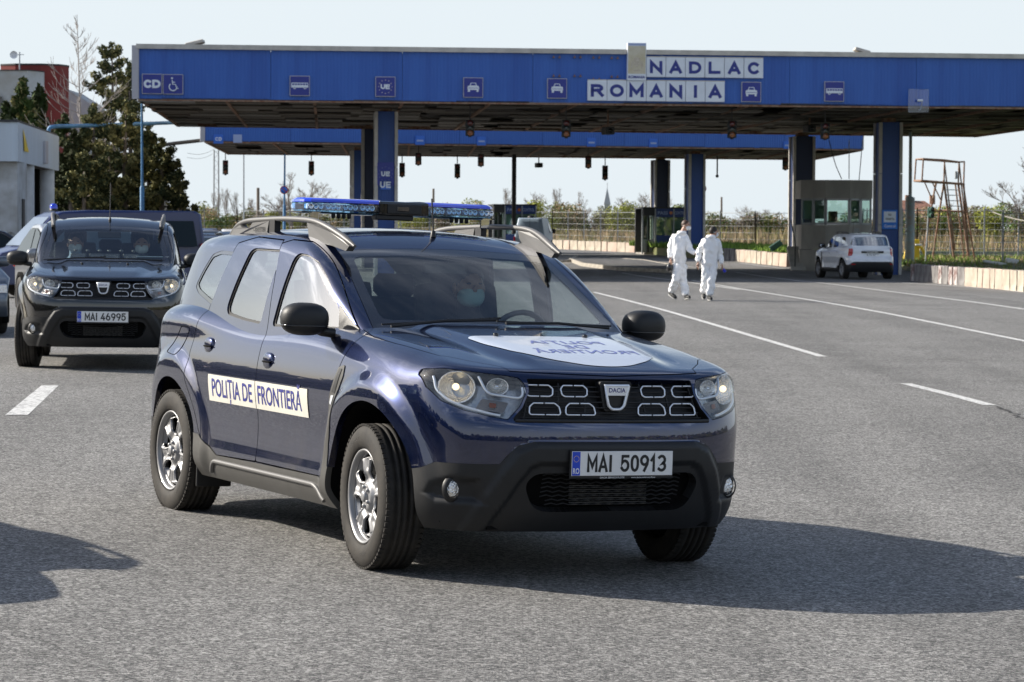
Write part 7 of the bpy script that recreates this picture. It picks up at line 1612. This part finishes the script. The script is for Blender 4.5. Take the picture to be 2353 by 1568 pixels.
conifer('ivy-dark tree directly right of the shed', 168, 300, 102, 1.6, 9, dens=1.0, cols=('conifer', 'ivy')); conifer('low dark conifer above the blue van roof', 250, 340, 101, 2.2, 15, dens=1.3); conifer('low dark conifer over the van front', 195, 350, 100, 1.8, 16, dens=1.2)
conifer('pointed thuja before the white bay', 52, 180, 112, 1.1, 10, dens=1.2, cols=('thuja', 'thuja', 'conifer_lit'), base=.05, size=.14); conifer('smaller thuja right of the pointed one', 92, 198, 113, .9, 11, dens=.9, cols=('thuja', 'conifer'), base=.05, size=.14); conifer('thuja hedge top at the left edge', 15, 235, 112, 1.4, 12, dens=1.0, cols=('thuja', 'conifer'), base=.05, size=.14); conifer('broad thuja above the shed roof', 70, 232, 110, 1.6, 13, dens=1.2, cols=('thuja', 'thuja', 'conifer_lit'), base=.05, size=.14)
# unseen woods outside the frame, added for the car paint to mirror
def woods(pts, h, seed, label=None):
    r = random.Random(seed); cs, rs = [], []
    for a, b_ in zip(pts[:-1], pts[1:]):
        n = int((Vector(b_) - Vector(a)).length / 2.2)
        for i in range(n):
            p = Vector(a).lerp(Vector(b_), i / n); hh = h * r.uniform(.6, 1.1)
            for k in range(4): cs.append((p.x + r.uniform(-1, 1), p.y + r.uniform(-1, 1), hh * (k + .5) / 4)); rs.append(h * .26)
    leafcloud('unseen_wood', None, cs, rs, len(cs) * 110, .55, ['conifer', 'leaf_olive', 'twig'], seed, kind='stuff')
woods([(-46, 20), (-52, 60), (-40, 110)], 4.6, 20); woods([(-46, 20), (-40, -30), (0, -60), (60, -55), (75, 0), (70, 60)], 5.0, 21)
# wires across the sky
for i, (a, b_, Y) in enumerate((((430, 352), (500, 338), 200), ((430, 362), (500, 347), 200))):
    A_, B_ = pix(a[0], a[1], Y), pix(b_[0], b_[1], Y); bb = MB(); bb.tube([tuple(A_.lerp(B_, u) - Vector((0, 0, .3 * math.sin(math.pi * u)))) for u in np.linspace(0, 1, 8)], .018, 3, cap=False); bb.build('power_line', M['pole_grey'], label=('upper', 'lower')[i] + ' thin power line beyond the left end of the far canopy', category='wire', group='power lines')
# ================================================================ vehicles and people
def place_car(root, fx, fy, yaw, roll=0.0, pitch=0.0, z=None):
    """front axle centre at (fx, fy); heading yaw measured from -y towards +x"""
    s, c = math.sin(yaw), math.cos(yaw); h = Vector((s, -c, 0)); l = Vector((c, s, 0)); u = Vector((0, 0, 1))
    l2 = l * math.cos(roll) - u * math.sin(roll); u2 = u * math.cos(roll) + l * math.sin(roll)
    h3 = h * math.cos(pitch) - u2 * math.sin(pitch); u3 = u2 * math.cos(pitch) + h * math.sin(pitch)
    Mx = Matrix((h3, l2, u3)).transposed(); root.rotation_euler = Mx.to_euler(); root.location = (fx, fy, float(gz(fx, fy)) if z is None else z)
print('cars')
hero = build_car('police_car', 'navy police off-road car with blue light bar, nearest the camera', None, 'paint_navy', 'MAI 50913', police=True, steer=R(-5))
place_car(hero, .0889, 12.638, .4696, .0287, .0068, z=-.0053)
black = build_car('off_road_car', 'black off-road car with plate MAI 46995, behind the police car on the left', None, 'paint_black', 'MAI 46995', steer=R(-6), spin=.9)
place_car(black, -4.33, 28.0, R(7.5), roll=.012)
def white_extras(root):
    V, F = poly2d([(-.40, .895), (.40, .895), (.40, .965), (-.40, .965)]); tm_obj('name_bar', drape(*slice2d(V, F, .08, 0), 'rear', .012), M['plastic_dark'], root)
    V, F = text2d('DUSTER', .034, .40, .02); V = V * np.array([-1, 1]); tm_obj('lettering', drape(V + np.array([0, .930]), F, 'rear', .016), M['satin'], root)
    V, F = poly2d([(-.26, .775), (.26, .775), (.26, .885), (-.26, .885)]); tm_obj('number_plate', drape(*slice2d(V, F, .08, 0), 'rear', .010), M['plate'], root)
    V, F = text2d('B 75 XDZ', .07, .42, .01); V = V * np.array([-1, 1]); tm_obj('lettering', drape(V + np.array([0, .83]), F, 'rear', .014), M['ink'], root)
    for s in (1, -1):
        V, F = poly2d(rounded([(.62, .50), (.74, .50), (.74, .53), (.62, .53)], .01)); tm_obj('reflector', drape(V * np.array([s, 1]), F, 'rear', .006), M['lamp_red'], root)
white = build_car('off_road_car', 'white off-road car with red tail lamps waiting at the grey booth', None, 'paint_white', 'MAI 50913', extras=white_extras, spin=.2)
place_car(white, 11.75, 94.2, R(180 + 11))
# a further dark car outside the left edge whose shadow reaches the picture
def occupant(name, label, car, x, y, z, shirt='cloth_dark', mask='mask', yaw=0.0, hair='hair', cap=False):
    t = thing(name, label, 'person'); Mx = car.matrix_basis @ Matrix.Translation((x, y, z)) @ Matrix.Rotation(yaw, 4, 'Z'); t.matrix_basis = Mx
    # one continuous body: head, neck, shoulders, arms reaching forward (x is forward)
    J = [(0, 0, 0), (0, 0, .22), (-.01, 0, .40), (0, 0, .50), (.015, 0, .60), (.02, 0, .70)]; Rr = [.15, .15, .14, .055, .085, .075]
    vs = list(J); rr = list(Rr); es = [(i, i + 1) for i in range(5)]
    for s in (1, -1):
        k = len(vs); vs += [(0, s * .17, .38), (.12, s * .23, .20), (.32, s * .17, .16), (.40, s * .15, .18)]; rr += [.065, .050, .040, .030]; es += [(2, k), (k, k + 1), (k + 1, k + 2), (k + 2, k + 3)]
    me = bpy.data.meshes.new('body'); me.from_pydata(vs, es, []); o = link('body', me, t, M[shirt]); md = o.modifiers.new('skin', 'SKIN'); sk = me.skin_vertices[0].data
    for i, q in enumerate(rr): sk[i].radius = (q, q * (1.15 if i in (0, 1, 2) else 1)); sk[i].use_root = (i == 0)
    o.modifiers.new('sub', 'SUBSURF').render_levels = 2
    b = MB(); b.ellip((.02, 0, .64), (.098, .078, .118), 20, 14); b.ellip((.115, 0, .635), (.02, .014, .022), 8, 6)
    for s in (1, -1): b.ellip((.02, s * .080, .635), (.022, .012, .032), 8, 6)
    b.build('head', M['skin'], t)
    b = MB(); b.ellip((.0, 0, .675), (.103, .086, .105), 20, 12); b.v = [(p[0], p[1], max(p[2], .64 if p[0] > .02 else .60)) for p in b.v]; b.build('hair', M[hair], t)
    b = MB(); b.ellip((.055, 0, .598), (.074, .074, .062), 18, 12, .9); b.build('mask', M[mask], t)
    b = MB()
    for s in (1, -1): b.ellip((.108, s * .032, .665), (.008, .014, .006), 8, 6)
    b.build('eyes', M['ink'], t); return t
occupant('person', 'masked driver in dark clothes at the wheel of the police car', hero, -1.50, .35, .66, 'cloth_dark', 'mask', -.1)
occupant('person', 'masked passenger sitting behind in the police car', hero, -1.62, -.02 - .33, .66, 'cloth_dark', 'mask', .0)
occupant('person', 'masked passenger in a light blue shirt in the black car', black, -1.45, -.36, .66, 'cloth_blue', 'mask_white', 0)
occupant('person', 'masked driver in dark clothes in the black car', black, -1.45, .37, .66, 'cloth_dark', 'mask_white', 0)
# papers and lamp units behind the black car's windscreen
def on_dash(name, label, cat, car, x, y, z, bld): t = thing(name, label, cat); t.matrix_basis = car.matrix_basis @ Matrix.Translation((x, y, z)); bld(t)
def strobe(t):
    for k in (-1, 1):
        b = MB(); b.bbox((0, k * .10, 0), (.04, .17, .07), .008); u = b.build('lamp_unit', M['plastic_grey'], t); b = MB(); b.box((.022, k * .10, 0), (.004, .14, .05)); b.build('lens', M['lamp_dark'], u)
    for k in (-1, 0, 1):
        b = MB(); b.ellip((0, k * .13, .065), (.018, .022, .014), 12, 8); b.build('suction_cup', M['plastic_grey'], t)
on_dash('dash_strobe', 'clear strobe lamp unit behind the black car windscreen, left one', 'lamp', black, -.62, -.20, 1.165, strobe)
on_dash('dash_strobe', 'clear strobe lamp unit behind the black car windscreen, middle one', 'lamp', black, -.62, .16, 1.165, strobe)
def paper(t): b = MB(); b.box((0, 0, 0), (.22, .34, .006), rot=Matrix.Rotation(R(-14), 3, 'Y')); b.build('sheet', M['paper'], t)
on_dash('paper', 'white paper lying on the black car dashboard, right side', 'paper', black, -.62, .50, 1.15, paper)

# ---- simpler vehicles
M['car_window'] = mat('car_window', (.012, .018, .02), .08, spec=.25)
def side_car(name, label, prof, win, wheels, width, pm, cat='car', tum=.10, seg_h=None, group=None, wr=.32, lamps=()):
    """prof: side outline (x,z) front at +x; windows as side polygons; tumblehome above the belt"""
    t = thing(name, label, cat, group=group); zb = seg_h
    def yo(x, z, k=1.0): 
        e = min(abs(x - min(p[0] for p in prof)), abs(x - max(p[0] for p in prof))); r = max(0, 1 - e / .5); return k * (width / 2 - tum * max(0, z - zb) / .5 - .10 * r * r - .04 * max(0, .35 - z))
    n = len(prof); nl = 9; b = MB(); vs = []
    ts = [1, .985, .93, .6, 0, -.6, -.93, -.985, -1]; cz = sum(p[1] for p in prof) / n
    for k in ts:
        sh = .0 if abs(k) < .95 else (.03 if abs(k) < .99 else .07)
        for x, z in prof:
            cx = sum(p[0] for p in prof) / n; f = 1 - sh / max(.5, math.hypot(x - cx, z - cz)); vs.append((cx + (x - cx) * f, yo(x, z) * k, cz + (z - cz) * f))
    fs = [(j * n + i, j * n + (i + 1) % n, (j + 1) * n + (i + 1) % n, (j + 1) * n + i) for j in range(nl - 1) for i in range(n)]; b.add(vs, fs, False)
    b.add(vs[:n], [tuple(range(n))]); b.add(vs[-n:], [tuple(range(n))[::-1]]); body = b.build('body', M[pm], t)
    for m_ in body.data.polygons: m_.use_smooth = True
    for kind, poly in win:
        if kind == 'side':
            for s in (1, -1):
                q = MB(); pp = [(x, s * (yo(x, z) + .006), z) for x, z in poly]; q.add(pp, [tuple(range(len(pp)))]); q.add([(p[0], p[1] - s * .02, p[2]) for p in pp], [tuple(range(len(pp)))]); q.build('window', M['car_window'], t)
        else:
            (xa, za), (xb, zb2) = poly; nx, nz = (zb2 - za), -(xb - xa); ll = math.hypot(nx, nz); nx, nz = nx / ll * .02, nz / ll * .02
            if nz < 0: nx, nz = -nx, -nz
            ya, yb = yo(xa, za) * .86, yo(xb, zb2) * .86; q = MB(); q.add([(xa + nx, -ya, za + nz), (xa + nx, ya, za + nz), (xb + nx, yb, zb2 + nz), (xb + nx, -yb, zb2 + nz)], [(0, 1, 2, 3)]); q.build('windscreen' if xa > 0 else 'rear_window', M['glass_flat'] if 'glass_flat' in M else M['frit'], t)
    for x in wheels:
        for s in (1, -1):
            q = MB(); q.lathe([(0, s * (width / 2 - .16)), (wr * .62, s * (width / 2 - .015)), (wr * .66, s * (width / 2 - .005)), (wr * .95, s * (width / 2 - .01)), (wr, s * (width / 2 - .04)), (wr, s * (width / 2 - .21)), (0, s * (width / 2 - .22))], c=(x, 0, wr), ax='y', n=28); wq = q.build('wheel', M['rubber'], t)
            q = MB(); q.lathe([(0, s * (width / 2 - .03)), (wr * .2, s * (width / 2 - .03)), (wr * .58, s * (width / 2 - .06)), (wr * .62, s * (width / 2 - .008))], c=(x, 0, wr), ax='y', n=20); q.build('rim', M['wheel_silver'], wq)
            q = MB(); q.lathe([(wr * .98, s * (width / 2 - .012)), (wr * 1.15, s * (width / 2 - .004)), (wr * 1.15, s * (width / 2 - .1))], c=(x, 0, wr + .02), ax='y', n=24); q.v = [(p[0], p[1], max(p[2], .16)) for p in q.v]
            q.build('wheel_arch', M['liner'], t)
    for (nm, mt, x, y, z, d) in lamps:
        for s in (1, -1): q = MB(); q.bbox((x, s * y, z), d, .015); q.build(nm, M[mt], t)
    return t
M['glass_flat'] = mat('glass_flat', (.02, .03, .035), .06, coat=1.0)
van_p = [(.95, .30), (1.0, .55), (.98, .80), (.80, 1.0), (.30, 1.13), (-.35, 1.82), (-.60, 1.93), (-1.2, 1.97), (-3.7, 1.97), (-3.86, 1.90), (-3.93, 1.2), (-3.97, .50), (-3.9, .30)]
van_p = [(x, z) for x, z in van_p]
blue_van = side_car('van', 'dark blue police van with blue beacon, parked behind the black car', van_p, [('side', [(-.45, 1.18), (-.75, 1.72), (-1.35, 1.74), (-1.35, 1.18)]), ('side', [(-1.5, 1.18), (-1.5, 1.74), (-2.55, 1.74), (-2.55, 1.18)]), ('side', [(-2.75, 1.16), (-2.75, 1.74), (-3.65, 1.74), (-3.72, 1.16)]), ('end', ((.28, 1.16), (-.34, 1.80)))], (0, -3.0), 1.90, 'paint_blue', 'van', tum=.10, seg_h=1.1, wr=.33,
    lamps=(('tail_lamp', 'lamp_red', -3.86, .845, 1.02, (.12, .13, .42)), ('lamp_window', 'white', -3.87, .852, 1.02, (.11, .13, .16)), ('headlight', 'chrome_facet', .93, .72, .74, (.10, .26, .20))))
pv = pix(300, 600, 62); place_car(blue_van, -10.95, 59.6, R(-90 + 24))
tb = thing('beacon', 'blue beacon lamp on the roof of the dark blue van', 'beacon'); tb.matrix_basis = blue_van.matrix_basis @ Matrix.Translation((-.75, -.55, 1.96))
b = MB(); b.lathe([(.09, 0), (.09, .05), (.06, .06)], ax='z', n=16); b.build('base', M['plastic_dark'], tb); b = MB(); b.lathe([(.085, .05), (.085, .12), (.06, .16), (0, .17)], ax='z', n=18); b.build('dome', M['led_blue'], tb)
t4 = [(.95, .30), (1.0, .6), (.95, .85), (.45, 1.12), (-.2, 1.80), (-.5, 1.93), (-3.6, 1.93), (-3.74, 1.86), (-3.84, 1.0), (-3.86, .42), (-3.8, .30)]
wv = side_car('van', 'white panel van seen from behind at the first booth', t4, [('side', [(-.35, 1.14), (-.6, 1.65), (-1.15, 1.68), (-1.15, 1.14)])], (0, -2.9), 1.84, 'paint_silver', 'van', tum=.12, seg_h=1.0, wr=.32, lamps=(('tail_lamp', 'lamp_red', -3.83, .84, .72, (.07, .09, .34)),))
M['van_paint'] = mat('van_paint', (.34, .44, .56), .45)
for o in [o for o in bpy.data.objects if o.parent == wv and o.name.startswith('body')]: o.data.materials[0] = M['van_paint']
b = MB(); b.box((-3.858, -.25, .98), (.01, .55, .03)); b.build('door_trim', M['plastic_dark'], wv); b = MB(); b.box((-3.868, -.28, .88), (.01, .50, .11)); b.build('number_plate', M['plate'], wv); b = MB(); b.bbox((-3.84, .06, 1.18), (.05, .08, .14), .01); b.build('door_handle', M['plastic_dark'], wv)
b = MB(); b.box((-3.835, 0, 1.2), (.015, .012, 1.35)); b.build('door_gap', M['liner'], wv); b = MB(); b.bbox((-3.82, 0, .36), (.14, 1.7, .22), .03); b.build('rear_bumper', M['plastic_dark'], wv)
b = MB(); b.ellip((-3.0, 0, 1.95), (.22, .22, .14), 14, 8); b.build('roof_vent', M['plastic_dark'], wv)
for s in (1, -1): b = MB(); b.bbox((-.25, s * 1.02, 1.22), (.10, .18, .26), .03); b.build('mirror', M['plastic_dark'], wv)
place_car(wv, 1.35, 149.6, R(180 - 6))
sedan = [(.78, .26), (.84, .45), (.80, .62), (.55, .78), (-.40, .94), (-1.15, 1.36), (-1.55, 1.44), (-2.15, 1.43), (-2.75, 1.22), (-3.15, 1.03), (-3.58, .98), (-3.66, .80), (-3.66, .42), (-3.60, .26)]
def mk_sedan(label, pm, group=None, **k):
    t = side_car('parked_car', label, sedan, [('side', [(-.62, .96), (-1.20, 1.31), (-1.62, 1.37), (-1.62, .95)]), ('side', [(-1.70, .95), (-1.70, 1.37), (-2.15, 1.36), (-2.72, 1.17), (-2.92, 1.02), (-2.70, .95)]), ('end', ((-.45, .97), (-1.12, 1.34))), ('end', ((-3.08, 1.07), (-2.50, 1.32)))], (0, -2.65), 1.78, pm, 'car', tum=.14, seg_h=.9, group=group,
        lamps=(('headlight', 'chrome_facet', .70, .62, .64, (.22, .32, .13)), ('tail_lamp', 'lamp_red', -3.62, .66, .84, (.10, .30, .14))))
    for s in (1, -1): b = MB(); b.ellip((-.70, s * .96, 1.0), (.07, .12, .075), 16, 10, .8); mr = b.build('mirror', M[pm], t); b = MB(); b.ellip((-.765, s * .96, 1.0), (.012, .10, .06), 14, 8, .8); b.build('mirror_glass', M['black_gloss'], mr)
    return t
s1 = mk_sedan('silver saloon parked at the left edge, its roof and side windows showing', 'paint_silver'); place_car(s1, -6.56, 42.2, R(20)); s1.scale = (1, 1, 1.10)
s2 = mk_sedan('dark silver car mostly cut off by the left edge', 'paint_grey'); place_car(s2, -7.9, 36.5, R(20))
gl = 'cars parked in the lot behind the blue van'
far = [('dark car with a blue beacon just right of the blue van', 'paint_black', 455, 100, 10), ('grey hatchback half hidden behind the police car roof rail', 'paint_grey', 505, 74, 4), ('pale car roof in the middle of the far row', 'paint_silver', 490, 118, 20), ('black car in the far row left of the rail', 'paint_black', 520, 108, 200), ('white car roof behind the police car rail', 'paint_white', 540, 122, 190),
       ('dark car at the back of the far row', 'paint_blue', 475, 128, 15)]
index_kids()
for i, (lb, pm, px, Y, hd) in enumerate(far):
    c = copy_tree(s1, swap={'paint_silver': M[pm]}); c['label'] = lb; c['group'] = gl; x = (px - 1176.5) / FPX * Y; c.scale = (1, 1, 1); place_car(c, x, Y, R(hd))
for lb, pm, px, Y, hd in (('dark police car with blue lights between the silver saloon and the black car', 'paint_black', 118, 70, 95),):
    c = copy_tree(s1, swap={'paint_silver': M[pm]}); c['label'] = lb; x = (px - 1176.5) / FPX * Y; place_car(c, x, Y, R(hd))
# off-frame neighbour of the convoy: its shadow shows at lower left
index_kids()
nb = copy_tree(black, skip=('wheel_x',)); nb['label'] = 'black off-road car just outside the left edge, casting the shadow at lower left'; place_car(nb, -4.42, 11.62, .4696, .0287, z=.10); nb['group'] = 'off-road cars of the convoy'; black['group'] = 'off-road cars of the convoy'

# ---- two people in white coveralls
M['coverall'] = mat('coverall', (.90, .91, .93), .65, bump=.55, bscale=9, var=.02)
M['shoe'] = mat('shoe', (.015, .015, .016), .6); M['sole'] = mat('sole', (.5, .5, .48), .7); M['glove_blue'] = mat('glove_blue', (.02, .03, .45), .5)
def skin_obj(name, parent, mat_, chains, sub=2, smooth=True, folds=0.0):
    vs, rr, es = [], [], []; seen = {}
    for ch in chains:
        prev = None
        for p, r in ch:
            k = tuple(round(c, 3) for c in p)
            if k in seen: i = seen[k]
            else: i = len(vs); seen[k] = i; vs.append(p); rr.append(r)
            if prev is not None and prev != i: es.append((prev, i))
            prev = i
    me = bpy.data.meshes.new(name); me.from_pydata(vs, es, []); o = link(name, me, parent, mat_); o.modifiers.new('skin', 'SKIN'); sk = me.skin_vertices[0].data
    for i, r in enumerate(rr): sk[i].radius = (r, r) if not isinstance(r, tuple) else r; sk[i].use_root = (i == 0)
    s = o.modifiers.new('sub', 'SUBSURF'); s.levels = s.render_levels = sub
    if folds:
        tx = bpy.data.textures.new('folds', 'CLOUDS'); tx.noise_scale = .09; d = o.modifiers.new('folds', 'DISPLACE'); d.texture = tx; d.strength = folds; d.mid_level = .5
    o.modifiers['skin'].use_smooth_shade = True
    return o
def hand(b, c, d, side, m=None):
    """palm and five bent fingers hanging from wrist c in direction d"""
    d = Vector(d).normalized(); x = Vector((side, .1, 0)).normalized(); y = d.cross(x).normalized(); c = Vector(c)
    b.tube([c, c + d * .04, c + d * .085], [.022, .036, .032], 8, flat=.5)
    for k, L in enumerate((.065, .075, .07, .055)):
        p = c + d * .08 + y * (.033 - .022 * k); b.tube([p, p + d * L * .5 + x * -.006, p + d * L * .85 + x * -.022], [.0095, .009, .007], 6)
    p = c + d * .03 + y * .035; b.tube([p, p + d * .03 + y * .022, p + d * .06 + y * .026 - x * .012], [.012, .011, .008], 6)
def coverall_person(label, loc, J, head_yaw, hair, H, goggle=False):
    t = thing('person', label, 'person', loc)
    S = lambda *k: [J[q] for q in k]
    # clothing: torso, both arms, both legs in one surface
    tor = [(J['pelvis'], (.190, .150)), (J['waist'], (.178, .14)), (J['chest'], (.200, .15)), (J['collar'], (.12, .10)), (J['neck'], (.085, .085))]
    ch = [tor]
    for s in 'lr':
        ch.append([(J['chest'], (.200, .15)), (J['sh_' + s], .105), (J['el_' + s], .078), (J['wr_' + s], .052)])
        ch.append([(J['pelvis'], (.190, .150)), (J['hip_' + s], .128), (J['kn_' + s], .096), (J['an_' + s], .092)])
    skin_obj('coverall', t, M['coverall'], ch, 3, folds=.07)
    b = MB(); nk = Vector(J['neck']); b.lathe([(.085, -.05), (.108, -.03), (.106, .005), (.088, .03), (.07, .025)], c=tuple(nk + Vector((-.01, -.03, .01))), ax='z', n=20); b.build('folded_hood', M['coverall'], t)
    # body: one surface under the clothes, showing at the head
    hd = Vector(J['head']); body = [[(J['pelvis'], .07), (J['waist'], .07), (J['chest'], .07), (J['neck'], .055), (tuple(hd + Vector((0, 0, -.02))), .075), (tuple(hd + Vector((0, 0, .05))), .070)]]
    for s in 'lr': body += [[(J['chest'], .07), (J['sh_' + s], .03), (J['el_' + s], .03), (J['wr_' + s], .026)], [(J['pelvis'], .07), (J['hip_' + s], .06), (J['kn_' + s], .05), (J['an_' + s], .04)]]
    skin_obj('body', t, M['skin'], body, 2)
    f = Vector((math.sin(head_yaw), -math.cos(head_yaw), 0)); sd_ = Vector((f.y, -f.x, 0)) * -1; Rz = Matrix((sd_, f, Vector((0, 0, 1)))).transposed()
    b = MB(); b.ellip(tuple(hd + Vector((0, 0, .01))), (.076, .096, .118), 22, 16, rot=Rz); b.ellip(tuple(hd + f * .095 + Vector((0, 0, 0))), (.014, .02, .022), 8, 6, rot=Rz)
    for q in (1, -1): b.ellip(tuple(hd + sd_ * .077 * q), (.012, .022, .032), 8, 6, rot=Rz)
    b.build('head', M['skin'], t)
    b = MB(); b.ellip(tuple(hd - f * .014 + Vector((0, 0, .035))), (.084, .098, .105), 22, 14, rot=Rz)
    b.v = [tuple(Vector(p) if (Vector(p) - hd).dot(f) < .03 else Vector((p[0], p[1], max(p[2], hd.z + .055)))) for p in b.v]; b.v = [(p[0], p[1], max(p[2], hd.z - .055)) for p in b.v]; b.build('hair', M[hair], t)
    b = MB(); b.ellip(tuple(hd + f * .058 + Vector((0, 0, -.045))), (.070, .062, .058), 18, 12, rot=Rz); b.build('mask', M['mask_white'], t)
    b = MB(); b.tube([tuple(hd + Rz @ Vector((.081 * math.cos(a), .100 * math.sin(a), -.03 + .05 * (1 - math.sin(a)) / 2))) for a in np.linspace(0, 2 * math.pi, 25)], .006, 5, cap=False); b.build('mask_strap', M['mask_white'], t)
    b = MB()
    for q in (1, -1): b.ellip(tuple(hd + f * .084 + sd_ * .03 * q + Vector((0, 0, .03))), (.014, .008, .007), 8, 6)
    b.build('eyes', M['ink'], t)
    for s, q in (('l', -1), ('r', 1)):
        wr, el = Vector(J['wr_' + s]), Vector(J['el_' + s]); b = MB(); hand(b, tuple(wr + (wr - el).normalized() * .01), wr - el, q); b.build('hand', M['skin'], t)
        an = Vector(J['an_' + s]); tip = Vector(J['toe_' + s]); d = tip - an; d.normalize(); b = MB()
        yaw_ = math.atan2(d.y, d.x); pit = -math.asin(max(-1, min(1, d.z + .30))); Rm = Matrix.Rotation(yaw_, 3, 'Z') @ Matrix.Rotation(pit, 3, 'Y'); c = an + (tip - an) * .42
        b.ellip(tuple(c), (.135, .048, .045), 16, 10, .8, rot=Rm); b.tube([tuple(an + Vector((0, 0, .05))), tuple(an + Vector((0, 0, -.03)))], [.045, .05], 10); sh = b.build('shoe', M['shoe'], t)
        b = MB(); b.ellip(tuple(c + Rm @ Vector((0, 0, -.036))), (.140, .052, .014), 16, 6, .8, rot=Rm); b.build('sole', M['sole'], sh)
    return t
def JN(z0x, z0y, tab, s=689.0):
    return {k: ((v[0] - z0x) / s, v[2] if len(v) > 2 else 0.0, (z0y - v[1]) / s) for k, v in tab.items()}
Jm = JN(440, 1372, dict(head=(556, 215, .02), neck=(495, 320, 0), collar=(475, 355, 0), chest=(465, 440, 0), waist=(455, 620, 0), pelvis=(462, 745, 0), sh_l=(365, 400, .04), el_l=(315, 580, .10), wr_l=(318, 735, -.02), sh_r=(558, 395, -.02), el_r=(600, 565, -.05), wr_r=(700, 655, -.22),
    hip_l=(425, 800, 0), kn_l=(405, 1030, -.12), an_l=(335, 1262, .12), toe_l=(395, 1362, .02), hip_r=(505, 800, 0), kn_r=(505, 1050, -.02), an_r=(562, 1318, -.12), toe_r=(605, 1345, -.30)))
pm_ = pix(1493.7 + 440 * .14656, 690, 60.0); man = coverall_person('person in a white coverall and white mask, head turned right, carrying a black bag', (pm_.x, 60.0, .18), Jm, R(60), 'hair_brown', 1.8)
Jw = JN(925, 1400, dict(head=(990, 345, .02), neck=(950, 410, 0), collar=(945, 440, 0), chest=(940, 540, 0), waist=(930, 700, 0), pelvis=(930, 800, 0), sh_l=(838, 495, .02), el_l=(765, 660, .05), wr_l=(748, 815, -.06), sh_r=(1048, 495, 0), el_r=(1088, 670, .05), wr_r=(1115, 835, -.05),
    hip_l=(885, 850, 0), kn_l=(868, 1060, -.04), an_l=(852, 1285, .16), toe_l=(850, 1345, .10), hip_r=(978, 850, 0), kn_r=(955, 1090, -.10), an_r=(925, 1340, -.06), toe_r=(945, 1392, -.28)))
pw_ = pix(1493.7 + 925 * .14656, 692, 59.2); woman = coverall_person('person in a white coverall with dark hair, seen from behind, carrying a blue item', (pw_.x, 59.2, .18), Jw, R(120), 'hair', 1.65)
t = thing('bag', 'black shiny bag held by the taller coverall person', 'bag', tuple(Vector((pm_.x, 60, .18)) + Vector(Jm['wr_l']) + Vector((-.02, -.02, -.20)))); b = MB(); b.ellip((0, 0, 0), (.075, .12, .09), 16, 10, .7); b.build('pouch', M['black_gloss'], t); b = MB(); b.tube([(-.02, -.06, .05), (0, 0, .15), (.02, .06, .05)], .010, 6); b.build('strap', M['plastic_dark'], t)
t = thing('bottle', 'small blue item in the right hand of the shorter coverall person', 'bottle', tuple(Vector((pw_.x, 59.2, .18)) + Vector(Jw['wr_r']) + Vector((.05, -.02, -.13)))); b = MB(); b.tube([(-.03, 0, .03), (.03, 0, -.04)], [.03, .035], 10); b.build('container', M['glove_blue'], t); b = MB(); b.tube([(-.055, 0, .055), (-.03, 0, .03)], [.018, .022], 8); b.build('cap', M['ink'], t)
t = thing('phone', 'dark phone in the left hand of the shorter coverall person', 'phone', tuple(Vector((pw_.x, 59.2, .18)) + Vector(Jw['wr_l']) + Vector((-.01, -.03, -.10)))); b = MB(); b.bbox((0, 0, 0), (.05, .03, .13), .008); b.build('case', M['ink'], t); b = MB(); b.box((0, -.017, 0), (.04, .002, .11)); b.build('screen', M['black_gloss'], t)
print('tris approx', sum(len(o.data.polygons) for o in bpy.data.objects if o.type == 'MESH'))
